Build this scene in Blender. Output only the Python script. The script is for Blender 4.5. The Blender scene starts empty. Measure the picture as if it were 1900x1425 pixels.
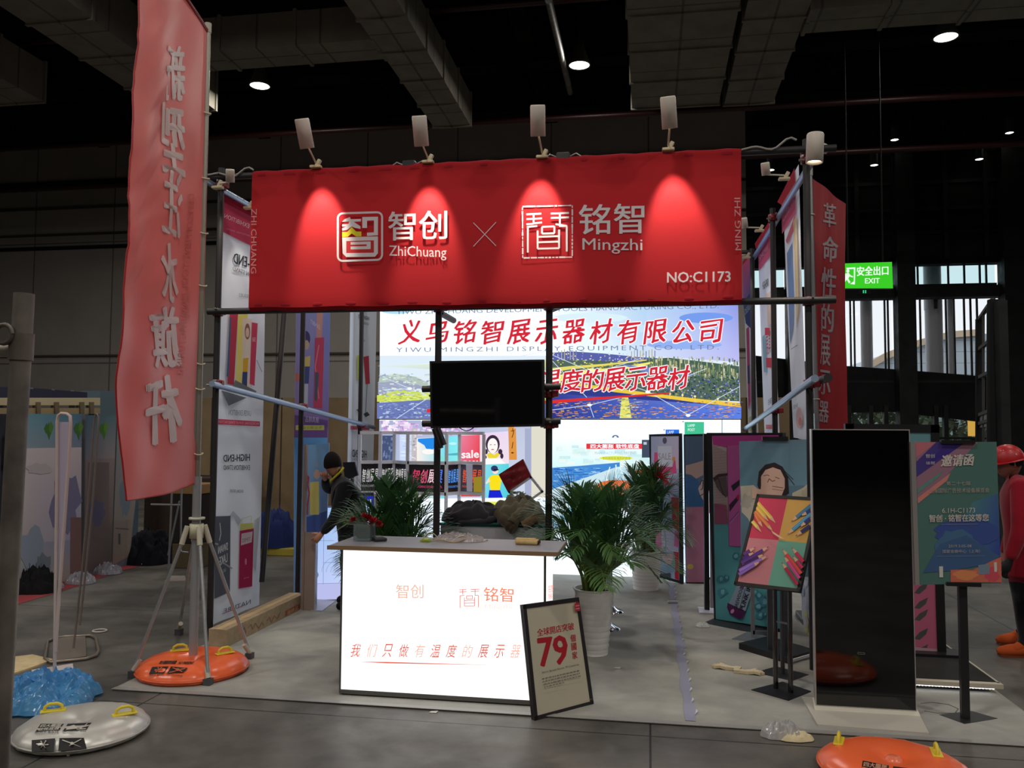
import bpy, bmesh, math, random
import numpy as np
from mathutils import Vector, Matrix, Euler

SC = bpy.context.scene
COL = SC.collection
random.seed(7)

# ---------------------------------------------------------------- camera
CAM_H, YAW, PITCH, ROLL, FPX = 1.70, 9.4, 3.2, 0.34, 1540.0
_y, _p, _r = (math.radians(a) for a in (YAW, PITCH, ROLL))
_fw = np.array([-math.sin(_y)*math.cos(_p), math.cos(_y)*math.cos(_p), math.sin(_p)])
_rt = np.array([math.cos(_y), math.sin(_y), 0.0])
_up = np.cross(_rt, _fw)
_rt2 = _rt*math.cos(_r) + _up*math.sin(_r)
_up2 = np.cross(_rt2, _fw)
CAMPOS = np.array([0, 0, CAM_H])
cam_data = bpy.data.cameras.new('camera')
cam_data.sensor_width = 36.0
cam_data.lens = FPX/1900.0*36.0
cam_data.clip_end = 400
cam = bpy.data.objects.new('camera', cam_data)
COL.objects.link(cam)
cam.matrix_world = Matrix(((_rt2[0], _up2[0], -_fw[0], 0), (_rt2[1], _up2[1], -_fw[1], 0), (_rt2[2], _up2[2], -_fw[2], CAM_H), (0, 0, 0, 1)))
SC.camera = cam

# ---------------------------------------------------------------- view, world, lights
SC.view_settings.view_transform = 'Standard'
SC.view_settings.look = 'None'
SC.view_settings.gamma = 1.0
SC.view_settings.exposure = 0.0
SC.view_settings.use_curve_mapping = False

world = bpy.data.worlds.new('overcast_sky')
SC.world = world
world.use_nodes = True
_bg = world.node_tree.nodes['Background']
_bg.inputs[0].default_value = (0.86, 0.90, 0.95, 1)      # flat white overcast daylight outside the hall
_bg.inputs[1].default_value = 1.22

HALL_W = 115.0
def area_lamp(name, x, y, z, size, watts, col=(1.0, 0.95, 0.88)):
    l = bpy.data.lights.new(name, 'AREA'); l.shape = 'DISK'; l.size = size; l.energy = watts; l.color = col
    o = bpy.data.objects.new(name, l); COL.objects.link(o); o.location = (x, y, z)
    return o
# added lights without fittings, weighted to brighten the front floor: unseen high-bay rows overhead and behind the camera (the visible row is built with its fittings below)
for _lx in (-14.2, -7.7, -1.3, 5.1, 11.6):
    for _ly, _lw in ((-11.0, 60), (-4.5, 105), (2.2, 150), (8.8, 72)):
        area_lamp('high_bay_light', _lx, _ly, 8.5, 0.6, _lw)

# ---------------------------------------------------------------- projection helpers: photo pixel -> point on a real surface
def ray(u, v):
    return _rt2*((u-950.0)/FPX) + _up2*(-(v-712.5)/FPX) + _fw
def onax(u, v, ax, val):
    d = ray(u, v); t = (val-CAMPOS[ax])/d[ax]
    return CAMPOS + d*t
def fl(u, v, z=0.0): return onax(u, v, 2, z)
def aY(u, v, Y): return onax(u, v, 1, Y)
def aX(u, v, X): return onax(u, v, 0, X)

class Plane:
    """a flat surface; px(u, v, e) is the point of it seen at a photo pixel, lifted e along its normal"""
    def __init__(s, p, n):
        s.p = np.array(p, float); n = np.array(n, float); n /= np.linalg.norm(n)
        if n @ (CAMPOS-s.p) < 0: n = -n
        s.n = n
    def px(s, u, v, e=0.0):
        d = ray(u, v); t = ((s.p-CAMPOS) @ s.n)/(d @ s.n)
        return CAMPOS + d*t + s.n*e
def vplane(a, b):
    a = np.array([a[0], a[1], 0.0]); b = np.array([b[0], b[1], 0.0]); d = b-a
    return Plane(a, (d[1], -d[0], 0))
def yplane(Y): return Plane((0, Y, 0), (0, -1, 0))
def xplane(X): return Plane((X, 0, 0), (-1, 0, 0))

# ---------------------------------------------------------------- colours and materials
def _lin(c):
    c = c/255.0
    return c/12.92 if c <= 0.04045 else ((c+0.055)/1.055)**2.4
def C(r, g, b, k=1.0): return (min(_lin(r)*k, 0.95), min(_lin(g)*k, 0.95), min(_lin(b)*k, 0.95), 1.0)
def L(r, g, b, k=1.0): return (_lin(r)*k, _lin(g)*k, _lin(b)*k, 1.0)      # light emitted by a lit panel

MATS = {}
def finish(name, rough=0.6, metal=0.0, emit=None, spec=0.5, sheen=0.0, coat=0.0, trans=0.0, noise=0.0, nscale=20.0, bump=0.0, sub=0.0):
    m = bpy.data.materials.new(name); m.use_nodes = True
    nt = m.node_tree; N = nt.nodes; b = N['Principled BSDF']
    a = N.new('ShaderNodeAttribute'); a.attribute_name = 'col'
    src = a.outputs['Color']
    if noise or bump:
        tc = N.new('ShaderNodeTexCoord'); nz = N.new('ShaderNodeTexNoise'); nz.inputs['Scale'].default_value = nscale; nz.inputs['Detail'].default_value = 5
        nt.links.new(tc.outputs['Object'], nz.inputs['Vector'])
    if noise:
        mp = N.new('ShaderNodeMapRange'); mp.inputs['From Min'].default_value = 0.3; mp.inputs['From Max'].default_value = 0.7
        mp.inputs['To Min'].default_value = 1-noise; mp.inputs['To Max'].default_value = 1+noise
        nt.links.new(nz.outputs['Fac'], mp.inputs['Value'])
        mx = N.new('ShaderNodeVectorMath'); mx.operation = 'SCALE'
        nt.links.new(src, mx.inputs[0]); nt.links.new(mp.outputs['Result'], mx.inputs['Scale']); src = mx.outputs[0]
    if bump:
        bp = N.new('ShaderNodeBump'); bp.inputs['Strength'].default_value = bump; bp.inputs['Distance'].default_value = 0.02
        nt.links.new(nz.outputs['Fac'], bp.inputs['Height']); nt.links.new(bp.outputs['Normal'], b.inputs['Normal'])
    if emit:
        e = N.new('ShaderNodeEmission'); e.inputs['Strength'].default_value = emit
        nt.links.new(src, e.inputs['Color'])
        nt.links.new(e.outputs[0], N['Material Output'].inputs['Surface'])
    else:
        nt.links.new(src, b.inputs['Base Color'])
        b.inputs['Roughness'].default_value = rough; b.inputs['Metallic'].default_value = metal
        b.inputs['Specular IOR Level'].default_value = spec
        b.inputs['Sheen Weight'].default_value = sheen; b.inputs['Coat Weight'].default_value = coat
        if sub:
            t = N.new('ShaderNodeBsdfTranslucent'); nt.links.new(src, t.inputs['Color'])
            ms = N.new('ShaderNodeMixShader'); ms.inputs[0].default_value = sub
            nt.links.new(b.outputs[0], ms.inputs[1]); nt.links.new(t.outputs[0], ms.inputs[2])
            nt.links.new(ms.outputs[0], N['Material Output'].inputs['Surface'])
        if trans:
            t = N.new('ShaderNodeBsdfTransparent'); nt.links.new(src, t.inputs['Color'])
            ms = N.new('ShaderNodeMixShader'); ms.inputs[0].default_value = trans
            nt.links.new(b.outputs[0], ms.inputs[1]); nt.links.new(t.outputs[0], ms.inputs[2])
            nt.links.new(ms.outputs[0], N['Material Output'].inputs['Surface'])
    MATS[name] = m
finish('matte', 0.85, spec=0.2)
finish('paint', 0.5)
finish('print', 0.55, spec=0.35)
finish('satin', 0.42, spec=0.5, sheen=0.25, sub=0.25)
finish('cloth', 0.9, spec=0.15, sheen=0.2, noise=0.08, nscale=60)
finish('sheer', 0.85, spec=0.2, sub=0.35)
finish('metal', 0.36, metal=0.55)
finish('chrome', 0.12, metal=1.0)
finish('steel', 0.55, metal=0.5, noise=0.35, nscale=9)
finish('blackglass', 0.06, spec=0.6, coat=0.3)
finish('plastic', 0.4)
finish('vinyl', 0.28, spec=0.5, bump=0.05, nscale=14)
finish('silvervinyl', 0.38, metal=0.45, bump=0.05, nscale=14)
finish('glow', emit=1.0)
finish('card', 0.8, spec=0.2, noise=0.12, nscale=25)
finish('leaf', 0.45, spec=0.4, sub=0.15)
finish('ceramic', 0.35)
finish('foil', 0.2, spec=0.8, trans=0.45)
finish('clear', 0.05, spec=0.6, trans=0.88)
finish('windowglass', 0.03, spec=0.5, trans=0.96)
finish('dark', 0.8, spec=0.12)

# ---------------------------------------------------------------- mesh collector
class MB:
    def __init__(s): s.v = []; s.f = []; s.fm = []; s.fc = []; s.fs = []; s.mats = []
    def mi(s, m):
        if m not in s.mats: s.mats.append(m)
        return s.mats.index(m)
    def add(s, vs, fs, mat, col, smooth=False, M=None):
        """col: one colour, or one per vertex"""
        o = len(s.v)
        for p in vs:
            p = np.array(p, float)
            if M is not None: p = np.array(M @ Vector(p))
            s.v.append(p)
        pv = not isinstance(col[0], (int, float))
        i = s.mi(mat)
        for f in fs:
            s.f.append([o+k for k in f]); s.fm.append(i); s.fs.append(smooth)
            s.fc.append([col[k] for k in f] if pv else [col]*len(f))
        return s
    def box(s, c, d, mat, col, rz=0.0, M=None, rot=None):
        x, y, z = d[0]/2, d[1]/2, d[2]/2
        vs = [Vector((a*x, b*y, e*z)) for e in (-1, 1) for b in (-1, 1) for a in (-1, 1)]
        R = (Euler(rot).to_matrix() if rot else Matrix.Rotation(rz, 3, 'Z'))
        vs = [R @ v + Vector(c) for v in vs]
        return s.add(vs, [(0, 2, 3, 1), (4, 5, 7, 6), (0, 1, 5, 4), (2, 6, 7, 3), (0, 4, 6, 2), (1, 3, 7, 5)], mat, col, M=M)
    def bar(s, a, b, w, t, mat, col, up=(0, 0, 1)):
        """a rectangular bar from a to b, w wide and t thick"""
        a = Vector(a); b = Vector(b); d = (b-a).normalized(); u = Vector(up)
        if abs(d.dot(u)) > 0.99: u = Vector((0, 1, 0))
        sd = d.cross(u).normalized(); u = sd.cross(d)
        vs = [p + sd*(i*w/2) + u*(j*t/2) for p in (a, b) for j in (-1, 1) for i in (-1, 1)]
        return s.add(vs, [(0, 1, 3, 2), (4, 6, 7, 5), (0, 4, 5, 1), (2, 3, 7, 6), (0, 2, 6, 4), (1, 5, 7, 3)], mat, col)
    def rbox(s, c, d, r, mat, col, seg=2, M=None, rz=0.0, rot=None):
        bm = bmesh.new(); bmesh.ops.create_cube(bm, size=1.0)
        bmesh.ops.scale(bm, vec=d, verts=bm.verts)
        bmesh.ops.bevel(bm, geom=list(bm.edges), offset=r, segments=seg, affect='EDGES', profile=0.5)
        R = (Euler(rot).to_matrix() if rot else Matrix.Rotation(rz, 3, 'Z'))
        bm.verts.index_update()
        vs = [R @ v.co + Vector(c) for v in bm.verts]; fs = [[v.index for v in f.verts] for f in bm.faces]
        bm.free()
        return s.add(vs, fs, mat, col, smooth=False, M=M)
    def tube(s, pts, r, mat, col, n=10, caps=True):
        pts = [Vector(p) for p in pts]; rr = r if hasattr(r, '__len__') else [r]*len(pts)
        vs = []; prev = None
        for i, p in enumerate(pts):
            d = (pts[min(i+1, len(pts)-1)] - pts[max(i-1, 0)])
            if d.length < 1e-9: d = Vector((0, 0, 1))
            d.normalize()
            if prev is None:
                a = d.orthogonal().normalized()
            else:
                a = (prev - d*prev.dot(d)).normalized()
            prev = a; b = d.cross(a)
            for k in range(n):
                t = 2*math.pi*k/n
                vs.append(p + (a*math.cos(t) + b*math.sin(t))*rr[i])
        fs = []
        for i in range(len(pts)-1):
            for k in range(n):
                fs.append((i*n+k, i*n+(k+1) % n, (i+1)*n+(k+1) % n, (i+1)*n+k))
        s.add(vs, fs, mat, col, smooth=True)
        if caps:
            m = len(pts)-1
            s.add(vs[:n][::-1], [list(range(n))], mat, col); s.add(vs[m*n:], [list(range(n))], mat, col)
        return s
    def lathe(s, prof, mat, col, n=28, at=(0, 0, 0), M=None, mod=None):
        vs = []
        for (r, z) in prof:
            for k in range(n):
                t = 2*math.pi*k/n
                q = mod(t, r, z) if mod else (r, z)
                vs.append((at[0]+q[0]*math.cos(t), at[1]+q[0]*math.sin(t), at[2]+q[1]))
        fs = []
        for i in range(len(prof)-1):
            for k in range(n):
                fs.append((i*n+k, i*n+(k+1) % n, (i+1)*n+(k+1) % n, (i+1)*n+k))
        return s.add(vs, fs, mat, col, smooth=True, M=M)
    def grid(s, fn, nu, nv, mat, col, smooth=True):
        vs = [fn(i/nu, j/nv) for j in range(nv+1) for i in range(nu+1)]
        fs = [(j*(nu+1)+i, j*(nu+1)+i+1, (j+1)*(nu+1)+i+1, (j+1)*(nu+1)+i) for j in range(nv) for i in range(nu)]
        if callable(col): col = [col(i/nu, j/nv) for j in range(nv+1) for i in range(nu+1)]
        return s.add(vs, fs, mat, col, smooth=smooth)
    def slab(s, pts, off, mat, col, back=None):
        """polygon pts pushed along off into a solid board"""
        n = len(pts); pts = [np.array(p, float) for p in pts]; off = np.array(off, float)
        s.add(pts, [list(range(n))], mat, col)
        s.add([p+off for p in pts], [list(range(n))[::-1]], mat, back or col)
        for i in range(n):
            j = (i+1) % n
            s.add([pts[i], pts[i]+off, pts[j]+off, pts[j]], [(0, 1, 2, 3)], mat, back or col)
        return s
    def build(s, name, parent=None, origin=None):
        me = bpy.data.meshes.new(name)
        off = np.array(parent_pos(parent) if parent else (origin if origin is not None else (0, 0, 0)), float)
        me.from_pydata([tuple(v-off) for v in s.v], [], s.f)
        for m in s.mats: me.materials.append(MATS[m])
        me.polygons.foreach_set('material_index', s.fm)
        me.polygons.foreach_set('use_smooth', s.fs)
        at = me.color_attributes.new('col', 'FLOAT_COLOR', 'CORNER')
        flat = [x for f in s.fc for c in f for x in c]
        at.data.foreach_set('color', flat)
        me.update()
        o = bpy.data.objects.new(name, me); COL.objects.link(o)
        if parent: o.parent = parent
        else: o.location = tuple(off)
        POS[o.name] = off
        return o

POS = {}
def parent_pos(p): return POS[p.name]

def tag(o, label=None, cat=None, group=None, kind=None):
    if label: o['label'] = label
    if cat: o['category'] = cat
    if group: o['group'] = group
    if kind: o['kind'] = kind
    return o
def thing(name, label, cat, loc=(0, 0, 0), group=None):
    o = bpy.data.objects.new(name, None); COL.objects.link(o)
    o.empty_display_size = 0.2; o.location = tuple(float(x) for x in loc); POS[o.name] = np.array(loc, float)
    return tag(o, label, cat, group)
def struct(name, mb): return tag(mb.build(name), kind='structure')
def copy_tree(o, parent=None):
    c = o.copy(); COL.objects.link(c)
    if parent: c.parent = parent
    for ch in list(o.children): copy_tree(ch, c)
    return c

# ---------------------------------------------------------------- printing
_TX = {}
def text_geo(body, bold=0.0, space=1.0):
    k = (body, bold, space)
    if k not in _TX:
        c = bpy.data.curves.new('t', 'FONT'); c.body = body; c.size = 1; c.resolution_u = 2; c.offset = bold; c.space_character = space
        o = bpy.data.objects.new('t', c)
        m = bpy.data.meshes.new_from_object(o)
        vs = np.array([v.co[:2] for v in m.vertices]) if len(m.vertices) else np.zeros((1, 2))
        fs = [list(p.vertices) for p in m.polygons]
        lo, hi = vs.min(0), vs.max(0); sz = np.maximum(hi-lo, 1e-6)
        _TX[k] = ((vs-lo)/sz, fs, sz[0]/sz[1])
        bpy.data.objects.remove(o); bpy.data.curves.remove(c); bpy.data.meshes.remove(m)
    return _TX[k]

class Draw:
    """draws flat coloured shapes on a surface; pxf(u, v, e) gives the surface point"""
    def __init__(s, pxf, mb, fin, e0=0.0012, de=0.00012):
        s.f = pxf; s.mb = mb; s.fin = fin; s.e = e0; s.de = de
    def up(s): s.e += s.de
    def poly(s, pts, col, fin=None):
        s.up(); s.mb.add([s.f(u, v, s.e) for u, v in pts], [list(range(len(pts)))], fin or s.fin, col); return s
    def rect(s, x0, y0, x1, y1, col, fin=None): return s.poly([(x0, y0), (x1, y0), (x1, y1), (x0, y1)], col, fin)
    def ell(s, cx, cy, rx, ry, col, n=20, a0=0, a1=360, rot=0, fin=None):
        pts = []
        for k in range(n):
            t = math.radians(a0+(a1-a0)*k/(n if a1-a0 >= 360 else n-1)); x = rx*math.cos(t); y = ry*math.sin(t); r = math.radians(rot)
            pts.append((cx+x*math.cos(r)-y*math.sin(r), cy+x*math.sin(r)+y*math.cos(r)))
        return s.poly(pts, col, fin)
    def line(s, x0, y0, x1, y1, w, col, w1=None, fin=None):
        w1 = w if w1 is None else w1
        d = math.hypot(x1-x0, y1-y0) or 1; nx, ny = -(y1-y0)/d/2, (x1-x0)/d/2
        return s.poly([(x0+nx*w, y0+ny*w), (x1+nx*w1, y1+ny*w1), (x1-nx*w1, y1-ny*w1), (x0-nx*w, y0-ny*w)], col, fin)
    def path(s, pts, w, col):
        for a, b in zip(pts[:-1], pts[1:]): s.line(a[0], a[1], b[0], b[1], w, col)
        return s
    def quad(s, pts, cols):      # colours of the print blend across the quad
        s.up(); s.mb.add([s.f(u, v, s.e) for u, v in pts], [(0, 1, 2, 3)], s.fin, cols); return s
    def text(s, body, bl, br, tl, col, bold=0.0, mirror=False, shear=0.0, wob=0.0, space=1.0, fin=None):
        """lettering stretched over the slanted box bl-br-tl (photo pixels)"""
        s.up(); vs, fs, _ = text_geo(body, 0.0, space)
        hx, hy = tl[0]-bl[0], tl[1]-bl[1]; h = math.hypot(hx, hy); wx, wy = br[0]-bl[0], br[1]-bl[1]; w = math.hypot(wx, wy) or 1; bw = min(w/max(1, len(body)*.8), h)
        sh = ((0, 0),) if bold <= 0 else ((bold, bold*.5), (-bold, bold*.5), (bold, -bold*.5), (-bold, -bold*.5))   # heavier strokes
        if bold > .03: sh = sh + ((0, bold), (0, -bold), (0, 0), (bold*1.1, 0), (-bold*1.1, 0))
        for n_, (sx, sy) in enumerate(sh):
            ox = wx/w*sx*bw + hx/h*sy*bw; oy = wy/w*sx*bw + hy/h*sy*bw
            out = []
            for x, y in vs:
                x2 = 1-x if mirror else x
                if wob: x2 += wob*math.sin(9*y+5*x); y = y+wob*2*math.sin(17*x)
                x2 += shear*y
                out.append(s.f(bl[0]+ox+x2*wx+y*hx, bl[1]+oy+x2*wy+y*hy, s.e+n_*4e-5))
            s.mb.add(out, fs, fin or s.fin, col)
        s.e += len(sh)*4e-5
        return s
    def dots(s, x0, y0, x1, y1, n, w, h, cols, seed=1):
        rnd = random.Random(seed)
        s.up()
        for _ in range(n):
            x = rnd.uniform(x0, x1); y = rnd.uniform(y0, y1); a = w*rnd.uniform(.5, 1.4); b = h*rnd.uniform(.5, 1.4)
            s.mb.add([s.f(x, y, s.e), s.f(x+a, y, s.e), s.f(x+a, y+b, s.e), s.f(x, y+b, s.e)], [(0, 1, 2, 3)], s.fin, rnd.choice(cols))
        s.up(); return s
    def blob(s, cx, cy, rx, ry, col, seed=0, n=18, amp=.25):
        rnd = random.Random(seed); return s.poly([(cx+rx*math.cos(2*math.pi*k/n)*(1+rnd.uniform(-amp, amp)), cy+ry*math.sin(2*math.pi*k/n)*(1+rnd.uniform(-amp, amp))) for k in range(n)], col)

def framed(mb, pl, q, w, depth, mat, col):
    """a picture frame: four bars around the px quad q on plane pl, w metres wide"""
    P = [pl.px(*p) for p in q]; cen = sum(P)/4
    for i in range(4):
        a, b = P[i], P[(i+1) % 4]
        d = (b-a)/np.linalg.norm(b-a); inn = np.cross(pl.n, d); inn = inn if inn @ (cen-a) > 0 else -inn
        a2 = a + inn*w/2 - d*0; b2 = b + inn*w/2
        mb.bar(a2 - pl.n*depth*.3, b2 - pl.n*depth*.3, depth, w, mat, col, up=inn)
# ================================================================ THE SETTING
def node_mat(name, c1, c2, rough=(0.6, 0.8), scale=2.0, bump=0.0, detail=8, joints=None, spec=0.3):
    """two-tone mottled surface with optional panel joints (brick pattern)"""
    m = bpy.data.materials.new(name); m.use_nodes = True; nt = m.node_tree; N = nt.nodes; b = N['Principled BSDF']
    tc = N.new('ShaderNodeTexCoord'); nz = N.new('ShaderNodeTexNoise'); nz.inputs['Scale'].default_value = scale; nz.inputs['Detail'].default_value = detail; nz.inputs['Roughness'].default_value = 0.65
    nt.links.new(tc.outputs['Object'], nz.inputs['Vector'])
    rp = N.new('ShaderNodeValToRGB'); rp.color_ramp.elements[0].color = c1; rp.color_ramp.elements[1].color = c2
    rp.color_ramp.elements[0].position = .35; rp.color_ramp.elements[1].position = .68
    nt.links.new(nz.outputs['Fac'], rp.inputs['Fac']); src = rp.outputs['Color']
    if joints:
        w, h, sw, jc, rot = joints
        mp = N.new('ShaderNodeMapping'); mp.inputs['Rotation'].default_value = rot
        nt.links.new(tc.outputs['Object'], mp.inputs['Vector'])
        br = N.new('ShaderNodeTexBrick'); br.offset = 0.0; br.inputs['Scale'].default_value = 1.0
        br.inputs['Brick Width'].default_value = w; br.inputs['Row Height'].default_value = h; br.inputs['Mortar Size'].default_value = sw; br.inputs['Mortar Smooth'].default_value = 0.0
        nt.links.new(mp.outputs[0], br.inputs['Vector'])
        mx = N.new('ShaderNodeMix'); mx.data_type = 'RGBA'; nt.links.new(br.outputs['Fac'], mx.inputs[0])
        nt.links.new(src, mx.inputs[6]); mx.inputs[7].default_value = jc; src = mx.outputs[2]
    nt.links.new(src, b.inputs['Base Color'])
    n2 = N.new('ShaderNodeTexNoise'); n2.inputs['Scale'].default_value = scale*2.3; n2.inputs['Detail'].default_value = 6
    nt.links.new(tc.outputs['Object'], n2.inputs['Vector'])
    mr = N.new('ShaderNodeMapRange'); mr.inputs['From Min'].default_value = .3; mr.inputs['From Max'].default_value = .7
    mr.inputs['To Min'].default_value, mr.inputs['To Max'].default_value = rough
    nt.links.new(n2.outputs['Fac'], mr.inputs['Value']); nt.links.new(mr.outputs[0], b.inputs['Roughness'])
    b.inputs['Specular IOR Level'].default_value = spec
    if bump:
        bp = N.new('ShaderNodeBump'); bp.inputs['Strength'].default_value = bump; bp.inputs['Distance'].default_value = .02
        nt.links.new(n2.outputs['Fac'], bp.inputs['Height']); nt.links.new(bp.outputs[0], b.inputs['Normal'])
    MATS[name] = m
WH = (1, 1, 1, 1)
node_mat('concrete', C(72, 70, 66), C(116, 112, 105), (.32, .62), 1.1, .25, joints=(3.1, 2.4, .006, C(40, 38, 36), (0, 0, 0)))
node_mat('carpet', C(150, 149, 144), C(168, 166, 158), (.8, .95), 3.0, .2, spec=.1)
node_mat('wall_panels', C(166, 160, 153), C(178, 171, 163), (.6, .8), .6, 0, joints=(2.6, 3.6, .02, C(116, 111, 106), (math.pi/2, 0, 0)), spec=.15)
node_mat('dark_wall', C(26, 28, 30), C(34, 36, 38), (.5, .8), .8, 0, spec=.2)
node_mat('ceiling_dark', C(14, 14, 16), C(30, 29, 29), (.9, 1), .9, .6, spec=.05)
node_mat('duct_wrap', C(122, 117, 107), C(140, 135, 122), (.45, .8), 1.2, .5, joints=(50, 1.15, .02, C(98, 94, 86), (0, 0, 0)), spec=.3)
node_mat('duct_wrap_across', C(122, 117, 107), C(140, 135, 122), (.45, .8), 1.2, .5, joints=(1.15, 50, .02, C(98, 94, 86), (0, 0, 0)), spec=.3)
node_mat('ochre_panels', C(128, 108, 82), C(150, 128, 98), (.6, .8), 1.5, 0, joints=(1.2, 6, .012, C(70, 58, 44), (math.pi/2, 0, 0)), spec=.2)
node_mat('steel_dark', C(30, 31, 33), C(42, 43, 45), (.45, .7), 2, 0, spec=.3)
node_mat('asphalt', C(90, 90, 90), C(120, 120, 118), (.8, .95), 1.0, 0)
node_mat('pale_roof', C(176, 190, 200), C(196, 206, 214), (.5, .7), .1, 0, joints=(60, .9, .03, C(150, 164, 176), (math.pi/2, 0, 0)))
node_mat('tree_green', C(52, 62, 46), C(112, 118, 96), (.8, .95), 1.6, .5)

m = MB(); m.box((0, 2, -.1), (90, 52.2, .2), 'concrete', WH); struct('floor', m)
m = MB(); m.box((0, 2, 11.1), (90, 60, .2), 'ceiling_dark', WH); struct('ceiling', m)
m = MB(); m.box((-21.3, 22.1, 5.5), (47.6, .2, 11), 'wall_panels', WH)
for z, h in ((3.82, .05), (7.05, .09), (7.45, .05), (8.25, .05), (9.0, .12)):
    m.box((-21.3, 21.96, z), (47.6, .1, h), 'dark', C(38, 36, 35) if h > .06 else C(88, 84, 80))
struct('wall_back', m)
m = MB(); m.box((-45, 2, 5.5), (.2, 60, 11), 'dark_wall', WH); struct('wall_left', m)
m = MB(); m.box((45, 2, 5.5), (.2, 60, 11), 'dark_wall', WH); struct('wall_right', m)
m = MB(); m.box((0, -24, 5.5), (90, .2, 11), 'dark_wall', WH); struct('wall_front', m)

# carpet of the stand, with the taped edge
m = MB(); m.box((-.6, 7.45, .004), (5.7, 4.9, .008), 'carpet', WH)
m.box((-.6, 5.015, .0095), (5.7, .05, .003), 'plastic', C(150, 148, 144))
struct('floor_carpet', m)

# ---- glazed front of the hall on the right
FY = 26.0
def fz(v, u=1600): return float(aY(u, v, FY)[2])
def fx(u, v=620): return float(aY(u, v, FY)[0])
x0, x1 = 2.5, 24.0
m = MB()
zt, zb = fz(556), fz(536)
m.box(((x0+x1)/2, FY, (zt+zb)/2), (x1-x0, .5, abs(zt-zb)), 'steel_dark', WH)                    # transom between the two window bands
m.box(((x0+x1)/2, FY+.1, (fz(494)+11)/2), (x1-x0, .4, 11-fz(494)), 'dark_wall', WH)               # dark cladding above
for z in (7.6, 8.3, 9.1, 10.0): m.box(((x0+x1)/2, FY-.14, z), (x1-x0, .12, .1), 'steel_dark', WH)
for u in (1460, 1590, 1660, 1755, 1830, 1890): m.box((fx(u), FY-.18, 8.9), (.12, .12, 4.2), 'steel_dark', WH)
struct('wall_glazed_cladding', m)
m = MB()   # sloping parapet below the windows (a ramp runs behind it)
sl = [aY(1360, 655, FY), aY(1570, 679, FY), aY(1660, 685, FY), aY(1812, 697, FY), aY(1990, 712, FY)]
lo = [aY(1360, 768, FY), aY(1570, 766, FY), aY(1660, 764, FY), aY(1812, 781, FY), aY(1990, 800, FY)]
for i in range(4):
    m.slab([lo[i], lo[i+1], sl[i+1], sl[i]], (0, .4, 0), 'dark_wall', WH)
struct('wall_parapet', m)
m = MB()
for u0, u1 in ((1657, 1690), (1852, 1905), (1456, 1482)):
    m.box(((fx(u0)+fx(u1))/2, FY-.3, 5.5), (fx(u1)-fx(u0), .5, 11), 'steel_dark', WH)
struct('pillar_steel', m)
def window(n, us, v0, v1, tint, mull, grey):
    a, b = fx(us[0]), fx(us[1]); z0, z1 = sorted((fz(v0), fz(v1)))
    f = MB()
    for u in mull: f.box((fx(u), FY+.05, (z0+z1)/2), (.045, .06, z1-z0), 'steel_dark', WH)
    for u, w in grey: f.tube([(float(aY(u, 620, FY+1.2)[0]), FY+1.2, z0-.5), (float(aY(u, 620, FY+1.2)[0]), FY+1.2, z1+.5)], w*.5, 'paint', C(230, 230, 236), 12)
    f.box(((a+b)/2, FY+.05, z0+.06), (b-a, .12, .08), 'steel_dark', WH)
    wroot = tag(f.build('window_%d' % n), kind='structure')
    g = MB(); g.box(((a+b)/2, FY+.12, (z0+z1)/2), (b-a, .012, z1-z0), 'windowglass', tint)
    g.build('pane', wroot)
    return wroot
P1, P2 = C(255, 253, 255), C(228, 242, 242)
window(1, (1340, 1457), 712, 557, P1, (1378, 1397, 1433), ())
window(2, (1480, 1657), 712, 557, P1, (1500, 1535, 1579, 1586, 1643, 1649), ((1608, .35),))
window(3, (1690, 1812), 712, 557, P1, (1698, 1709, 1757, 1772, 1791, 1803), ((1733, .5), (1765, .2)))
window(4, (1812, 1852), 712, 557, P1, (1815, 1848), ())
window(5, (1340, 1456), 536, 491, P2, (1400, 1428), ())
window(6, (1482, 1657), 536, 491, P2, (1540, 1600), ())
window(7, (1690, 1852), 536, 491, P2, (1696, 1706, 1763, 1793, 1822, 1834), ((1732, .5),))
# ground level entrance glass
m = MB()
for u in (1500, 1572, 1612, 1640, 1692, 1732, 1750, 1812, 1848, 1895): m.box((fx(u), FY, 1.2), (.12, .2, 2.6), 'steel_dark', WH)
m.box(((fx(1360)+fx(1990))/2, FY, 1.55), (fx(1990)-fx(1360), .1, .06), 'steel_dark', WH)
dw = tag(m.build('door_1'), kind='structure')
g = MB(); g.box(((fx(1360)+fx(1990))/2, FY+.06, 1.2), (fx(1990)-fx(1360), .012, 2.4), 'windowglass', C(225, 232, 225)); g.build('pane', dw)

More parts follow.
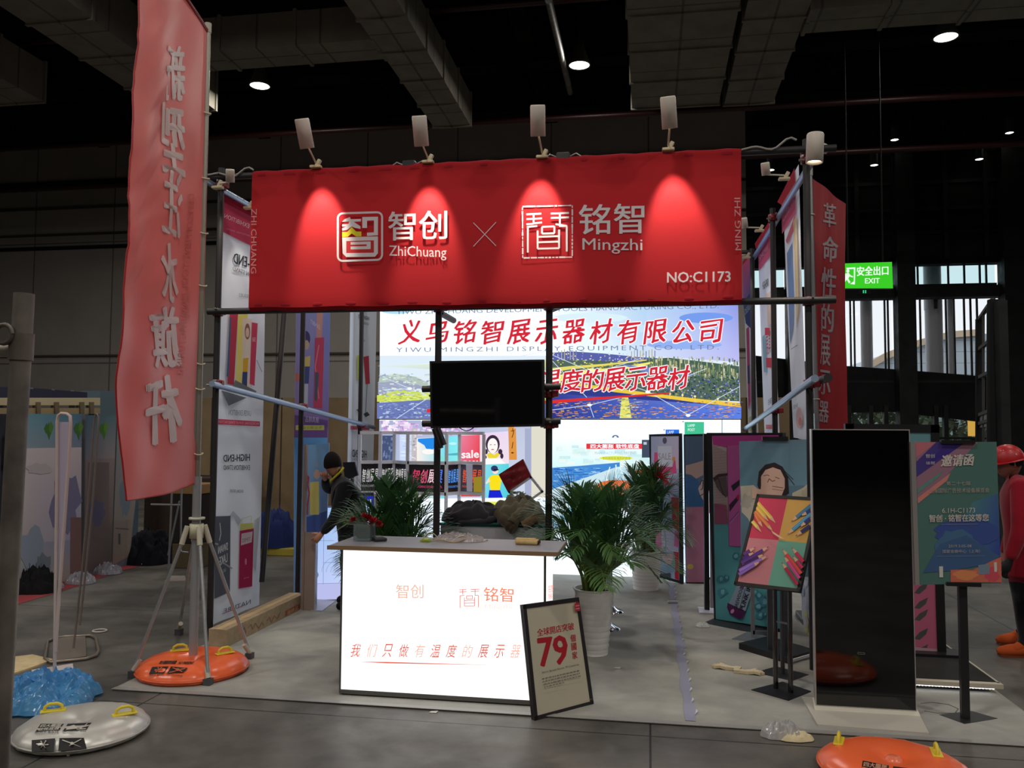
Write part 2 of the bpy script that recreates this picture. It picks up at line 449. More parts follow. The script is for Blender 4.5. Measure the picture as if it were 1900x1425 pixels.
# outside, seen through the glass
m = MB(); m.box((20, 60, -.2), (160, 67, .2), 'asphalt', WH); struct('ground_outside', m)
m = MB()
prof = [aY(u, v, 70) for u, v in ((1560, 700), (1600, 685), (1640, 662), (1700, 638), (1760, 622), (1812, 618), (1870, 622), (1900, 640), (1960, 690))]
base = [np.array([prof[-1][0], 70, 0]), np.array([prof[0][0], 70, 0])]
m.slab(prof+base, (0, 26, 0), 'pale_roof', WH)
for (a, b) in zip(prof[:5], prof[1:6]): m.bar(tuple(a-np.array([0, .3, 0])), tuple(b-np.array([0, .3, 0])), .5, .5, 'paint', C(214, 190, 160))
tag(m.build('domed_hall', origin=(15, 80, 0)), 'pale curved exhibition hall roof seen outside through the big windows', 'building')
rnd = random.Random(3)
for i, (u, h) in enumerate(((1585, 3.6), (1640, 3.2), (1705, 4.0), (1770, 3.8), (1840, 3.4))):
    TYY = (36.0, 40.5, 45.0, 36.0, 40.5)[i]; p = aY(u, 800, TYY); t = thing('roadside_tree', '', 'tree', (p[0], TYY, -.1), 'trees outside the glass entrance')
    t['label'] = ['bushy grey green tree outside, just beside the red flag', 'bushy tree outside, left of the dark steel pillar', 'dense grey green tree outside, right of the steel pillar',
                  'bushy tree outside with the orange lantern before it', 'bushy tree outside beyond the dark lattice gate'][i]
    k = MB(); k.tube([(p[0], TYY, -.1), (p[0]+.05, TYY, 1.2), (p[0]-.05, TYY, h*.7)], [.1, .08, .04], 'card', C(70, 58, 46), 8); k.build('trunk', t)
    f = MB()
    for _ in range(420):
        a = rnd.uniform(0, 6.28); zz = rnd.uniform(.5, h); r = (.55+.75*math.sin(math.pi*min(1, zz/h)))*rnd.random()**.5
        c = Vector((p[0]+r*math.cos(a), TYY+r*math.sin(a), zz)); d = Vector((rnd.uniform(-1, 1), rnd.uniform(-1, 1), rnd.uniform(-1, 1)))*.22; e = Vector((rnd.uniform(-1, 1), rnd.uniform(-1, 1), rnd.uniform(-1, 1)))*.16
        g = rnd.choice(((96, 108, 84), (120, 128, 104), (74, 86, 66), (150, 152, 130)))
        f.add([c-d, c+e, c+d, c-e], [(0, 1, 2, 3)], 'leaf', C(*g))
    f.build('crown', t)
t = thing('garden_lantern', 'warm orange glowing lantern outside the entrance glass', 'lantern', (aY(1804, 812, 30)[0], 30, -.1))
p = aY(1804, 812, 30); m = MB(); m.box((p[0], 30, (p[2]+.02-.1)/2), (.12, .12, p[2]+.12), 'dark', C(40, 40, 40)); m.build('post', t); m = MB(); m.box((p[0], 30, p[2]+.9), (.3, .3, .06), 'dark', C(40, 40, 40)); m.build('cap', t)
m = MB(); m.box((p[0], 30, p[2]+.45), (.2, .2, .8), 'glow', L(255, 190, 90, 1.1)); m.build('lamp_glass', t)

# ---- ceiling services
def duct(x, y0, y1, w, h, z, across=False):
    m = MB()
    if across: m.box(((y0+y1)/2, x, z+h/2), (y1-y0, w, h), 'duct_wrap_across', WH)
    else: m.box((x, (y0+y1)/2, z+h/2), (w, y1-y0, h), 'duct_wrap', WH)
    n = int(abs(y1-y0)/1.15)
    for i in range(n+1):
        q = y0+(y1-y0)*i/max(n, 1)
        if across: m.box((q, x, z+h/2), (.06, w+.06, h+.06), 'duct_wrap_across', WH)
        else: m.box((x, q, z+h/2), (w+.06, .06, h+.06), 'duct_wrap', WH)
    return m
DU = [('wide lagged air duct running back over the red banner', 0.53, 4, 16.6, 1.7, .9, 8.2, 0),
      ('narrow ribbed air duct right beside the widest duct', 1.98, 4, 16.8, .95, .8, 8.25, 0),
      ('lagged air duct running back over the left part of the banner', -4.15, 4, 17.0, .8, .7, 8.2, 0),
      ('lagged air duct high above the tall red flag', -9.3, 4, 15.4, 1.15, .8, 8.2, 0),
      ('cross duct joining two ducts above the left banner lamps', 13.35, -8.7, -4.55, .75, .6, 8.22, 1),
      ('cross duct running toward the glazed wall, beside the bright ceiling lamp', 13.45, 2.5, 12, .8, .7, 8.22, 1),
      ('outermost duct in the dark ceiling corner, parallel to the flag duct', -12.6, 4, 14.6, 1.2, .8, 8.25, 0)]
for lab, x, a, b, w, h, z, ac in DU:
    o = duct(x, a, b, w, h, z, ac).build('air_duct', origin=((a+b)/2 if ac else x, x if ac else (a+b)/2, z))
    tag(o, lab, 'duct', 'ceiling air ducts')
for i, (y, z) in enumerate(((14.3, 9.35), (17.4, 8.4), (19.0, 7.9))):
    m = MB(); m.tube([(-30, y, z), (30, y, z)], .07, 'plastic', C(52, 18, 16), 8)
    tag(m.build('sprinkler_pipe', origin=(0, y, z)), ['dark red sprinkler pipe crossing just before the ceiling lamps', 'dark red sprinkler pipe crossing behind the ceiling lamps', 'dark red sprinkler pipe crossing lowest, close to the back wall'][i], 'pipe', 'red sprinkler pipes')
for i, x in enumerate((-22, -16, -10.9, -6.2, -2.6, 4.2, 9.2, 15, 21)):
    m = MB(); m.box((x, 8, 10.5), (.35, 28, .9), 'ceiling_dark', WH); tag(m.build('trim_%d' % (i+1)), kind='structure')
for i, y in enumerate((12, 17.8, 20.5)):
    m = MB(); m.box((0, y, 10.3), (80, .5, 1.1), 'ceiling_dark', WH); tag(m.build('trim_%d' % (i+20)), kind='structure')
m = MB(); m.tube([aY(1018, 0, 12.2), aY(1058, 172, 17.2)], .06, 'steel', C(120, 118, 112), 8)
tag(m.build('conduit_pipe', origin=aY(1018, 0, 12.2)), 'thin grey pipe running back near the middle ceiling lamp', 'pipe')

def ceiling_lamp(p, lab, watts, r=.2, glow=6.0):
    t = thing('ceiling_lamp', lab, 'ceiling lamp', p, 'high bay ceiling lamps')
    x, y, z = p
    m = MB(); m.lathe([(.02, .5), (.09, .48), (.11, .3), (r, .06), (r+.02, 0), (r*.97, 0)], 'paint', C(70, 70, 72), 20, at=(x, y, z)); m.build('housing', t)
    m = MB(); m.tube([(x, y, z+.45), (x, y, 11.0)], .012, 'dark', C(40, 40, 40), 6); m.build('hanging_rod', t)
    m = MB(); m.lathe([(0, .012), (r*.96, .012)], 'glow', (glow, glow*.95, glow*.84, 1), 20, at=(x, y, z)); m.build('lens', t)
    if watts: area_lamp('high_bay_light', x, y, z-.06, .4, watts)
    return t
for (u, v, lab) in ((482, 160, 'lit round ceiling lamp above the first banner lamps, beside the red flag'), (1075, 122, 'lit round ceiling lamp over the middle of the red banner'), (1755, 70, 'largest and brightest ceiling lamp, above the exit sign side')):
    p = fl(u, v, 8.6); ceiling_lamp(p, lab, HALL_W)
for i, (u, v) in enumerate(((1660, 260), (1622, 307), (1817, 296), (1873, 247), (1430, 316), (1262, 281))):
    p = aY(u, v, 25.0)
    ceiling_lamp(p, ['small far ceiling lamp over the exit sign, the upper of two', 'small far ceiling lamp over the exit sign, the lower of two', 'small far ceiling lamp near the lattice gate, the lower one', 'small far ceiling lamp close to the picture edge',
                     'small far lamp spot seen just past the banner corner', 'tiny far lamp spot just over the banner top edge'][i], 0, r=.11, glow=5.0)

# ---- exit sign
t = thing('exit_sign', 'hanging green running man exit sign with white Chinese lettering', 'exit sign', aY(1610, 512, 15.0))
pl = yplane(15.0)
m = MB(); q = [pl.px(*a) for a in ((1558, 489), (1655, 486), (1657, 535), (1560, 535))]
m.slab(q, (0, .12, 0), 'glow', L(60, 205, 40, 1.0), back=C(30, 30, 30)); 
d = Draw(pl.px, m, 'glow', .004, .0006); w = L(235, 255, 235)
d.text('安全出口', (1590, 512), (1648, 510), (1590, 495), w, bold=.03); d.text('EXIT', (1605, 526), (1632, 525.5), (1605, 516.5), w, bold=.03)
d.poly([(1570, 497), (1587, 496), (1586, 528), (1577, 527), (1584, 522), (1584, 499), (1571, 500)], w)
d.ell(1573, 503, 3, 3, w); d.poly([(1568, 508), (1574, 506), (1578, 511), (1583, 513), (1582, 515), (1576, 513), (1574, 517), (1578, 524), (1575, 526), (1571, 519), (1566, 526), (1562, 525), (1568, 515)], w)
m.build('panel', t)
m = MB()
for u in (1575, 1640): p = pl.px(u, 487); m.tube([(p[0], 15.06, p[2]), (p[0], 15.06, 11)], .012, 'dark', C(30, 30, 30), 6)
m.build('hanging_rod', t)
p = pl.px(1604, 541)
t2 = MB(); t2.box((p[0], 15.06, p[2]), (.2, .1, .09), 'dark', C(30, 32, 32)); d = Draw(pl.px, t2, 'glow', .003); d.rect(1601, 538.5, 1603, 544, L(60, 220, 150)); d.rect(1605, 538.5, 1607, 544, L(60, 220, 150)); t2.build('status_light', t)

# ---- dark lattice gate and its post
t = thing('lattice_gate', 'tall dark steel lattice gate leaf standing open near the windows', 'gate', (aY(1845, 800, 15)[0], 15, 0))
def gp(u, v, y): return aY(u, v, y)
m = MB()
A = lambda v: gp(1817, v, 14.3); B = lambda v: gp(1842, v, 13.2)
m.bar(A(592), A(860), .1, .06, 'dark', C(40, 40, 42)); m.bar(B(556), B(880), .12, .1, 'dark', C(40, 40, 42))
for a, b in ((592, 556), (648, 628), (700, 688), (770, 760), (786, 778), (856, 870)): m.bar(A(a), B(b), .05, .05, 'dark', C(92, 92, 94))
for s in (.33, .66):
    m.bar(A(592)*(1-s)+B(556)*s, A(860)*(1-s)+B(870)*s, .03, .03, 'dark', C(84, 84, 86))
q = [A(770), B(762), B(788), A(794)]; m.slab(q, (.02, .05, 0), 'paint', C(120, 122, 126))
m.build('gate_leaf', t)
m = MB(); b0 = gp(1853, 560, 13.1); m.box((b0[0], 13.1, b0[2]/2), (.12, .3, b0[2]), 'steel_dark', WH); m.build('gate_post', t)

# ---- neighbouring stands
m = MB(); m.box((-2.6, 12.55, 1.1), (9.2, .1, 2.2), 'ochre_panels', WH)
tag(m.build('partition_wall', origin=(-3.4, 12.55, 0)), 'ochre brown panelled partition wall standing behind the stand', 'partition')
# ================================================================ THE STAND: scaffold frame, fascia, lamps, light boxes
BX0, BX1, BYF, BYR = -3.5, 1.15, 6.3, 9.75
blk = C(34, 32, 34); rd = C(120, 22, 30); galv = C(150, 168, 190)
t = thing('scaffold_frame', 'tall scaffold tube frame carrying the red fascia banner and side banners', 'scaffold frame', ((BX0+BX1)/2, BYF, 0))
def pole(a, b, col=blk, r=.026, fin='paint'):
    m = MB(); m.tube([a, b], r, fin, col, 12); return m.build('pole', t)
zT, zB, PR = 3.74, 2.655, .026
zT = 3.77
for x, y, top in ((BX0, BYF, 3.86), (BX1, BYF, 3.86), (-1.63, BYF, 2.75), (-.755, BYF, 2.75), (BX0, 8.0, 3.8), (BX1, 8.0, 3.8), (BX0, BYR, 3.8), (BX1+.02, BYR, 3.8)):
    pole((x, y, 0), (x, y, top))
pole((BX0-.12, BYF-.05, zT), (BX1+.2, BYF-.05, zT)); pole((BX0-.06, BYF-.05, zB), (BX1+.18, BYF-.05, zB))
pole((BX0-.05, BYF-.2, zT-.06), (BX0-.05, BYR+.1, zT-.06), galv, fin='metal'); pole((BX1+.05, BYF-.2, zT-.06), (BX1+.05, BYR+.1, zT-.06), galv, fin='metal')
pole((BX0, BYR+.05, zT), (BX1, BYR+.05, zT))
pole(tuple(aX(393, 712, BX0+.05)), tuple(aX(694, 793, BX0+.05)), galv, fin='metal'); pole(tuple(aX(1512, 702, BX1-.05)), tuple(aX(1381, 797, BX1-.05)), galv, fin='metal')
pole(tuple(aX(528, 577, BX0-.02)), tuple(aX(486, 1080, BX0-.02)))               # leaning brace behind the side banners
# short tubes that hold the screen
y1, y2 = BYF-.05, BYF-.05
for v in (722, 786):
    a = aY(784, v, y1); b = aY(1040, v-5, y1); pole(tuple(a), tuple(b))
pole((-1.63, BYF+.05, zB-.03), (-1.63, BYF+.5, zB-.03)); pole((-.755, BYF+.05, zB-.02), (-.5, BYF+.7, zB+.2))
def clamp(x, y, z, rz=0):
    m = MB()
    m.lathe([(.03, -.03), (.042, -.03), (.042, .03), (.03, .03)], 'plastic', rd, 12, at=(x, y, z))
    m.rbox((x+.05*math.cos(rz), y+.05*math.sin(rz)-.02, z), (.05, .05, .05), .008, 'plastic', rd, rz=rz)
    m.tube([(x+.02, y-.04, z+.02), (x+.02, y-.1, z+.02)], .008, 'metal', C(140, 135, 130), 6)
    m.tube([(x-.02, y-.04, z-.015), (x-.06, y-.04, z-.015)], .008, 'metal', C(140, 135, 130), 6)
    return m.build('clamp', t)
for x in (BX0, BX1):
    for z in (zT, zT-.06, zB): clamp(x, BYF, z)
for x in (-1.63, -.755):
    for z in (zB, 1.98, 1.745): clamp(x, BYF, z)
clamp(BX0, BYF, 2.07); clamp(BX0, 8.0, 1.93); clamp(BX0, BYR, 1.75); clamp(BX1, BYF, 2.05); clamp(BX1, 8.0, 1.9); clamp(BX1, 8.0, zT-.06); clamp(BX0, 8.0, zT-.06)
# stub of a crossing tube at the right post
m = MB(); a = np.array((BX1+.08, BYF-.25, 2.08)); m.tube([a, a+np.array((.02, .5, 0))], .03, 'paint', C(44, 40, 42), 14); m.build('pole', t)
for a, b in ((384, 327), (1376, 1478)):
    pa = aY(a if a < 400 else 1376, 325 if a < 400 else 278, BYF-.08); pb = aY(470 if a < 400 else b, 320 if a < 400 else 265, BYF-.08)
    pts = [pa+(pb-pa)*s + np.array((0, 0, .05*math.sin(s*9)*s)) for s in np.linspace(0, 1, 12)]
    m = MB(); m.tube(pts, .008, 'plastic', C(150, 146, 140), 6); m.build('cable', t)


# ---- fascia banner
BPY = BYF-.13
bp = yplane(BPY)
t = thing('fascia_banner', 'large red fascia banner with white logos, clipped across the scaffold front', 'banner', bp.px(920, 563))
TL, TR, BR_, BL_ = bp.px(468, 321), bp.px(1375, 278), bp.px(1377, 557), bp.px(461, 571)
red = C(205, 30, 42, 1.0)
red = (0.5, .022, .028, 1)
def ban(s, q):
    top = TL+(TR-TL)*s; bot = BL_+(BR_-BL_)*s
    p = top+(bot-top)*q
    return p + np.array((0, .010*math.sin(s*7)*math.sin(q*3.1), .004*math.sin(s*40)*(q > .95)))
m = MB(); m.grid(ban, 48, 14, 'sheer', red)
# sleeve rolled round the top and bottom tubes
for v in (0.0, 1.0):
    pts = [ban(i/40, v)+np.array((0, .045, -.02 if v == 0 else .02)) for i in range(41)]
    m.tube(pts, [.045+.004*math.sin(i*2.3) for i in range(41)], 'sheer', (.4, .015, .028, 1), 12)
bc_ = m.build('banner_cloth', t)
d = lambda: None
def banpx(u, v, e=0): return bp.px(u, v, e) + np.array((0, -.012, 0))
wht = C(214, 208, 212); ivory = wht
# logo of the left company: a rounded square seal
m = MB(); d = Draw(banpx, m, 'print')
def rline(pts, w, col=wht): d.path(pts, w, col)
def roundrect(x0, y0, x1, y1, r, w, sk=0.0):
    pts = []
    for cx, cy, a in ((x1-r, y0+r, -90), (x1-r, y1-r, 0), (x0+r, y1-r, 90), (x0+r, y0+r, 180)):
        for k in range(6):
            tt = math.radians(a+k*18); x = cx+r*math.cos(tt); y = cy+r*math.sin(tt); pts.append((x, y+sk*(x-x0)))
    pts.append(pts[0]); rline(pts, w)
roundrect(628, 397, 710, 485, 9, 3.6, -.03)
# coordinates of the glyph strokes measured in a 2.97x enlargement whose origin is (590, 370)
def z(pts): return [(590+x/2.969, 370+y/2.969) for x, y in pts]
for pts in ([(150, 112), (180, 100), (184, 112), (240, 110), (240, 124), (200, 126), (238, 150), (238, 165), (210, 160), (190, 152), (165, 170), (137, 175), (137, 162), (160, 152), (137, 152), (137, 140), (172, 138), (176, 124), (137, 126)],
            [(248, 100), (334, 98), (334, 200), (274, 204), (274, 186), (312, 184), (312, 118), (274, 120), (274, 160), (248, 160)],
            [(137, 212), (334, 206), (334, 215), (334, 300), (318, 318), (160, 320), (140, 300)],):
    d.poly(z(pts), wht)
redp = red
d.poly(z([(160, 232), (312, 228), (312, 296), (160, 298)]), redp)
d.poly(z([(184, 238), (294, 234), (294, 276), (184, 278), (184, 262), (272, 260), (272, 250), (184, 252)]), wht)
d.poly(z([(137, 182), (165, 182), (190, 155), (215, 180), (243, 180), (243, 206), (215, 207), (190, 190), (168, 208), (137, 210)]), C(214, 206, 40))
m.build('seal_logo', bc_)
m = MB(); d = Draw(banpx, m, 'print')
d.text('智创', (722, 447), (830, 444), (722, 394), wht, bold=.012); d.text('ZhiChuang', (723, 481), (829, 484), (723, 456), wht, bold=.004)
d.line(879, 414, 921, 457, 1.3, wht); d.line(921, 413, 879, 458, 1.3, wht)
d.text('铭智', (1075, 436), (1195, 433), (1075, 381), wht, bold=.012); d.text('Mingzhi', (1081, 471), (1192, 472), (1081, 443), wht, bold=.004)
d.text('NO:C1173', (1238, 525), (1355, 523), (1238, 506), wht, bold=.022)
d.text('MING ZHI', (1375, 465), (1373, 368), (1364, 465), C(205, 150, 155)); d.text('ZHI CHUANG', (468, 388), (467, 508), (478, 388), C(205, 150, 155))
m.build('lettering', bc_)
m = MB(); d = Draw(banpx, m, 'print')
rnd = random.Random(5)
for a, b in (((1128, 42), (1402, 36)), ((1402, 36), (1402, 320)), ((1402, 320), (1130, 325)), ((1130, 325), (1128, 42))):
    n = 14
    for k in range(n):
        s0, s1 = k/n, (k+1)/n-(.02 if rnd.random() < .4 else 0)
        P = lambda s: (a[0]+(b[0]-a[0])*s, a[1]+(b[1]-a[1])*s)
        A, B = z([P(s0), P(s1)]); d.line(*A, *B, 2.2*rnd.uniform(.8, 1.3), wht)
for pts in ([(1150, 86), (1232, 82)], [(1150, 112), (1236, 108)], [(1190, 86), (1190, 138), (1150, 140)], [(1190, 136), (1236, 130)], [(1284, 82), (1384, 78)], [(1284, 106), (1384, 102)], [(1334, 82), (1334, 150)], [(1310, 140), (1374, 150)],
            [(1158, 150), (1158, 296)], [(1158, 155), (1210, 150)], [(1372, 150), (1372, 290)], [(1330, 150), (1372, 150)], [(1236, 155), (1304, 152), (1304, 190), (1236, 192), (1236, 155)],
            [(1212, 175), (1212, 275), (1330, 272), (1330, 170)], [(1212, 210), (1330, 206)], [(1212, 240), (1330, 236)]):
    d.path(z(pts), 3.4, wht)
m.build('stamp_logo', bc_)

# ---- clip-on lamps
def clip_lamp(foot, head, aim, lab, watts, tilt=0.0, lit=True, r=.055, h=.22, group='clip lamps on the frame', cone=48, shown=True, warm=(1.0, .88, .72)):
    foot = Vector(foot); head = Vector(head); aim = Vector(aim)
    t = thing('clip_lamp', lab, 'lamp', tuple(foot), group)
    cream = C(206, 196, 184)
    m = MB(); m.rbox(tuple(foot), (.09, .05, .022), .006, 'plastic', C(200, 186, 150)); m.rbox((foot.x+.02, foot.y, foot.z+.03), (.03, .03, .06), .006, 'plastic', C(196, 184, 156), rot=(0, .5, 0)); m.build('clamp', t)
    ax = (head-aim).normalized()
    q = ax.to_track_quat('Z', 'Y').to_matrix().to_4x4(); M = Matrix.Translation(head) @ q
    m = MB(); m.lathe([(0, h/2), (r*.92, h/2), (r, h/2-.01), (r, -h/2), (r*.9, -h/2), (r*.88, -h/2+.03)], 'paint', cream, 24, M=M); lh_ = m.build('lamp_housing', t)
    m = MB(); m.lathe([(0, -h/2+.02), (r*.88, -h/2+.02)], 'glow', (5.0, 4.0, 2.6, 1), 20, M=M); m.build('bulb', lh_)
    m = MB(); m.tube([foot+Vector((0, 0, .03)), head-ax*h*.4+Vector((0, .02, 0))], .007, 'plastic', C(210, 200, 176), 8); m.build('arm', t)
    if watts:
        l = bpy.data.lights.new('clip_lamp_light', 'SPOT'); l.energy = watts; l.spot_size = math.radians(cone); l.spot_blend = .6; l.shadow_soft_size = .03; l.color = warm
        o = bpy.data.objects.new('clip_lamp_light', l); COL.objects.link(o)
        o.location = head-ax*(h*.5+.03); o.rotation_euler = (-ax).to_track_quat('-Z', 'Y').to_euler(); o.parent = None
    return t
LY = BPY-.27
for i, (fu, fv, hu, hv, au, tl) in enumerate(((586, 313, 565, 248, 598, 0), (794, 304, 780, 243, 795, 0), (1006, 295, 998, 224, 1000, 0), (1240, 281, 1241, 209, 1256, 0))):
    f = bp.px(fu, fv); hd = aY(hu, hv, LY)
    aim = np.array(bp.px(au, 470)); 
    clip_lamp(f+np.array((0, 0, .015)), hd, (aim[0], BPY, bp.px(au, 425)[2]), ['white clip lamp over the left seal logo, the first along the banner', 'white clip lamp above the Chinese lettering left of the cross', 'white clip lamp above the stamp logo',
              'white clip lamp with bright rim, above the banner end'][i], 95, group='lamps clipped on the fascia banner', cone=45)
hd = aY(1512, 275, BYF-.2); clip_lamp((BX1+.1, BYF-.02, hd[2]+.03), hd, (hd[0]-.05, BYF-.2, hd[2]-1), 'lit white lamp on the front corner post, beside the banner', 30, r=.06, h=.21)
def small_lamp(p, q, aim, lab, w):
    return clip_lamp(p, q, aim, lab, w, r=.035, h=.1, group='small lamps on the side tubes', cone=70)
k = np.array
for (u, v, X, lab, sgn) in ((404, 348, BX0, 'small lamp on the left side tube, beside the corner post', -1), (462, 386, BX0, 'small lamp on the left side tube, clipped near the banner edge', -1),
                            (1455, 332, BX1, 'small lamp on the right side tube, closest to the corner post', 1), (1409, 428, BX1, 'small lamp on the right side tube, over the middle side banner', 1), (1385, 478, BX1, 'small lamp on the right side tube, deepest in the stand', 1)):
    f = aX(u, v, X+.05*sgn*-1); hd = f+k((-.16*sgn, -.1, .06)); small_lamp(f, hd, (f[0]-.02*sgn, f[1]+.25, f[2]-.9), lab, 16)
# little adaptors lying on the banner's top sleeve
for u, v, lab in ((757, 303, 'small black lamp adaptor on the banner top, between the first two lamps'), (1044, 288, 'small black lamp adaptor on the banner top, beside the third lamp')):
    p = bp.px(u, v); m = MB(); m.rbox((p[0], BPY+.04, p[2]), (.1, .06, .06), .008, 'plastic', C(30, 30, 32))
    m.tube([(p[0]-.05, BPY+.04, p[2]), (p[0]-.1, BPY+.03, p[2]+.02), (p[0]-.16, BPY+.03, p[2]-.02)], .006, 'plastic', C(150, 150, 150), 6)
    m.tube([(p[0]+.05, BPY+.04, p[2]), (p[0]+.1, BPY+.03, p[2]+.02), (p[0]+.16, BPY+.03, p[2]-.02)], .006, 'plastic', C(150, 150, 150), 6)
    tag(m.build('power_adaptor', origin=p), lab, 'adaptor', 'lamp adaptors on the banner')

# ---- the screen
TY = BYF-.1
tp = yplane(TY-.06)
t = thing('flat_screen', 'switched off black flat screen fixed to the scaffold posts', 'screen', tp.px(905, 795))
q = [tp.px(*a) for a in ((797, 670), (1009, 667), (1010, 791), (799, 795))]
m = MB(); m.slab(q, (0, .05, 0), 'plastic', C(16, 16, 19)); cs_ = m.build('casing', t)
m = MB(); m.slab([tp.px(*a, .002) for a in ((801, 674), (1005, 671), (1006, 786), (803, 790))], (0, .001, 0), 'blackglass', C(14, 15, 18)); m.build('screen_glass', cs_)
m = MB()
for a, b in (((806, 795), (818, 832)), ((812, 794), (824, 826))):
    m = MB(); m.tube([tp.px(*a), tp.px(*b)], .022, 'plastic', C(22, 22, 26), 8); m.build('bracket', t)
m = MB(); p0, p1 = tp.px(850, 793), tp.px(880, 791); m.tube([p0+(p1-p0)*s+k((0, .03, -.03*math.sin(s*3.14))) for s in np.linspace(0, 1, 10)], .004, 'plastic', C(30, 30, 34), 6)
m.build('cable', t)

# ---- back wall light boxes
WY = 9.88; wp = yplane(WY)
# upper: lake city picture with the two company names
t = thing('landscape_lightbox', 'wide backlit lake city picture with red Chinese company names', 'light box', (wp.px(1035, 778)[0], WY, wp.px(1035, 778)[2]))
m = MB()
q = [wp.px(*a) for a in ((706, 470), (1367, 462), (1374, 777), (704, 777))]
m.slab(q, (0, .12, 0), 'glow', L(225, 240, 252), back=C(80, 82, 86)); 
cs_ = m.build('casing', t)
m = MB(); d = Draw(wp.px, m, 'glow', .004, .0008)
W0 = L(232, 246, 255, 1.45)
LB = L(188, 226, 250); MBl = L(112, 158, 240); DB = L(70, 110, 220)
d.quad([(706, 470), (1000, 466), (1000, 660), (705, 660)], [W0, L(235, 250, 255), W0, W0])
d.quad([(1000, 466), (1200, 464), (1200, 660), (1000, 660)], [L(235, 250, 255), L(150, 205, 245), L(205, 225, 250), W0])
d.quad([(1200, 464), (1367, 462), (1371, 672), (1200, 660)], [L(150, 205, 245), DB, L(190, 190, 245), L(215, 228, 252)])
for i, (cx, cy, rx, ry, c) in enumerate(((1095, 590, 70, 9, L(222, 244, 252)), (1180, 610, 60, 7, L(205, 232, 250)), (1270, 640, 70, 8, L(150, 180, 245)), (1310, 590, 50, 10, L(120, 158, 240)), (735, 575, 30, 8, L(170, 225, 250)))): d.ell(cx, cy, rx, ry, c)
# distant town and hills
hill = L(118, 130, 150)
d.poly([(1020, 655), (1060, 652), (1120, 656), (1190, 663), (1210, 664), (1260, 668), (1330, 676), (1371, 682), (1372, 700), (1020, 700)], L(90, 100, 170))
d.dots(1022, 655, 1200, 672, 160, 2.2, 1.6, [L(230, 225, 240), L(120, 120, 220), L(250, 240, 170), L(90, 95, 190)], 4)
for i in range(34): x = 1036+i*5.4; d.rect(x, 652-(i*7 % 5), x+1.7, 668, L(180, 178, 150) if i % 3 else L(120, 125, 170)) if i < 7 or i > 24 else None
d.poly([(1020, 668), (1120, 670), (1220, 676), (1371, 684), (1372, 745), (1020, 730)], L(84, 104, 96))
d.poly([(1190, 668), (1240, 664), (1310, 672), (1371, 680), (1372, 710), (1300, 700), (1230, 690), (1195, 684)], L(74, 100, 84))
rr = random.Random(9)
for i in range(46):
    x = 1196+i*3.8; h = rr.uniform(10, 30); y0 = 688+(x-1196)*.1
    d.rect(x, y0-h, x+2.2, y0, rr.choice([L(120, 140, 104), L(158, 160, 110), L(64, 88, 80), L(186, 186, 120)]))
d.dots(1022, 668, 1200, 712, 240, 3.5, 1.6, [L(250, 235, 100), L(160, 180, 70), L(70, 90, 90), L(255, 250, 190), L(100, 120, 60)], 6)
d.poly([(1022, 700), (1080, 688), (1150, 682), (1210, 672), (1212, 675), (1150, 688), (1090, 697), (1022, 712)], L(252, 240, 120))
d.poly([(1022, 684), (1060, 680), (1120, 676), (1200, 668), (1200, 670), (1120, 680), (1060, 686), (1022, 692)], L(232, 220, 110))
d.ell(1098, 690, 9, 6, L(255, 250, 180))
d.poly([(1150, 676), (1200, 682), (1260, 690), (1300, 697), (1260, 700), (1190, 690)], L(120, 140, 200))
d.dots(1200, 700, 1368, 738, 260, 2.2, 1.8, [L(60, 70, 180), L(90, 100, 220), L(200, 200, 250), L(40, 60, 70), L(50, 70, 60)], 8)
d.dots(1190, 690, 1366, 742, 420, 3.2, 2.6, [L(56, 84, 60), L(86, 116, 76), L(40, 62, 66), L(120, 140, 90), L(70, 90, 110), L(150, 160, 120)], 41); d.dots(1022, 690, 1180, 716, 260, 4, 1.6, [L(206, 214, 80), L(120, 140, 70), L(250, 240, 150), L(80, 104, 84), L(160, 170, 90)], 42)
d.dots(1206, 662, 1368, 700, 150, 2.4, 6, [L(170, 176, 150), L(120, 136, 112), L(206, 206, 180), L(90, 110, 96)], 43)
# lake with lit shore and reflections
d.poly([(1020, 712), (1080, 712), (1140, 722), (1200, 732), (1290, 742), (1372, 752), (1374, 777), (1020, 777)], L(52, 62, 140))
d.quad([(1020, 730), (1374, 755), (1374, 777), (1020, 777)], [L(56, 64, 150), L(110, 140, 230), L(90, 130, 235), L(40, 50, 130)])
d.poly([(1020, 708), (1090, 714), (1150, 722), (1200, 729), (1290, 740), (1372, 748), (1373, 756), (1290, 747), (1200, 735), (1140, 728), (1080, 718), (1020, 714)], L(240, 205, 70))
d.dots(1024, 745, 1370, 776, 520, 5.5, 1.0, [L(200, 130, 60), L(240, 190, 80), L(90, 100, 190), L(230, 150, 60), L(70, 84, 180)], 10)
d.poly([(1154, 738), (1166, 738), (1172, 776), (1150, 776)], L(226, 226, 110)); d.dots(1146, 740, 1180, 776, 60, 6, 1.2, [L(250, 245, 150), L(150, 160, 110), L(90, 100, 170)], 12)
for x in (1242, 1265, 1288, 1330, 1350): d.rect(x, 730+(x-1242)*.11, x+1.6, 741+(x-1242)*.11, L(255, 210, 90)); d.ell(x+.8, 731+(x-1242)*.11, 2, 2, L(255, 240, 170))
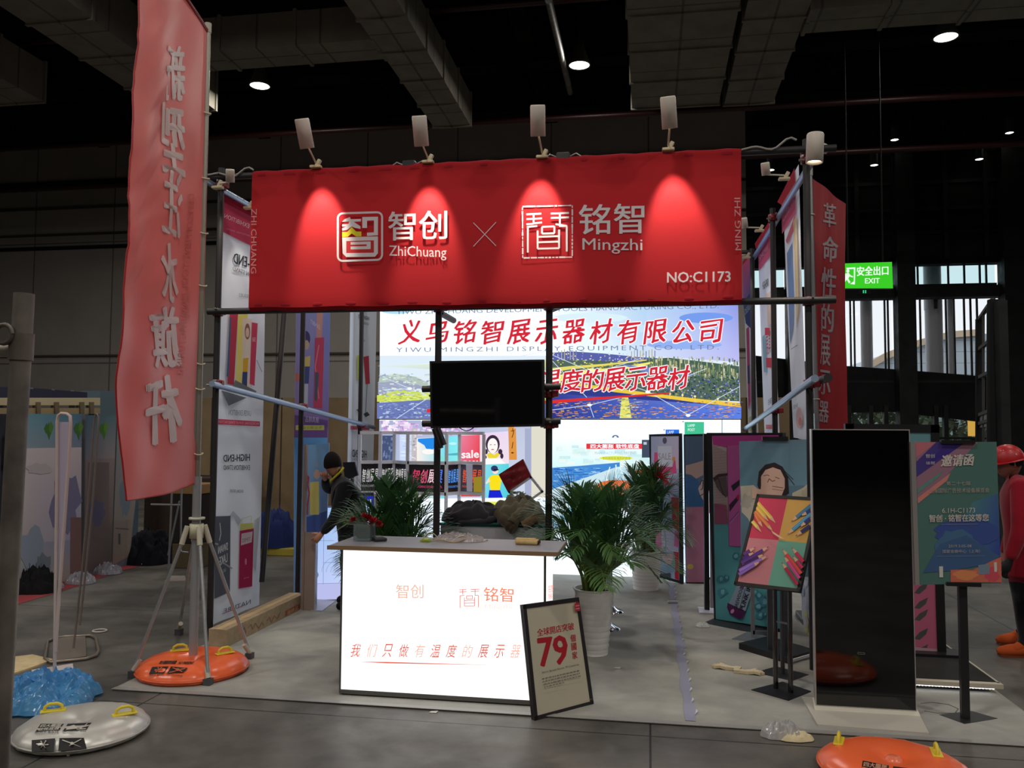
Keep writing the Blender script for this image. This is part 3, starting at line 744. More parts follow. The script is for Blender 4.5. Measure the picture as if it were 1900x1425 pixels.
# left half: same valley, washed out by its own brightness
d.quad([(704, 680), (800, 676), (1020, 668), (1020, 700)], [L(225, 240, 240), W0, L(220, 235, 170), L(190, 200, 150)]); 
d.poly([(708, 702), (735, 694), (775, 700), (800, 712), (800, 720), (706, 724)], L(182, 200, 190)); d.poly([(706, 712), (745, 706), (790, 718), (800, 722), (706, 732)], L(160, 168, 196))
d.poly([(704, 734), (745, 724), (800, 730), (1020, 722), (1020, 746), (800, 748), (704, 746)], L(206, 222, 96)); d.dots(706, 732, 800, 746, 90, 5, 1.5, [L(226, 240, 110), L(170, 190, 90), L(240, 245, 180)], 14)
d.poly([(704, 748), (800, 742), (1020, 744), (1020, 777), (704, 777)], L(110, 124, 186)); d.dots(706, 748, 800, 775, 120, 5, 1.8, [L(140, 156, 205), L(90, 108, 160), L(190, 205, 232)], 16)
d.dots(706, 694, 800, 734, 150, 6, 2, [L(206, 222, 214), L(170, 184, 206), L(226, 236, 226), L(150, 160, 186)], 44)
# network lines laid over the picture
net = L(214, 234, 255); 
for a in ((715, 700, 765, 722), (765, 722, 715, 724), (740, 777, 800, 738), (1022, 658, 1110, 696), (1022, 666, 1090, 738), (1110, 696, 1202, 727), (1202, 727, 1310, 685), (1202, 727, 1276, 770), (1276, 770, 1371, 718), (1020, 762, 1095, 752), (1095, 752, 1180, 732), (1095, 752, 1103, 775), (970, 662, 1022, 652), (1110, 692, 1190, 666)):
    d.line(*a, 1.1, net)
for x, y in ((1202, 728), (1276, 771), (1095, 752), (765, 722)): d.ell(x, y, 4.5, 2.6, L(240, 250, 255, 1.1))
rt = L(214, 40, 58)
def brush(body, x0, x1, yb, h, dy=0.0, halo=True, col=rt, sz=None):
    n = len(body)
    for pas in ((0, 1) if halo else (1,)):
        for i, ch in enumerate(body):
            x = x0+(x1-x0)*i/(n-1); y = yb+dy*i; w = (sz or 40)/2
            if ch == ' ': continue
            s = 1.0 if pas else 1.0
            d.text(ch, (x-w, y+2), (x+w, y-4), (x-w+3, y-h), L(255, 252, 252, 1.1) if pas == 0 else col, bold=.055 if pas == 0 else .018, shear=.06, wob=.012)
        d.up(); d.up()
brush('义乌铭智展示器材有限公司', 764, 1314, 640, 40)
brush('义乌智创展具制造有限公司', 764, 1314, 569, 38)
brush('我们只做有温度的展示器材', 826, 1256, 735, 38, -1.0, sz=38)
d.text('YIWU ZHICHUANG DEVELOPMENT TOOLS MANUFACTURING CO., LTD.', (744, 589), (1331, 578), (744, 579), L(120, 130, 160)); d.text('YIWU MINGZHI DISPLAY EQUIPMENT CO., LTD.', (744, 658), (1331, 653), (744, 648), L(120, 130, 160), space=1.4)
d.poly([(800, 760), (1020, 744), (1240, 730), (1244, 732), (1020, 750), (800, 766)], L(225, 50, 50))
m.build('picture', cs_)

# lower left: a room scene
t = thing('interior_lightbox', 'backlit lower picture of a display room with sale posters', 'light box', (wp.px(860, 1085)[0], WY, 0))
def lbase(m, u0, u1, y0=779): 
    a, b = wp.px(u0, y0), wp.px(u1, y0)
    m.slab([(a[0], WY, .03), (b[0], WY, .03), b, a], (0, .12, 0), 'glow', L(232, 246, 255, 1.45), back=C(80, 82, 86))
m = MB(); lbase(m, 704, 1021); cs_ = m.build('casing', t)
m = MB(); d = Draw(wp.px, m, 'glow', .004, .0008)
d.quad([(704, 780), (1020, 779), (1020, 930), (704, 930)], [L(170, 180, 215), L(196, 204, 226), L(214, 220, 240), L(190, 200, 230)])
d.rect(985, 779, 1020, 925, L(226, 222, 206)); d.rect(974, 779, 986, 925, L(168, 176, 206))
d.dots(706, 779, 880, 803, 170, 7, 5, [L(226, 190, 236), L(246, 226, 250), L(205, 170, 225), L(255, 245, 255), L(186, 150, 205)], 21)
d.rect(742, 800, 764, 925, L(206, 222, 250)); d.dots(743, 805, 762, 900, 60, 9, 2, [L(186, 206, 244), L(224, 236, 255)], 22)
d.rect(764, 795, 774, 930, L(196, 192, 196)); d.dots(764, 797, 773, 925, 60, 4, 2.4, [L(216, 196, 186), L(150, 150, 160), L(230, 226, 226)], 23)
d.rect(706, 808, 730, 856, L(70, 84, 120)); d.dots(708, 810, 728, 854, 24, 3, 5, [L(96, 110, 150), L(120, 134, 170)], 24)
d.quad([(774, 813), (826, 811), (826, 925), (774, 928)], [L(250, 244, 240), L(120, 226, 240), L(120, 214, 232), L(255, 240, 226)])
d.poly([(776, 814), (812, 812), (812, 828), (800, 836), (791, 832), (788, 826), (776, 819)], L(40, 140, 236))
d.ell(796, 838, 12, 5, L(255, 250, 244)); d.rect(812, 845, 826, 858, L(130, 226, 220)); d.quad([(832, 810), (850, 809), (850, 858), (832, 858)], [L(120, 232, 246), L(130, 236, 250), L(140, 240, 236), L(130, 230, 236)])
d.ell(841, 823, 7, 2.5, L(190, 246, 250)); d.poly([(832, 842), (850, 840), (850, 845), (832, 845)], L(90, 180, 200))
d.rect(856, 807, 894, 920, L(245, 225, 232)); d.quad([(856, 808), (891, 807), (891, 860), (856, 860)], [L(238, 130, 160), L(236, 84, 100), L(232, 60, 66), L(226, 100, 130)])
d.text('sale', (857.5, 850), (889, 849), (857.5, 836), L(255, 246, 246), bold=.05); d.text('50%', (860, 866), (888, 866), (860, 855), L(255, 246, 246), bold=.05)
d.rect(856, 862, 892, 921, L(226, 70, 76))
# poster with a girl: head above, full figure below
d.quad([(892, 804), (944, 800), (945, 860), (893, 862)], [L(240, 214, 240), L(236, 220, 246), L(244, 226, 238), L(255, 244, 246)])
hair = L(60, 44, 66)
d.ell(915, 824, 13, 17, hair); d.ell(915, 827, 9.5, 14, L(255, 250, 246)); d.ell(902, 838, 4, 5, hair); d.ell(929, 838, 4, 5, hair); d.ell(901, 849, 3, 5, hair); d.ell(932, 846, 3, 5, hair)
d.poly([(904, 842), (911, 840), (918, 844), (924, 839), (928, 843), (922, 850), (907, 850)], L(236, 216, 60)); d.ell(911.5, 825, 2, .7, L(140, 110, 110)); d.ell(919, 825, 2, .7, L(140, 110, 110)); d.ell(915, 834, 3, 1, L(200, 120, 120))
d.poly([(896, 862), (903, 850), (928, 850), (941, 862)], L(255, 252, 250))
d.quad([(893, 862), (945, 860), (945, 924), (893, 926)], [L(140, 226, 236), L(90, 214, 226), L(80, 206, 224), L(120, 220, 240)])
d.ell(920, 872, 6, 7.5, L(244, 226, 214)); d.ell(918.5, 869, 6.5, 5.5, L(52, 60, 110)); d.rect(917, 870, 926, 872.5, L(30, 30, 50))
d.poly([(908, 886), (915, 881), (925, 881), (932, 886), (928, 910), (911, 909)], L(252, 226, 30)); d.poly([(908, 886), (902, 896), (904, 898), (911, 892)], L(244, 226, 214)); d.poly([(932, 886), (938, 893), (936, 896), (930, 891)], L(244, 226, 214))
d.poly([(909, 909), (929, 909), (935, 925), (907, 925)], L(28, 40, 210))
d.poly([(944, 790), (958, 786), (960, 853), (946, 853)], L(226, 150, 66)); d.path([(952, 795), (954, 803), (951, 812)], 1.4, L(90, 50, 30)); d.path([(949, 800), (956, 799)], 1.2, L(90, 50, 30)); d.path([(953, 820), (951, 832)], 1.4, L(90, 50, 30)); d.ell(952, 840, 2.4, 1.4, L(90, 50, 30))
d.rect(955, 780, 985, 795, L(190, 196, 220)); d.quad([(704, 926), (1020, 922), (1020, 1085), (704, 1085)], [W0, W0, L(225, 240, 255, 1.4), L(222, 238, 255, 1.4)])
d.poly([(800, 905), (852, 907), (852, 918), (800, 915)], L(50, 110, 226)); d.poly([(900, 930), (935, 930), (935, 942), (900, 942)], L(226, 236, 90))
m.build('picture', cs_)

# lower right: road with an orange inflatable base
t = thing('road_lightbox', 'backlit lower picture of a road with an orange inflatable base', 'light box', (wp.px(1195, 1085)[0], WY, 0))
m = MB(); lbase(m, 1024, 1374); cs_ = m.build('casing', t)
m = MB(); d = Draw(wp.px, m, 'glow', .004, .0008)
d.quad([(1024, 780), (1374, 779), (1374, 900), (1024, 880)], [W0, W0, L(190, 236, 240), L(205, 242, 246)])
d.dots(1030, 825, 1200, 862, 60, 14, 7, [L(224, 248, 246), L(206, 240, 242), L(240, 252, 250)], 31)
d.poly([(1024, 868), (1080, 864), (1150, 858), (1150, 866), (1024, 908)], L(70, 140, 214)); d.dots(1026, 868, 1120, 892, 130, 10, 1.3, [L(40, 96, 190), L(120, 186, 236), L(60, 120, 206), L(170, 216, 246)], 32)
d.quad([(1024, 908), (1165, 864), (1240, 864), (1240, 990)], [L(130, 200, 220), L(206, 240, 250), L(214, 240, 250), L(150, 205, 236)])
d.poly([(1024, 908), (1240, 880), (1240, 1010), (1024, 1010)], L(140, 200, 232)); d.poly([(1024, 908), (1145, 866), (1149, 866), (1070, 930), (1050, 950), (1024, 975)], L(205, 232, 240)); d.line(1065, 932, 1128, 890, 2.5, W0)
d.poly([(1024, 985), (1090, 940), (1240, 940), (1240, 1085), (1024, 1085)], L(230, 245, 255, 1.45))
d.rect(1088, 823, 1198, 833, L(226, 60, 66)); d.text('四大膨胀 软性底盘', (1096, 832), (1186, 832), (1096, 824), W0, bold=.02); d.ell(1196, 829, 6, 5, L(236, 70, 66))
d.text('MANUFACTURING PATENT', (1104, 843), (1180, 843), (1104, 838), L(170, 200, 214)); d.ell(1143, 850, 31, 4.2, L(232, 240, 80)); d.text('专利授权标准防护底座', (1118, 853), (1170, 853), (1118, 847.5), L(150, 150, 60))
d.ell(1142, 812, 6.5, 5, L(96, 116, 160), a0=180, a1=360); d.ell(1142, 812, 2.6, 3, W0, a0=180, a1=360)
for a in ((1120, 906, 1132, 866, 1.6), (1143, 894, 1143, 862, 2), (1166, 904, 1150, 866, 1.6), (1174, 890, 1160, 862, 1.4)): d.line(*a, L(240, 250, 255, 1.1))
d.ell(1143, 907, 41, 17, L(226, 90, 50)); d.ell(1143, 902, 36, 11, L(246, 124, 70)); d.poly([(1120, 908), (1138, 907), (1136, 913), (1118, 914)], L(120, 50, 40)); d.poly([(1143, 907), (1160, 908), (1160, 914), (1143, 913)], L(120, 50, 40))
d.ell(1189, 875, 10, 4, L(236, 90, 60)); d.ell(1200, 887, 7, 3.4, L(236, 100, 60))
d.rect(1191, 816, 1207, 849, L(66, 78, 96)); d.rect(1194, 820, 1200, 825, L(190, 200, 210)); d.rect(1235, 797, 1260, 812, L(40, 110, 226)); d.text('LAMP', (1238, 805), (1250, 805), (1238, 799), L(240, 250, 255)); 
d.rect(1270, 783, 1306, 812, L(70, 196, 150)); d.text('LAMP', (1276, 792), (1289, 792), (1276, 787), L(220, 250, 236), bold=.03); d.text('POST', (1276, 800), (1289, 800), (1276, 795), L(220, 250, 236), bold=.03)
d.rect(1338.5, 779, 1340, 812, L(120, 140, 160)); d.poly([(1266, 781), (1270, 782.5), (1266, 784)], L(120, 140, 160)); d.poly([(1231, 796), (1235, 797.5), (1231, 799)], L(120, 140, 160))
m.build('picture', cs_)
# ================================================================ side banners
def hang(pl, q, lab, name='side_banner', cat='banner', group='printed side banners', paint=None, amp=.008, col=C(226, 234, 248)):
    """q: px corners TL TR BR BL on plane pl"""
    P = [pl.px(*a) for a in q]
    t = thing(name, lab, cat, (P[2]+P[3])/2, group)
    def f(s, r):
        p = (P[0]*(1-s)+P[1]*s)*(1-r) + (P[3]*(1-s)+P[2]*s)*r
        return p + pl.n*(amp*math.sin(s*13+r*2)*min(1, r*3))
    m = MB(); m.grid(f, 18, 20, 'sheer', col); cl_ = m.build('cloth', t)
    m = MB(); d = Draw(lambda u, v, e=0: pl.px(u, v, e+amp), m, 'sheer'); paint(d); m.build('print', cl_)
    return t
lp = xplane(BX0-.09)
PK = C(196, 64, 96); PKL = C(214, 110, 134); GY = C(120, 124, 136); DK = C(52, 54, 62)
def p_left_a(d):
    d.poly([(408, 360), (470, 391), (469, 420), (407, 373)], C(150, 20, 46)); d.poly([(407, 372), (469, 404), (468, 458), (405, 427)], PK)
    d.text('THE EXHIBITION', (479, 432), (414, 404), (480, 424), C(236, 210, 220), mirror=False)
    d.text('INTERNATIONAL SHOW', (478, 444), (418, 426), (478, 441), C(220, 160, 180))
    d.text('HIGH-END', (492, 507), (431, 488), (493, 488), DK, bold=.03); d.text('EXHIBITION STAND', (492, 524), (430, 502), (492, 516), GY, bold=.02)
    d.text('SOCIAL ISSUES', (486, 556), (441, 550), (486, 550), GY)
    # printed showroom picture with tall posters
    d.poly([(424, 580), (440, 572), (432, 715), (420, 712)], C(186, 60, 84)); d.poly([(440, 576), (458, 580), (450, 722), (436, 716)], C(226, 214, 120)); d.poly([(448, 590), (466, 592), (462, 725), (446, 722)], C(228, 216, 208))
    d.ell(457, 615, 5, 15, C(150, 110, 96)); d.ell(457, 617, 3.4, 9, C(236, 206, 190)); d.poly([(449, 665), (459, 664), (457, 690), (448, 690)], C(226, 180, 50)); d.poly([(448, 690), (457, 690), (456, 722), (446, 722)], C(60, 80, 130))
    d.poly([(465, 598), (476, 600), (470, 716), (461, 712)], C(206, 70, 100)); d.text('50', (472, 634), (466, 634), (472, 626), C(240, 220, 226)); d.poly([(424, 590), (427, 588), (422, 700), (418, 698)], C(70, 110, 150))
    d.poly([(434, 705), (474, 726), (470, 732), (430, 716)], C(120, 124, 130)); d.poly([(408, 724), (455, 738), (422, 753)], C(112, 118, 128)); d.path([(474, 668), (480, 682), (484, 690)], 1, GY)
    d.text('LAYER EXHIBITION', (463, 772), (422, 770), (463, 762), GY); d.poly([(397, 777), (480, 782), (480, 791), (397, 787)], C(206, 70, 100)); d.text('PROFESSIONAL DISPLAY STAND FACTORY', (478, 789), (402, 785), (478, 784), C(236, 200, 210))
    d.text('HIGH-END', (461, 855), (412, 857), (461, 842), DK, bold=.03); d.text('EXHIBITION STAND', (461, 872), (412, 872), (461, 863), DK, bold=.015); d.text('SOCIAL ISSUES', (449, 914), (424, 913), (449, 909), GY, bold=.02)
    d.poly([(446, 965), (430, 948), (420, 960), (432, 958), (440, 975)], C(196, 200, 210)); d.poly([(470, 965), (480, 958), (472, 1060), (460, 1040)], C(200, 204, 212))
    d.poly([(396, 958), (425, 957), (424, 1098), (395, 1111)], C(96, 100, 112)); d.text('SWAN', (420, 1020), (402, 1028), (420, 1006), C(226, 228, 232), bold=.03); d.text('LAKE', (419, 1042), (404, 1050), (419, 1026), C(226, 228, 232), bold=.03); d.text('BALLET', (416, 1060), (407, 1064), (416, 1054), C(200, 204, 210))
    d.path([(405, 970), (407, 990), (404, 1003)], 1.4, C(226, 228, 232)); d.path([(390, 1007), (402, 1010)], 3, C(180, 184, 190)); d.path([(408, 1042), (428, 1055)], 3, C(170, 174, 184))
    d.poly([(442, 985), (468, 980), (465, 1088), (440, 1092)], C(178, 42, 92)); d.poly([(445, 990), (466, 986), (464, 1006), (444, 1012)], C(226, 214, 220)); d.text('TIMES', (462, 1003), (446, 1007), (462, 996), C(150, 120, 130)); d.poly([(443, 972), (466, 970), (467, 981), (443, 984)], C(206, 206, 120)); d.path([(446, 972), (446, 962), (463, 957), (463, 970)], 1, C(206, 206, 150))
    d.ell(453, 1042, 2, 6, C(220, 150, 180)); d.text('STYLE', (459, 1072), (449, 1074), (459, 1070), C(226, 190, 206)); d.text('NATURE', (462, 1120), (412, 1138), (462, 1112), GY, bold=.01); d.line(409, 1139, 452, 1122, 1, C(180, 90, 110))
hang(lp, ((408, 362), (494, 405), (480, 1122), (387, 1163)), 'white showroom printed side banner with reversed lettering, nearest the red flag', paint=p_left_a)
def p_left_b(d):
    d.quad([(550, 470), (613, 490), (607, 830), (544, 830)], [C(150, 160, 206), C(120, 150, 210), C(140, 110, 170), C(150, 118, 176)])
    d.poly([(545, 770), (607, 780), (605, 812), (544, 812)], C(120, 84, 150)); d.quad([(544, 812), (606, 812), (600, 1085), (543, 1100)], [C(96, 160, 214), C(110, 176, 226), C(160, 186, 226), C(150, 184, 226)])
    d.text('展具精品', (590, 785), (565, 783), (590, 774), C(216, 206, 226)); d.rect(547, 789, 600, 798, C(206, 206, 100)); d.text('专业展示器材', (596, 796), (551, 796), (596, 791), C(120, 120, 70)); d.poly([(586, 575), (598, 575), (592, 700), (584, 700)], C(206, 150, 140))
    d.ell(566, 628, 8, 14, C(70, 60, 110)); d.ell(567, 640, 5, 9, C(196, 170, 150)); d.poly([(560, 664), (574, 660), (573, 680), (560, 680)], C(222, 198, 110)); d.poly([(559, 680), (573, 680), (571, 712), (560, 712)], C(70, 84, 140)); d.poly([(560, 712), (570, 712), (569, 755), (561, 755)], C(196, 200, 214))
    d.poly([(583, 627), (600, 626), (596, 758), (580, 756)], C(200, 70, 100)); d.path([(590, 640), (583, 680), (590, 740)], 2, C(220, 130, 150)); d.poly([(583, 690), (590, 692), (586, 745), (582, 742)], C(80, 96, 110))
    d.ell(550, 700, 5, 8, C(206, 120, 110)); d.text('EXHIBIT', (592, 612), (574, 600), (592, 604), C(220, 214, 226))
hang(lp, ((550, 470), (613, 492), (600, 1085), (543, 1104)), 'purple blue printed side banner of dressed figures, beside the man', paint=p_left_b, col=C(186, 196, 220))
def p_left_c(d):
    d.text('HIGH-END', (684, 595), (664, 590), (684, 588), DK, bold=.02); d.text('EXHIBITION', (683, 604), (666, 600), (683, 599), GY)
    d.poly([(661, 660), (672, 655), (671, 700), (662, 706)], C(206, 214, 110)); d.poly([(673, 662), (683, 660), (685, 712), (677, 713)], C(222, 84, 100)); d.line(667, 704, 665, 758, 1, GY); d.line(680, 712, 677, 768, 1, GY); d.poly([(660, 760), (668, 757), (670, 763), (663, 764)], C(90, 94, 104)); d.poly([(673, 768), (680, 764), (685, 770), (677, 774)], C(90, 94, 104))
    d.poly([(649, 790), (684, 793), (684, 798), (649, 797)], C(206, 90, 120)); d.text('HIGH-END', (679, 850), (652, 848), (679, 836), DK, bold=.03); d.text('EXHIBITION', (678, 856), (653, 855), (678, 851), GY); d.text('SOCIAL', (676, 634), (664, 632), (676, 630), GY)
hang(lp, ((651, 505), (700, 520), (688, 1002), (640, 1018)), 'white showroom printed side banner beside the back light box', paint=p_left_c)
rp_ = xplane(BX1+.09)
def p_right_a(d):
    d.poly([(1476, 312), (1444, 375), (1452, 380), (1478, 338)], C(160, 24, 44)); d.poly([(1478, 338), (1452, 380), (1453, 434), (1478, 396)], C(206, 96, 130)); d.text('EXHIBITION', (1455, 412), (1476, 375), (1455, 392), C(226, 190, 206)); d.poly([(1477, 398), (1460, 446), (1462, 452), (1479, 420)], C(206, 110, 130))
    d.poly([(1462, 470), (1472, 450), (1476, 560), (1468, 640)], C(130, 160, 206)); d.poly([(1474, 410), (1480, 400), (1484, 560), (1480, 610)], C(226, 206, 170)); d.line(1470, 648, 1482, 640, 1, GY); d.ell(1485, 775, 6, 20, C(226, 190, 190)); d.ell(1487, 782, 3, 8, C(214, 150, 140)); d.text('XHI', (1474, 760), (1482, 756), (1474, 752), GY)
hang(rp_, ((1452, 357), (1482, 305), (1500, 818), (1474, 812)), 'pale side banner beside the right corner post of the scaffold', paint=p_right_a)
def p_right_b(d):
    d.poly([(1428, 412), (1402, 452), (1404, 462), (1430, 424)], C(170, 26, 46)); d.poly([(1430, 424), (1407, 458), (1410, 502), (1432, 474)], C(206, 90, 124)); d.text('SHOW', (1410, 486), (1427, 464), (1410, 474), C(230, 180, 200))
    d.text('HIGH-END', (1417, 538), (1428, 530), (1416, 524), DK, bold=.02); d.poly([(1423, 545), (1431, 540), (1434, 600), (1426, 605)], C(226, 206, 196)); d.rect(1421, 608, 1430, 622, C(214, 80, 96)); d.rect(1423, 664, 1434, 682, C(214, 80, 96)); d.text('展具', (1424, 660), (1432, 655), (1423, 625), C(196, 90, 110))
    d.poly([(1416, 625), (1421, 620), (1424, 690), (1419, 690)], C(150, 190, 206)); d.rect(1423, 788, 1444, 796, C(224, 130, 140)); d.text('EXHIBITION', (1427, 752), (1437, 745), (1427, 742), GY)
hang(rp_, ((1406, 447), (1431, 410), (1448, 812), (1420, 808)), 'pale side banner with a red stripe, middle of the right side', paint=p_right_b)
def p_right_c(d):
    d.poly([(1396, 462), (1379, 486), (1379, 492), (1397, 470)], C(170, 26, 46)); d.quad([(1379, 492), (1397, 470), (1398, 540), (1380, 560)], [C(206, 90, 140), C(214, 90, 130), C(120, 100, 170), C(150, 110, 180)]); d.poly([(1380, 560), (1398, 538), (1397, 612), (1385, 600)], C(70, 90, 150)); d.text('DESIGN', (1384, 585), (1396, 570), (1383, 574), C(200, 206, 226), bold=.02)
    d.poly([(1386, 610), (1391, 606), (1394, 745), (1390, 760)], C(206, 90, 150)); d.poly([(1395, 670), (1400, 660), (1402, 705), (1397, 710)], C(206, 206, 130)); d.poly([(1388, 680), (1392, 676), (1393, 712), (1389, 712)], C(90, 90, 150)); d.poly([(1397, 712), (1404, 700), (1405, 760), (1399, 775)], C(150, 180, 214)); d.poly([(1391, 775), (1405, 765), (1406, 800), (1392, 800)], C(206, 214, 170))
hang(rp_, ((1379, 489), (1397, 463), (1408, 806), (1390, 806)), 'magenta topped side banner, deepest on the right side', paint=p_right_c)

# ================================================================ tall flags
t = thing('tall_flag', 'huge red reversed calligraphy flag on an aluminium pole over an orange base', 'flag', (-3.151, 5.458, 0))
fpole = k((-3.165, 5.458)); ffree = k((-3.08, 4.52))
fp = vplane(fpole, ffree)
def ripple(u, v):
    a = max(0, min(1, (378-u)/80.0))
    return .013*a*math.sin((u+v*.16)*.085+.3) + .007*a*math.sin(v*.031-u*.05) + .0025*a*math.sin(u*.33+v*.21)*(1 if v < 520 else .3) + .0022*math.sin(v*.11+u*.09)*a*(1 if v < 560 else .4)
def flagpx(u, v, e=0): return fp.px(u, v, e + ripple(u, v))
def interp(pts, v):
    for (u0, v0), (u1, v1) in zip(pts[:-1], pts[1:]):
        if v <= v1 or (u1, v1) == pts[-1]: return u0+(u1-u0)*(v-v0)/(v1-v0)
LE = [(263, -130), (258, 90), (246, 250), (230, 500), (218, 700), (222, 800), (233, 928)]
RE = [(384, 58), (379, 250), (372, 480), (364, 700), (360, 800), (372, 893)]
def fpt(s, r):
    vl = -130+(928+130)*r; vr = 58+(893-58)*r
    ul = interp(LE, vl); ur = interp(RE, vr)
    u = ur+(ul-ur)*s; v = vr+(vl-vr)*s + (6*math.sin(s*3.14) if r > .98 else 0)
    return u, v
m = MB(); fred = (.70, .135, .125, 1)
m.grid(lambda s, r: flagpx(*fpt(s, r)), 40, 90, 'satin', fred)
fc_ = m.build('flag_cloth', t)
m = MB()
edge = [flagpx(*fpt(1, i/60)) for i in range(61)] ; m.tube(edge, .006, 'satin', (.5, .01, .012, 1), 6)
edge = [flagpx(*fpt(i/24, 1)) for i in range(25)]; m.tube(edge, .006, 'satin', (.5, .012, .012, 1), 6)
edge = [flagpx(*fpt(i/24, 0))+k((0, 0, .01)) for i in range(25)]; m.tube(edge, .012, 'satin', (.35, .01, .016, 1), 8)
m.build('hem', fc_)
m = MB(); d = Draw(flagpx, m, 'satin', .0035, .0003); fw_ = C(226, 206, 204)
for ch, (bl, br, tl) in zip('新型注水旗杆', (((340, 188), (306, 186), (344, 86)), ((341, 328), (304, 316), (340, 203)), ((332, 445), (302, 430), (336, 325)), ((330, 560), (297, 562), (328, 452)), ((334, 680), (283, 682), (330, 570)), ((333, 815), (273, 826), (328, 694)))):
    d.text(ch, bl, br, tl, fw_, bold=.045, shear=.05, wob=.006)
d.text('DEVELOPMENT TOOL MANUFACTURING', (360, 360), (338, 696), (349, 360), C(196, 96, 88))
d.text('ZhiChuang', (356, 540), (350, 590), (346, 540), C(196, 110, 90))
m.build('lettering', fc_)
m = MB(); top = aY(386, 56, 5.458); alu = C(176, 176, 178)
zt = float(top[2]); bx, by = -3.151, 5.458
tx = float(top[0])
P = lambda z: (bx+(tx-bx)*z/zt, by, z)
m.tube([P(1.28), P(zt)], .02, 'metal', C(150, 146, 134), 14)
m.tube([P(.12), P(1.36)], .03, 'metal', alu, 16)
m.tube([P(zt-.02), P(zt+.05)], .024, 'plastic', C(170, 168, 150), 12)
m.build('pole', t)
m = MB(); a0 = flagpx(*fpt(0, 0)); a1 = flagpx(*fpt(1, 0)); m.tube([a0, a1], .008, 'metal', C(120, 60, 60), 8); m.build('top_arm', t)
m = MB()
m.lathe([(.033, 1.03), (.048, 1.03), (.048, .93), (.033, .93)], 'plastic', C(196, 190, 160), 16, at=(bx, by, 0)); m.lathe([(.03, 1.075), (.055, 1.075), (.055, 1.06), (.03, 1.06)], 'plastic', C(206, 202, 186), 16, at=(bx, by, 0)); m.build('collar', t)
for zz, nm in ((3.98, 0), (3.5, 0), (3.1, 0), (2.72, 0), (2.16, 0), (1.98, 0), (1.52, 0)):
    c = P(zz); m = MB(); pts = [(c[0]+.032*math.cos(a), c[1]+.036*math.sin(a), zz+.006*math.sin(2*a)) for a in np.linspace(0, 2*math.pi, 17)]; m.tube(pts, .005, 'plastic', C(214, 206, 176), 6); m.build('flag_ring', t)
feet = (fl(247, 1258), fl(386, 1273), fl(463, 1224), fl(332, 1178))
for f in feet:
    f = np.array(f); h = k((bx, by, 1.0)); dr = f-h; dr2 = k((dr[0], dr[1], 0)); dr2 /= np.linalg.norm(dr2)
    m = MB(); a = h+dr2*.06; m.tube([a, f+k((0, 0, .05))], .0125, 'metal', alu, 10); m.build('leg', t)
    q = [o for o in t.children if o.name.startswith('leg')][-1]
    POS[q.name] = POS[t.name]
    mm = MB(); mm.tube([a+k((0, 0, .015)), a+(f-a)*.11], .019, 'plastic', C(206, 200, 180), 10); mm.build('leg_hinge', q)
    mm = MB(); mm.tube([f+(a-f)*.12, f+k((0, 0, .05))], .018, 'plastic', C(196, 186, 170), 10); mm.box(f+k((0, 0, .025)), (.05, .05, .05), 'plastic', C(76, 76, 80)); mm.build('foot', q)

RINGS = []
def inflatable(c, R, H, col, fin, name, lab, handles, yaw=0.0, seed=1, wr=.012, dim=True):
    c = k((c[0], c[1], 0.0)); t = thing(name, lab, 'inflatable base', c, 'inflatable water bases')
    prof = [(.0, .60), (.05, .62), (.10, .70), (.2, .86), (.38, .97), (.56, 1.0), (.72, .94), (.85, .80), (.94, .60), (.985, .42), (1.0, .30), (.985, .16), (.93, .04), (.80, .0), (0, .0)]
    rnd = random.Random(seed); ph = [rnd.uniform(0, 6.28) for _ in range(5)]
    def mod(a, r, zz):
        e = max(0, r/R-.6)/.4
        w = wr*e*(math.sin(17*a+ph[0])+.7*math.sin(29*a+ph[1])+.5*math.sin(11*a+ph[2]))
        return (r*(1+w*.6), zz*(1+w*1.4))
    def zr(r):
        q = r/R
        for (a, b), (a2, b2) in zip(prof[:11], prof[1:11]):
            if q <= a2: return H*(b+(b2-b)*(q-a)/(a2-a))
        return H*.3
    m = MB(); m.lathe([(a*R, b*H) for a, b in prof], fin, col, 72, at=c, mod=mod); ir_ = m.build('inflated_ring', t); RINGS.append(ir_)
    m = MB(); m.tube([c+k((R*1.0*math.cos(a), R*1.0*math.sin(a), H*.3)) for a in np.linspace(0, 2*math.pi, 49)], .006, fin, tuple(x*.8 for x in col[:3])+(1,), 6); m.build('seam', ir_)
    for hx, hy, ang in handles:      # handles: direction on the ring
        p = c+k((hx*R, hy*R, 0)); p[2] = zr(math.hypot(hx, hy)*R); ye = C(228, 206, 60)
        m = MB(); ca, sa = math.cos(ang), math.sin(ang)
        m.rbox(p+k((0, 0, .004)), (.13, .05, .008), .003, 'plastic', ye, rz=ang)
        pts = [p+k((ca*x, sa*x, y)) for x, y in ((-.045, .006), (-.042, .03), (-.02, .042), (.02, .042), (.042, .03), (.045, .006))]
        m.tube(pts, .009, 'plastic', ye, 8); m.build('handle', t)
    def surf(u, v, e=0):
        zz = H*.9
        for _ in range(12):
            p = fl(u, v, zz); r = math.hypot(p[0]-c[0], p[1]-c[1]); zz = .5*zz+.5*zr(min(r, R))
        return p + (CAMPOS-p)/np.linalg.norm(CAMPOS-p)*(.006+e*2)
    return t, surf
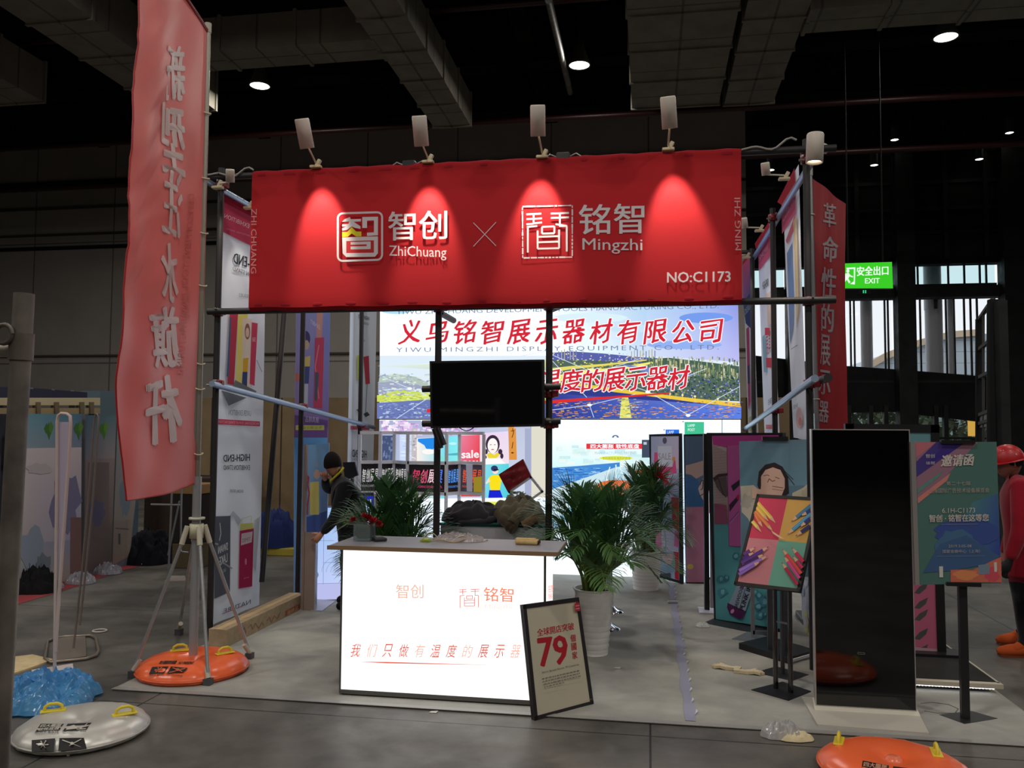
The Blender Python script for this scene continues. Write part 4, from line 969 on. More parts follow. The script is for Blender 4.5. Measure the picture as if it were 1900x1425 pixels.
def plaque(d, z, quads, ink, col):
    for q, kind in quads:
        d.poly([z(p) for p in q], ink)
        A, B, Cc, D = q
        L2 = lambda s, r: z((A[0]*(1-s)*(1-r)+B[0]*s*(1-r)+Cc[0]*s*r+D[0]*(1-s)*r, A[1]*(1-s)*(1-r)+B[1]*s*(1-r)+Cc[1]*s*r+D[1]*(1-s)*r))
        if kind == 'text':
            d.text('四大膨胀', L2(.06, .46), L2(.94, .46), L2(.06, .08), col, bold=.03); d.text('软性底盘', L2(.06, .92), L2(.94, .92), L2(.06, .54), col, bold=.03)
        if kind == 'snow':
            for a in range(6):
                x, y = math.cos(a*math.pi/3)*.2, math.sin(a*math.pi/3)*.34; e = L2(.5+x, .45+y); o = L2(.5, .45); d.line(*o, *e, 1.4, col); d.ell(e[0], e[1], 1.4, 1.1, col)
        if kind == 'cross':
            a, b = L2(.12, .15), L2(.88, .85); d.line(*a, *b, 2.0, col); a, b = L2(.88, .12), L2(.12, .9); d.line(*a, *b, 1.6, col); o = L2(.5, .45); d.ell(o[0], o[1], 3.5, 2.6, col)
        if kind == 'car':
            d.poly([L2(.08, .9), L2(.12, .4), L2(.3, .2), L2(.5, .5), L2(.55, .8)], col); d.line(*L2(.7, .85), *L2(.84, .1), 1.2, col); d.line(*L2(.55, .88), *L2(.95, .88), 1.6, col)
orange = (.93, .15, .045, 1)
t, sf = inflatable((-3.151, 5.458), .373, .118, orange, 'vinyl', 'inflatable_base', 'round orange inflatable base under the flag pole, with black print', ((-.42, .25, .5), (.52, .22, .9)), seed=2)
m = MB(); d = Draw(sf, m, 'print'); z4 = lambda p: (220+p[0]*260/1900, 1180+p[1]*110/804)
plaque(d, z4, [([(455, 418), (680, 412), (615, 505), (412, 515)], 'snow'), ([(712, 412), (940, 432), (880, 490), (655, 508)], 'cross')], C(30, 26, 26), C(196, 96, 60))
d.text('四大膨胀软性底盘', z4((545, 378)), z4((770, 375)), z4((575, 335)), C(34, 22, 20), bold=.04); d.text('NO PARKING', z4((800, 380)), z4((1000, 380)), z4((830, 345)), C(34, 22, 20), bold=.04)
d.text('SOFT BASE', z4((412, 545)), z4((605, 525)), z4((412, 520)), C(60, 24, 18), bold=.02); d.text('NO THROWING', z4((640, 520)), z4((860, 548)), z4((645, 505)), C(60, 24, 18), bold=.02)
m.build('print', RINGS[-1])
silver = (.62, .60, .55, 1)
t, sf = inflatable((-3.112, 4.261), .342, .105, silver, 'silvervinyl', 'inflatable_base', 'round silver grey inflatable base lying by the blue plastic film', ((-.62, .10, .55), (.62, .18, .75)), seed=5)
m = MB(); d = Draw(sf, m, 'print'); z5 = lambda p: (p[0]*300/1900, 1280+p[1]*145/918); ink = C(26, 24, 26); sv = C(190, 186, 172)
plaque(d, z5, [([(478, 398), (752, 398), (700, 470), (418, 490)], 'text'), ([(795, 398), (1078, 384), (1015, 465), (742, 478)], 'car'), ([(372, 590), (650, 568), (632, 722), (372, 730)], 'snow'), ([(698, 566), (985, 562), (1020, 690), (684, 720)], 'cross')], ink, sv)
d.text('SOFT BASE', z5((408, 510)), z5((690, 495)), z5((412, 490)), ink, bold=.02); d.text('NO PARKING AREA', z5((735, 492)), z5((1010, 495)), z5((738, 474)), ink, bold=.02)
m.build('print', RINGS[-1])
m = MB(); p = fl(108, 1404); m.tube([p+k((0, 0.02, .012)), p+k((.03, .03, .02)), p+k((.05, .01, .008))], .008, 'plastic', C(220, 214, 200), 8); m.build('air_valve', t)
t, sf = inflatable((1.2, 4.505), .36, .09, orange, 'vinyl', 'inflatable_base', 'orange inflatable base cut by the lower picture edge, before the black kiosk', ((-.62, .48, 1.3), (.62, .20, 1.4)), seed=8)
m = MB(); d = Draw(sf, m, 'print'); z6 = lambda p: (1500+p[0]*330/1900, 1340+p[1]*85/489)
plaque(d, z6, [([(580, 408), (860, 462), (850, 560), (560, 540)], 'text'), ([(905, 470), (1160, 500), (1150, 600), (900, 580)], 'car')], ink, C(206, 150, 120)); m.build('print', RINGS[-1])
m = MB(); c = k((1.2, 4.505, .054)); m.lathe([(.0, .03), (.03, .03), (.042, .012), (.05, 0)], 'vinyl', (.85, .2, .1, 1), 18, at=c); m.build('air_valve', t)

# second, far flag on the right
t = thing('tall_flag', 'dark red calligraphy flag standing behind the right side banners', 'flag', (1.55, 7.9, 0))
y2 = 7.9; FX2 = aY(1503, 322, y2)
f2 = vplane((FX2[0], y2), (FX2[0]+.45, y2+.12))
L2E = [(1506, 330), (1506, 480), (1512, 640), (1518, 800), (1520, 850)]; R2E = [(1569, 376), (1566, 480), (1568, 560), (1572, 690), (1576, 850)]
def f2px(u, v, e=0): return f2.px(u, v, e+.012*math.sin((u-1500)*.14+v*.01)+.006*math.sin(v*.03))
def f2pt(s, r):
    vl = 328+(850-328)*r; vr = 378+(850-378)*r; ul = interp(L2E, vl); ur = interp(R2E, vr); return ul+(ur-ul)*s, vl+(vr-vl)*s
m = MB(); m.grid(lambda s, r: f2px(*f2pt(s, r)), 16, 50, 'satin', (.30, .014, .02, 1)); fc_ = m.build('flag_cloth', t)
m = MB(); d = Draw(f2px, m, 'satin', .006, .0004); fc = C(176, 160, 166)
for ch, (x0, x1, y0, y1) in zip('革命性的展示器', ((1526, 1551, 420, 376), (1524, 1553, 484, 438), (1522, 1550, 552, 496), (1523, 1546, 614, 562), (1521, 1539, 676, 620), (1518, 1539, 730, 686), (1520, 1536, 782, 743))):
    d.text(ch, (x0, y0), (x1, y0+3), (x0, y1), fc, bold=.03, shear=.05, wob=.006)
d.text('DEVELOPMENT TOOL MANUFACTURING', (1518, 560), (1524, 740), (1523, 560), C(150, 70, 76)); m.build('lettering', fc_)
m = MB(); b2 = k((FX2[0]+.05, y2, 0)); m.tube([b2, FX2], .02, 'metal', C(150, 150, 150), 12); m.tube([FX2+k((0, 0, -.02)), FX2+k((0, 0, .05))], .026, 'plastic', C(170, 170, 160), 10); m.build('pole', t)
m = MB(); m.rbox((b2[0], y2, .03), (.4, .4, .06), .01, 'plastic', C(60, 60, 62)); m.build('base', t)
for v in (360, 520):
    c = b2+(FX2-b2)*((2.0 if v > 400 else 3.7)/FX2[2]); m = MB(); m.tube([c+k((.03*math.cos(a), .03*math.sin(a), 0)) for a in np.linspace(0, 6.283, 13)], .005, 'plastic', C(210, 200, 180), 6); m.build('flag_ring', t)

# ================================================================ counter
CZ = .955
t = thing('reception_counter', 'bright white backlit reception counter with a grey top', 'counter', (-1.3, 5.3, 0))
m = MB(); m.box((-1.2975, 5.335, .485), (1.315, .36, .91), 'paint', C(96, 94, 92))
for x in (-1.955, -.64): m.box((x, 5.158, .485), (.014, .014, .93), 'metal', C(120, 118, 116))
m.box((-.64, 5.51, .485), (.014, .014, .93), 'metal', C(120, 118, 116)); m.box((-1.2975, 5.157, .028), (1.32, .014, .02), 'metal', C(110, 108, 104)); m.box((-1.2975, 5.335, .01), (1.30, .34, .02), 'paint', C(90, 88, 86))
m.build('frame', t)
m = MB(); m.box((-1.2975, 5.152, .49), (1.30, .006, .89), 'glow', L(255, 255, 252, 1.25)); fpanel = m.build('front_panel', t)
m = MB(); m.box((-.634, 5.335, .49), (.006, .335, .89), 'glow', L(255, 255, 252, 1.2)); spn_ = m.build('side_panel', t)
m = MB(); m.rbox((-1.28, 5.30, CZ), (1.46, .53, .022), .004, 'plastic', C(150, 150, 156)); m.box((-1.28, 5.033, CZ), (1.462, .006, .026), 'paint', C(150, 120, 90)); m.box((-.548, 5.3, CZ), (.006, .53, .026), 'paint', C(140, 130, 112)); m.build('top', t)
cp = yplane(5.149); m = MB(); d = Draw(cp.px, m, 'glow', .003, .0003)
lr = L(240, 90, 70, 1.0); lg = L(240, 205, 190, 1.25)
d.text('智创', (735, 1110), (786, 1110), (735, 1084), L(226, 170, 150, 1.2)); d.text('ZhiChuang', (740, 1122), (785, 1122), (740, 1114), L(250, 236, 230, 1.3)); d.text('铭智', (898, 1115), (953, 1117), (898, 1089), L(240, 130, 100, 1.15), bold=.006); d.text('Mingzhi', (900, 1131), (950, 1132), (900, 1121), L(246, 210, 200, 1.25))
zz = lambda pts: [(849+(x-1128)*44/276, 1086+(y-36)*46/288) for x, y in pts]
for pts in ([(1150, 86), (1232, 82)], [(1150, 112), (1236, 108)], [(1190, 86), (1190, 138)], [(1284, 82), (1384, 78)], [(1284, 106), (1384, 102)], [(1334, 82), (1334, 150)], [(1158, 296), (1158, 155), (1210, 150)], [(1372, 290), (1372, 150), (1330, 150)], [(1236, 155), (1304, 152), (1304, 190), (1236, 192), (1236, 155)], [(1212, 175), (1212, 275), (1330, 272), (1330, 170)], [(1212, 210), (1330, 206)], [(1212, 240), (1330, 236)]):
    d.path(zz(pts), 1.1, lr)
d.line(850, 1086, 850, 1132, 1, L(250, 220, 210, 1.25)); d.line(893, 1090, 893, 1133, 1, L(250, 220, 210, 1.25))
body = '我们只做有温度的展示器材'
for i, ch in enumerate(body):
    x = 650+i*29.6; y = 1218-i*.2+ i*.35; d.text(ch, (x, y), (x+17, y), (x+4, y-24), lr if i % 3 != 1 else L(250, 176, 160, 1.2), shear=.1, wob=.006)
d.poly([(660, 1226.5), (720, 1227), (930, 1233), (720, 1229.5)], lr)
m.build('lettering', fpanel)
sp_ = Plane((-.629, 5.3, .5), (1, 0, 0)); m = MB(); d = Draw(sp_.px, m, 'glow', .003, .0003); d.text('铭智', (1016, 1100), (1026, 1098), (1016, 1086), L(250, 120, 110, 1.2)); d.text('展', (1016, 1112), (1024, 1111), (1016, 1102), L(250, 130, 120, 1.2)); m.build('side_lettering', spn_)
# ================================================================ display stands on the right of the carpet
# ---- kiosk
KY = 5.40
t = thing('advert_kiosk', 'tall black glass advertising kiosk with silver edge and white foot', 'kiosk', (1.28, KY, 0))
kp = yplane(KY)
m = MB(); q = [kp.px(*a) for a in ((1505, 797), (1688, 797), (1703, 1328), (1519, 1320))]
q = [k((q[0][0], KY, 1.72)), k((q[1][0], KY, 1.72)), k((1.575, KY, .035)), k((.995, KY, .035))]
m.slab(q, (0, .055, 0), 'metal', C(200, 198, 196)); m.build('housing', t)
def inset(q, w, e):
    c = sum(q)/4; out = []
    for p in q: out.append(p + k((w*np.sign(c[0]-p[0]), e, w*np.sign(c[2]-p[2]))))
    return out
m = MB(); m.slab(inset(q, .006, -.002), (0, .001, 0), 'blackglass', C(7, 7, 9)); bd_ = m.build('front_glass', t)
m = MB(); m.slab([fl(1517, 1350, .0), fl(1724, 1366, .0), k((1.62, KY+.22, 0)), k((.95, KY+.22, 0))], (0, 0, .018), 'plastic', C(196, 190, 178))
m.slab([k((.985, KY-.03, .018)), k((1.585, KY-.03, .018)), k((1.575, KY+.05, .05)), k((.99, KY+.05, .05))], (0, .02, .012), 'plastic', C(206, 200, 184)); m.build('foot', t)
m = MB(); d = Draw(kp.px, m, 'print', .0035); d.path([(1591, 1210), (1591, 1213), (1604, 1214), (1604, 1211), (1591, 1210)], .8, C(120, 116, 116)); m.build('mark', bd_)

# ---- leaning 79 sign
t = thing('leaning_sign', 'black framed cream sign with red number 79, leaning on the counter corner', 'sign', (fl(1045, 1322)[0], fl(1045, 1322)[1], 0))
bl, br = fl(991, 1337), fl(1101, 1308); w_ = br-bl; n_ = k((w_[1], -w_[0], 0)); n_ /= np.linalg.norm(n_)
upv = -n_*.13 + k((0, 0, .69)); N_ = np.cross(w_, upv); s79 = Plane(bl+k((0, 0, .002)), N_)
q = [(969, 1122), (1073, 1108), (1101, 1308), (991, 1338)]
m = MB(); P = [s79.px(*a) for a in q]; m.slab(P, -s79.n*.018, 'plastic', C(34, 30, 34)); bd_ = m.build('backing', t)
m = MB(); framed(m, s79, q, .026, .03, 'plastic', C(40, 36, 40)); m.build('frame', t)
m = MB(); d = Draw(s79.px, m, 'print', .002, .0003); z7 = lambda *p: (960+p[0]*170/932, 1090+p[1]*260/1425)
d.poly([z7(80, 205), z7(625, 120), z7(745, 1180), z7(200, 1325)], C(196, 188, 166))
R7 = C(176, 30, 46)
d.text('全球開店突破', z7(203, 500), z7(575, 428), z7(196, 425), R7, bold=.02)
d.text('79', z7(225, 805), z7(512, 770), z7(205, 520), R7, bold=.045)
for ch, y in (('個', 555), ('國', 640), ('家', 728)): d.text(ch, z7(540+(y-555)*.1, y), z7(590+(y-555)*.1, y-8), z7(534+(y-555)*.1, y-72), R7, bold=.02)
d.text('Stores Spread Across 79 Countries', z7(246, 880), z7(622, 795), z7(244, 855), C(96, 90, 84))
rr = random.Random(12)
for i in range(4):      # fine print, too small to read: rows of short strokes
    x = 0.0; w = 380 if i < 3 else 200
    while x < w:
        l = rr.uniform(12, 34); y0 = 930+i*27-x*.23; d.line(*z7(247+i*3+x, y0), *z7(247+i*3+min(w, x+l), y0-l*.23), 1.5, C(110, 104, 98)); x += l+9
d.poly([z7(560, 165), z7(612, 155), z7(620, 238), z7(568, 246)], C(180, 44, 60)); d.path([z7(575, 162), z7(577, 148), z7(592, 146), z7(596, 158)], 1.0, C(180, 44, 60)); 
for y in (186, 216): d.line(*z7(570, y+4), *z7(611, y-3), 1.6, C(214, 150, 150))
d.line(*z7(640, 1160), *z7(735, 1132), .5, C(190, 150, 130))
m.build('print', bd_)

# ---- pencil poster on a tilted stand
base = [fl(1394, 1283), fl(1463, 1303), fl(1505, 1286), fl(1452, 1268)]; bc = sum(base)/4
t = thing('poster_stand', 'slanted black framed poster of coloured pencils on a two tube stand', 'poster stand', (bc[0], bc[1], 0), 'poster stands on the carpet')
m = MB(); m.slab([b+k((0, 0, .001)) for b in base], (0, 0, .012), 'paint', C(26, 26, 28)); m.build('base_plate', t)
e = base[1]-base[0]; e /= np.linalg.norm(e); nn = k((e[1], -e[0], 0)); nn = nn if nn @ (CAMPOS-bc) > 0 else -nn
tilt = math.radians(26); NP = nn*math.cos(tilt)+k((0, 0, math.sin(tilt)))
cen = k((bc[0], bc[1], .78)); pp = Plane(cen, NP)
for s_ in (-.055, .055):
    a = bc+e*s_; m = MB(); top_ = a+k((0, 0, 1)); 
    zt_ = float(((cen-a) @ NP)/NP[2])-.03
    m.tube([a+k((0, 0, .01)), a+k((0, 0, zt_))], .016, 'chrome', C(90, 88, 90), 14); m.build('tube', t)
m = MB(); m.bar(bc-e*.055+k((0, 0, .45)), bc+e*.055+k((0, 0, .45)), .012, .012, 'metal', C(96, 94, 96)); m.build('crossbar', t)
q = [(1405, 917), (1521, 924), (1484, 1099), (1362, 1085)]
m = MB(); m.slab([pp.px(*a, -.004) for a in q], -pp.n*.014, 'plastic', C(30, 28, 28)); bd_ = m.build('backing', t)
m = MB(); framed(m, pp, q, .022, .026, 'plastic', C(28, 26, 26)); m.build('frame', t)
m = MB(); d = Draw(pp.px, m, 'print', .001, .0003); z8 = lambda *p: (1350+p[0]*170/1154, 900+p[1]*210/1425)
Z = lambda pts: [z8(*p) for p in pts]
d.poly(Z([(395, 140), (760, 162), (640, 695), (270, 665)]), C(206, 60, 90)); d.poly(Z([(760, 162), (1170, 190), (1030, 735), (640, 695)]), C(214, 166, 84)); d.poly(Z([(270, 665), (640, 695), (510, 1275), (130, 1215)]), C(206, 130, 138)); d.poly(Z([(640, 695), (1030, 735), (900, 1320), (510, 1275)]), C(110, 172, 150))
def pencil(x0, y0, x1, y1, w, col, tip=None, wood=C(220, 176, 140)):
    dx, dy = x1-x0, y1-y0; L_ = math.hypot(dx, dy); ux, uy = dx/L_, dy/L_
    bx_, by_ = x1-ux*90, y1-uy*90; nx, ny = -uy*w/2, ux*w/2
    d.poly(Z([(x0+nx, y0+ny), (bx_+nx, by_+ny), (bx_-nx, by_-ny), (x0-nx, y0-ny)]), col); d.poly(Z([(x0+nx*.4, y0+ny*.4), (bx_+nx*.4, by_+ny*.4), (bx_, by_), (x0, y0)]), tuple(min(.95, c*1.5) for c in col[:3])+(1,))
    d.poly(Z([(bx_+nx, by_+ny), (x1, y1), (bx_-nx, by_-ny)]), wood); tx, ty = x1-ux*30, y1-uy*30
    d.poly(Z([(tx+nx*.33, ty+ny*.33), (x1, y1), (tx-nx*.33, ty-ny*.33)]), tip or col)
for a in ((380, 225, 608, 480), (368, 280, 520, 460)): pencil(*a, 46, C(226, 186, 84), C(232, 190, 90))
pencil(340, 350, 450, 545, 44, C(226, 120, 70)); pencil(355, 330, 580, 590, 44, C(230, 130, 76)); pencil(318, 460, 435, 598, 44, C(230, 196, 90))
for a, c in (((1060, 260, 805, 470), C(70, 120, 150)), ((1060, 330, 920, 400), C(40, 60, 110)), ((1060, 370, 760, 632), C(80, 146, 180)), ((1050, 430, 915, 545), C(40, 50, 110)), ((1050, 520, 865, 655), C(38, 44, 100))): pencil(*a, 44, c)
for a, c in (((215, 880, 375, 790), C(96, 50, 120)), ((205, 935, 365, 850), C(70, 36, 110)), ((190, 990, 540, 785), C(84, 46, 130)), ((175, 1060, 485, 875), C(60, 30, 100)), ((165, 1090, 530, 900), C(150, 110, 190)), ((160, 1140, 440, 970), C(130, 96, 180))): pencil(*a, 42, c)
for a, c in (((975, 980, 825, 795), C(196, 40, 80)), ((965, 1060, 838, 900), C(186, 40, 90)), ((950, 1130, 708, 815), C(214, 70, 66)), ((930, 1190, 730, 905), C(196, 70, 130)), ((905, 1270, 705, 985), C(170, 34, 70))): pencil(*a, 44, c)
d.poly(Z([(575, 590), (660, 645), (740, 700), (690, 690), (600, 630)]), C(236, 200, 160))
m.build('print', bd_)

# ---- face poster stand behind it
GYp = 6.62; gp_ = yplane(GYp)
t = thing('poster_stand', 'tall poster stand showing a lying woman against teal, on a thick black base', 'poster stand', (.97, GYp, 0), 'poster stands on the carpet')
q = [(1372, 819), (1507, 815), (1508, 1070), (1376, 1074)]
m = MB(); m.slab([gp_.px(*a) for a in q], (0, .012, 0), 'plastic', C(90, 92, 96)); bd_ = m.build('board', t)
m = MB(); d = Draw(gp_.px, m, 'print', .001, .0002)
d.poly(q, C(104, 134, 152)); d.quad([(1372, 819), (1507, 815), (1507, 900), (1373, 905)], [C(90, 120, 140), C(110, 138, 152), C(120, 158, 176), C(100, 140, 160)])
d.poly([(1374, 902), (1398, 900), (1412, 912), (1410, 960), (1400, 990), (1388, 962), (1376, 950)], C(206, 196, 178)); d.poly([(1470, 915), (1490, 905), (1507, 890), (1507, 950), (1470, 940)], C(206, 196, 170)); d.blob(1385, 930, 10, 14, C(186, 178, 166), 2); d.blob(1496, 915, 9, 9, C(196, 184, 156), 3)
hr = C(52, 40, 44); d.poly([(1405, 900), (1408, 875), (1420, 862), (1437, 858), (1452, 866), (1462, 885), (1464, 915), (1452, 925), (1412, 915)], hr)
d.path([(1455, 875), (1468, 892), (1474, 900)], 1.2, hr); d.path([(1450, 868), (1466, 884), (1472, 890)], 1, hr)
sk = C(224, 182, 164); d.poly([(1412, 900), (1412, 884), (1420, 872), (1434, 867), (1448, 872), (1456, 888), (1456, 905), (1448, 925), (1410, 925)], sk); d.path([(1416, 883), (1424, 881), (1427, 883)], 1.1, C(110, 80, 76)); d.path([(1438, 885), (1446, 888)], 1.1, C(110, 80, 76)); d.path([(1424, 895), (1427, 888), (1433, 893), (1438, 891)], 1.2, C(120, 86, 80)); d.path([(1433, 902), (1453, 905)], 1, C(150, 100, 96)); d.path([(1432, 907), (1454, 910)], .8, C(190, 140, 126)); d.poly([(1395, 905), (1436, 912), (1450, 925), (1395, 925)], C(226, 186, 166))
m.build('print', bd_)
m = MB(); d0 = gp_.px(1438, 815); m.box((d0[0], GYp, d0[2]+.005), (.19, .03, .03), 'plastic', C(22, 22, 24)); m.build('clip', t)
bs = [fl(1371, 1206), fl(1462, 1234), fl(1513, 1219), fl(1425, 1193)]
bs = [k((p[0], p[1], 0)) for p in bs]; m = MB(); m.slab(bs, (0, 0, .055), 'plastic', C(30, 30, 34)); m.build('base', t)
m = MB(); bcen = sum(bs)/4
for s_ in (-.06, .06): m.bar(k((bcen[0]+s_, GYp+.03, .05)), k((bcen[0]+s_, GYp+.03, 1.5)), .04, .03, 'metal', C(84, 84, 88))
m.build('post', t)
m = MB(); m.bar(bs[1]+k((.02, -.0, .03)), bs[2]+k((0, -.02, .03)), .012, .02, 'plastic', C(226, 226, 224)); m.build('edge_strip', t)

# ---- spare dark base plate between the two stands
m = MB(); bs = [fl(1400, 1250), fl(1470, 1266), fl(1501, 1254), fl(1440, 1239)]; bcn = sum(bs)/4; m.slab(bs, (0, 0, .01), 'paint', C(30, 31, 34)); 
t = thing('bare_stand', 'bare dark stand with a thin tube, between two poster stands', 'stand', (bcn[0], bcn[1], 0)); m.build('base_plate', t)
m = MB(); m.tube([bcn+k((0, 0, .008)), bcn+k((0, 0, .9))], .015, 'metal', C(80, 80, 84), 12); m.build('tube', t)

# ---- silver sign frame with H base
m = MB(); bs = [fl(1358, 1188), fl(1424, 1198), fl(1448, 1189), fl(1388, 1175)]; bs = [k((p[0], p[1], 0)) for p in bs]; bcn = sum(bs)/4
t = thing('silver_sign_frame', 'bare silver metal sign frame on a flat grey plate, before the can poster', 'sign frame', (bcn[0], bcn[1], 0))
m.slab(bs, (0, 0, .014), 'metal', C(150, 152, 158)); m.build('base_plate', t)
A = aY(1397, 1178, bcn[1]); B = aY(1431, 1182, bcn[1]); zt_ = .82
m = MB(); m.bar((A[0], bcn[1], .012), (A[0], bcn[1], zt_), .03, .02, 'metal', C(160, 160, 164)); m.bar((B[0], bcn[1], .012), (B[0], bcn[1], zt_), .03, .02, 'metal', C(160, 160, 164)); m.bar((A[0], bcn[1], .06), (B[0], bcn[1], .06), .02, .03, 'metal', C(150, 150, 154)); m.bar((A[0], bcn[1], zt_), (B[0], bcn[1], zt_), .02, .03, 'metal', C(150, 150, 154)); m.build('frame', t)

# ---- large double sided panel with the can poster
pa, pb = fl(1324, 1151), fl(1452, 1176); bpn = vplane(pa, pb)
t = thing('freestanding_panel', 'tall black framed panel, knitted sweater above and purple can on teal below', 'display panel', ((pa[0]+pb[0])/2, (pa[1]+pb[1])/2, 0), 'tall framed display panels')
q = [(1311, 803), (1452, 803), (1452, 1174), (1325, 1151)]
m = MB(); m.slab([bpn.px(*a) for a in q], -bpn.n*.06, 'plastic', C(28, 28, 32)); bd_ = m.build('frame', t)
m = MB(); d = Draw(bpn.px, m, 'print', .002, .0002); z9 = lambda *p: (1260+p[0]*300/1018, 760+p[1]*420/1425); Z = lambda pts: [z9(*p) for p in pts]
d.poly(Z([(208, 165), (628, 160), (640, 1380), (232, 1318)]), C(92, 168, 176)); d.poly(Z([(208, 165), (628, 160), (635, 715), (225, 720)]), C(196, 186, 180)); d.poly(Z([(208, 165), (628, 160), (630, 225), (300, 240), (215, 222)]), C(196, 70, 160))
d.poly(Z([(212, 222), (270, 250), (305, 270), (310, 720), (225, 720)]), C(178, 160, 160)); rr = random.Random(4)
for i in range(26): y = 235+i*18; d.line(*z9(214+i*.4, y), *z9(300, y-8), .5, C(150, 134, 138))
d.poly(Z([(216, 430), (250, 405), (310, 400), (310, 415), (255, 425), (225, 455)]), C(70, 44, 54)); d.poly(Z([(225, 450), (260, 430), (300, 420), (308, 545), (280, 540), (240, 490)]), C(96, 80, 86)); d.path(Z([(250, 430), (280, 530), (300, 550)]), 1.4, C(50, 40, 46))
d.poly(Z([(225, 590), (300, 600), (308, 720), (226, 720)]), C(150, 80, 110)); d.line(*z9(215, 600), *z9(310, 640), .6, C(120, 60, 90))
d.poly(Z([(305, 228), (400, 222), (400, 860), (318, 858)]), C(196, 96, 170)); d.path(Z([(305, 228), (318, 858), (400, 862)]), .8, C(110, 50, 90)); d.poly(Z([(330, 480), (385, 440), (385, 475), (345, 515)]), C(50, 36, 60)); d.poly(Z([(318, 600), (370, 545), (380, 565), (322, 645)]), C(56, 36, 66)); d.poly(Z([(362, 548), (382, 530), (382, 560), (372, 566)]), C(190, 40, 70)); d.path(Z([(322, 720), (380, 650)]), 1.8, C(180, 130, 200)); d.path(Z([(322, 705), (380, 640)]), .8, C(90, 40, 100))
ice = (C(70, 140, 160), C(120, 190, 200), C(60, 120, 146), C(150, 206, 212))
for i, (x, y, r) in enumerate(((265, 1070, 26), (300, 1060, 22), (275, 1150, 30), (360, 925, 26), (395, 940, 20), (505, 1170, 26), (540, 1210, 34), (500, 1240, 30), (515, 1295, 26), (545, 1290, 18), (480, 1150, 22))): d.blob(*z9(x, y), r*.29, r*.29, ice[i % 2 * 2], i, 7, .3); d.blob(*z9(x+4, y-4), r*.15, r*.15, ice[1], i+30, 6, .3)
for i in range(5): d.path(Z([(245+i*14, 1085), (250+i*14, 1045)]), .8, C(60, 120, 140))
d.poly(Z([(372, 1100), (470, 1130), (410, 1310), (385, 1318), (320, 1280), (308, 1245)]), C(150, 166, 186)); d.poly(Z([(312, 1215), (425, 1268), (408, 1312), (385, 1318), (325, 1285), (308, 1245)]), C(84, 30, 84)); d.ell(*z9(342, 1268), 3, 4.4, C(214, 150, 196), rot=30)
d.text('BREWDOG', z9(372, 1252), z9(412, 1120), z9(352, 1244), C(44, 44, 60), bold=.02); d.line(*z9(388, 1248), *z9(425, 1118), .9, C(44, 44, 60)); d.text('PUNK IPA', z9(412, 1266), z9(470, 1090), z9(388, 1256), C(30, 32, 50), bold=.05)
d.ell(*z9(405, 1110), 7, 5, C(190, 196, 206)); d.poly(Z([(385, 1120), (400, 1100), (420, 1105), (412, 1130)]), C(90, 70, 130)); m.build('print', bd_)
m = MB(); bs = [fl(1306, 1158), fl(1425, 1182), fl(1450, 1168), fl(1332, 1146)]; m.slab(bs, (0, 0, .012), 'paint', C(40, 42, 46)); m.build('base_plate', t)

# ---- slim light box stand, seen edge-on
ep = fl(1312, 1136)
t = thing('slim_lightbox', 'slim white edged display panel seen edge-on, with a red sticker', 'display panel', (ep[0], ep[1], 0), 'tall framed display panels')
y = ep[1]; a, b = aY(1310, 805, y), aY(1326, 805, y); 
m = MB(); m.box(((a[0]+b[0])/2+.03, y+.02, .85), (b[0]-a[0]-.0, .04, 1.62), 'plastic', C(196, 186, 206)); m.build('white_edge', t)
m = MB(); m.box((a[0]+.0, y+.05, .85), (.045, .1, 1.66), 'plastic', C(34, 34, 38)); m.build('frame', t)
m = MB(); p0_ = aY(1318, 906, y-.001); m.box((p0_[0]+.01, y-.002, p0_[2]-.1), (.045, .004, .27), 'print', C(206, 60, 76)); m.build('sticker', t)
m = MB(); m.box((a[0]+.03, y-.0, .012), (.22, .26, .02), 'plastic', C(214, 210, 222)); m.build('foot', t)

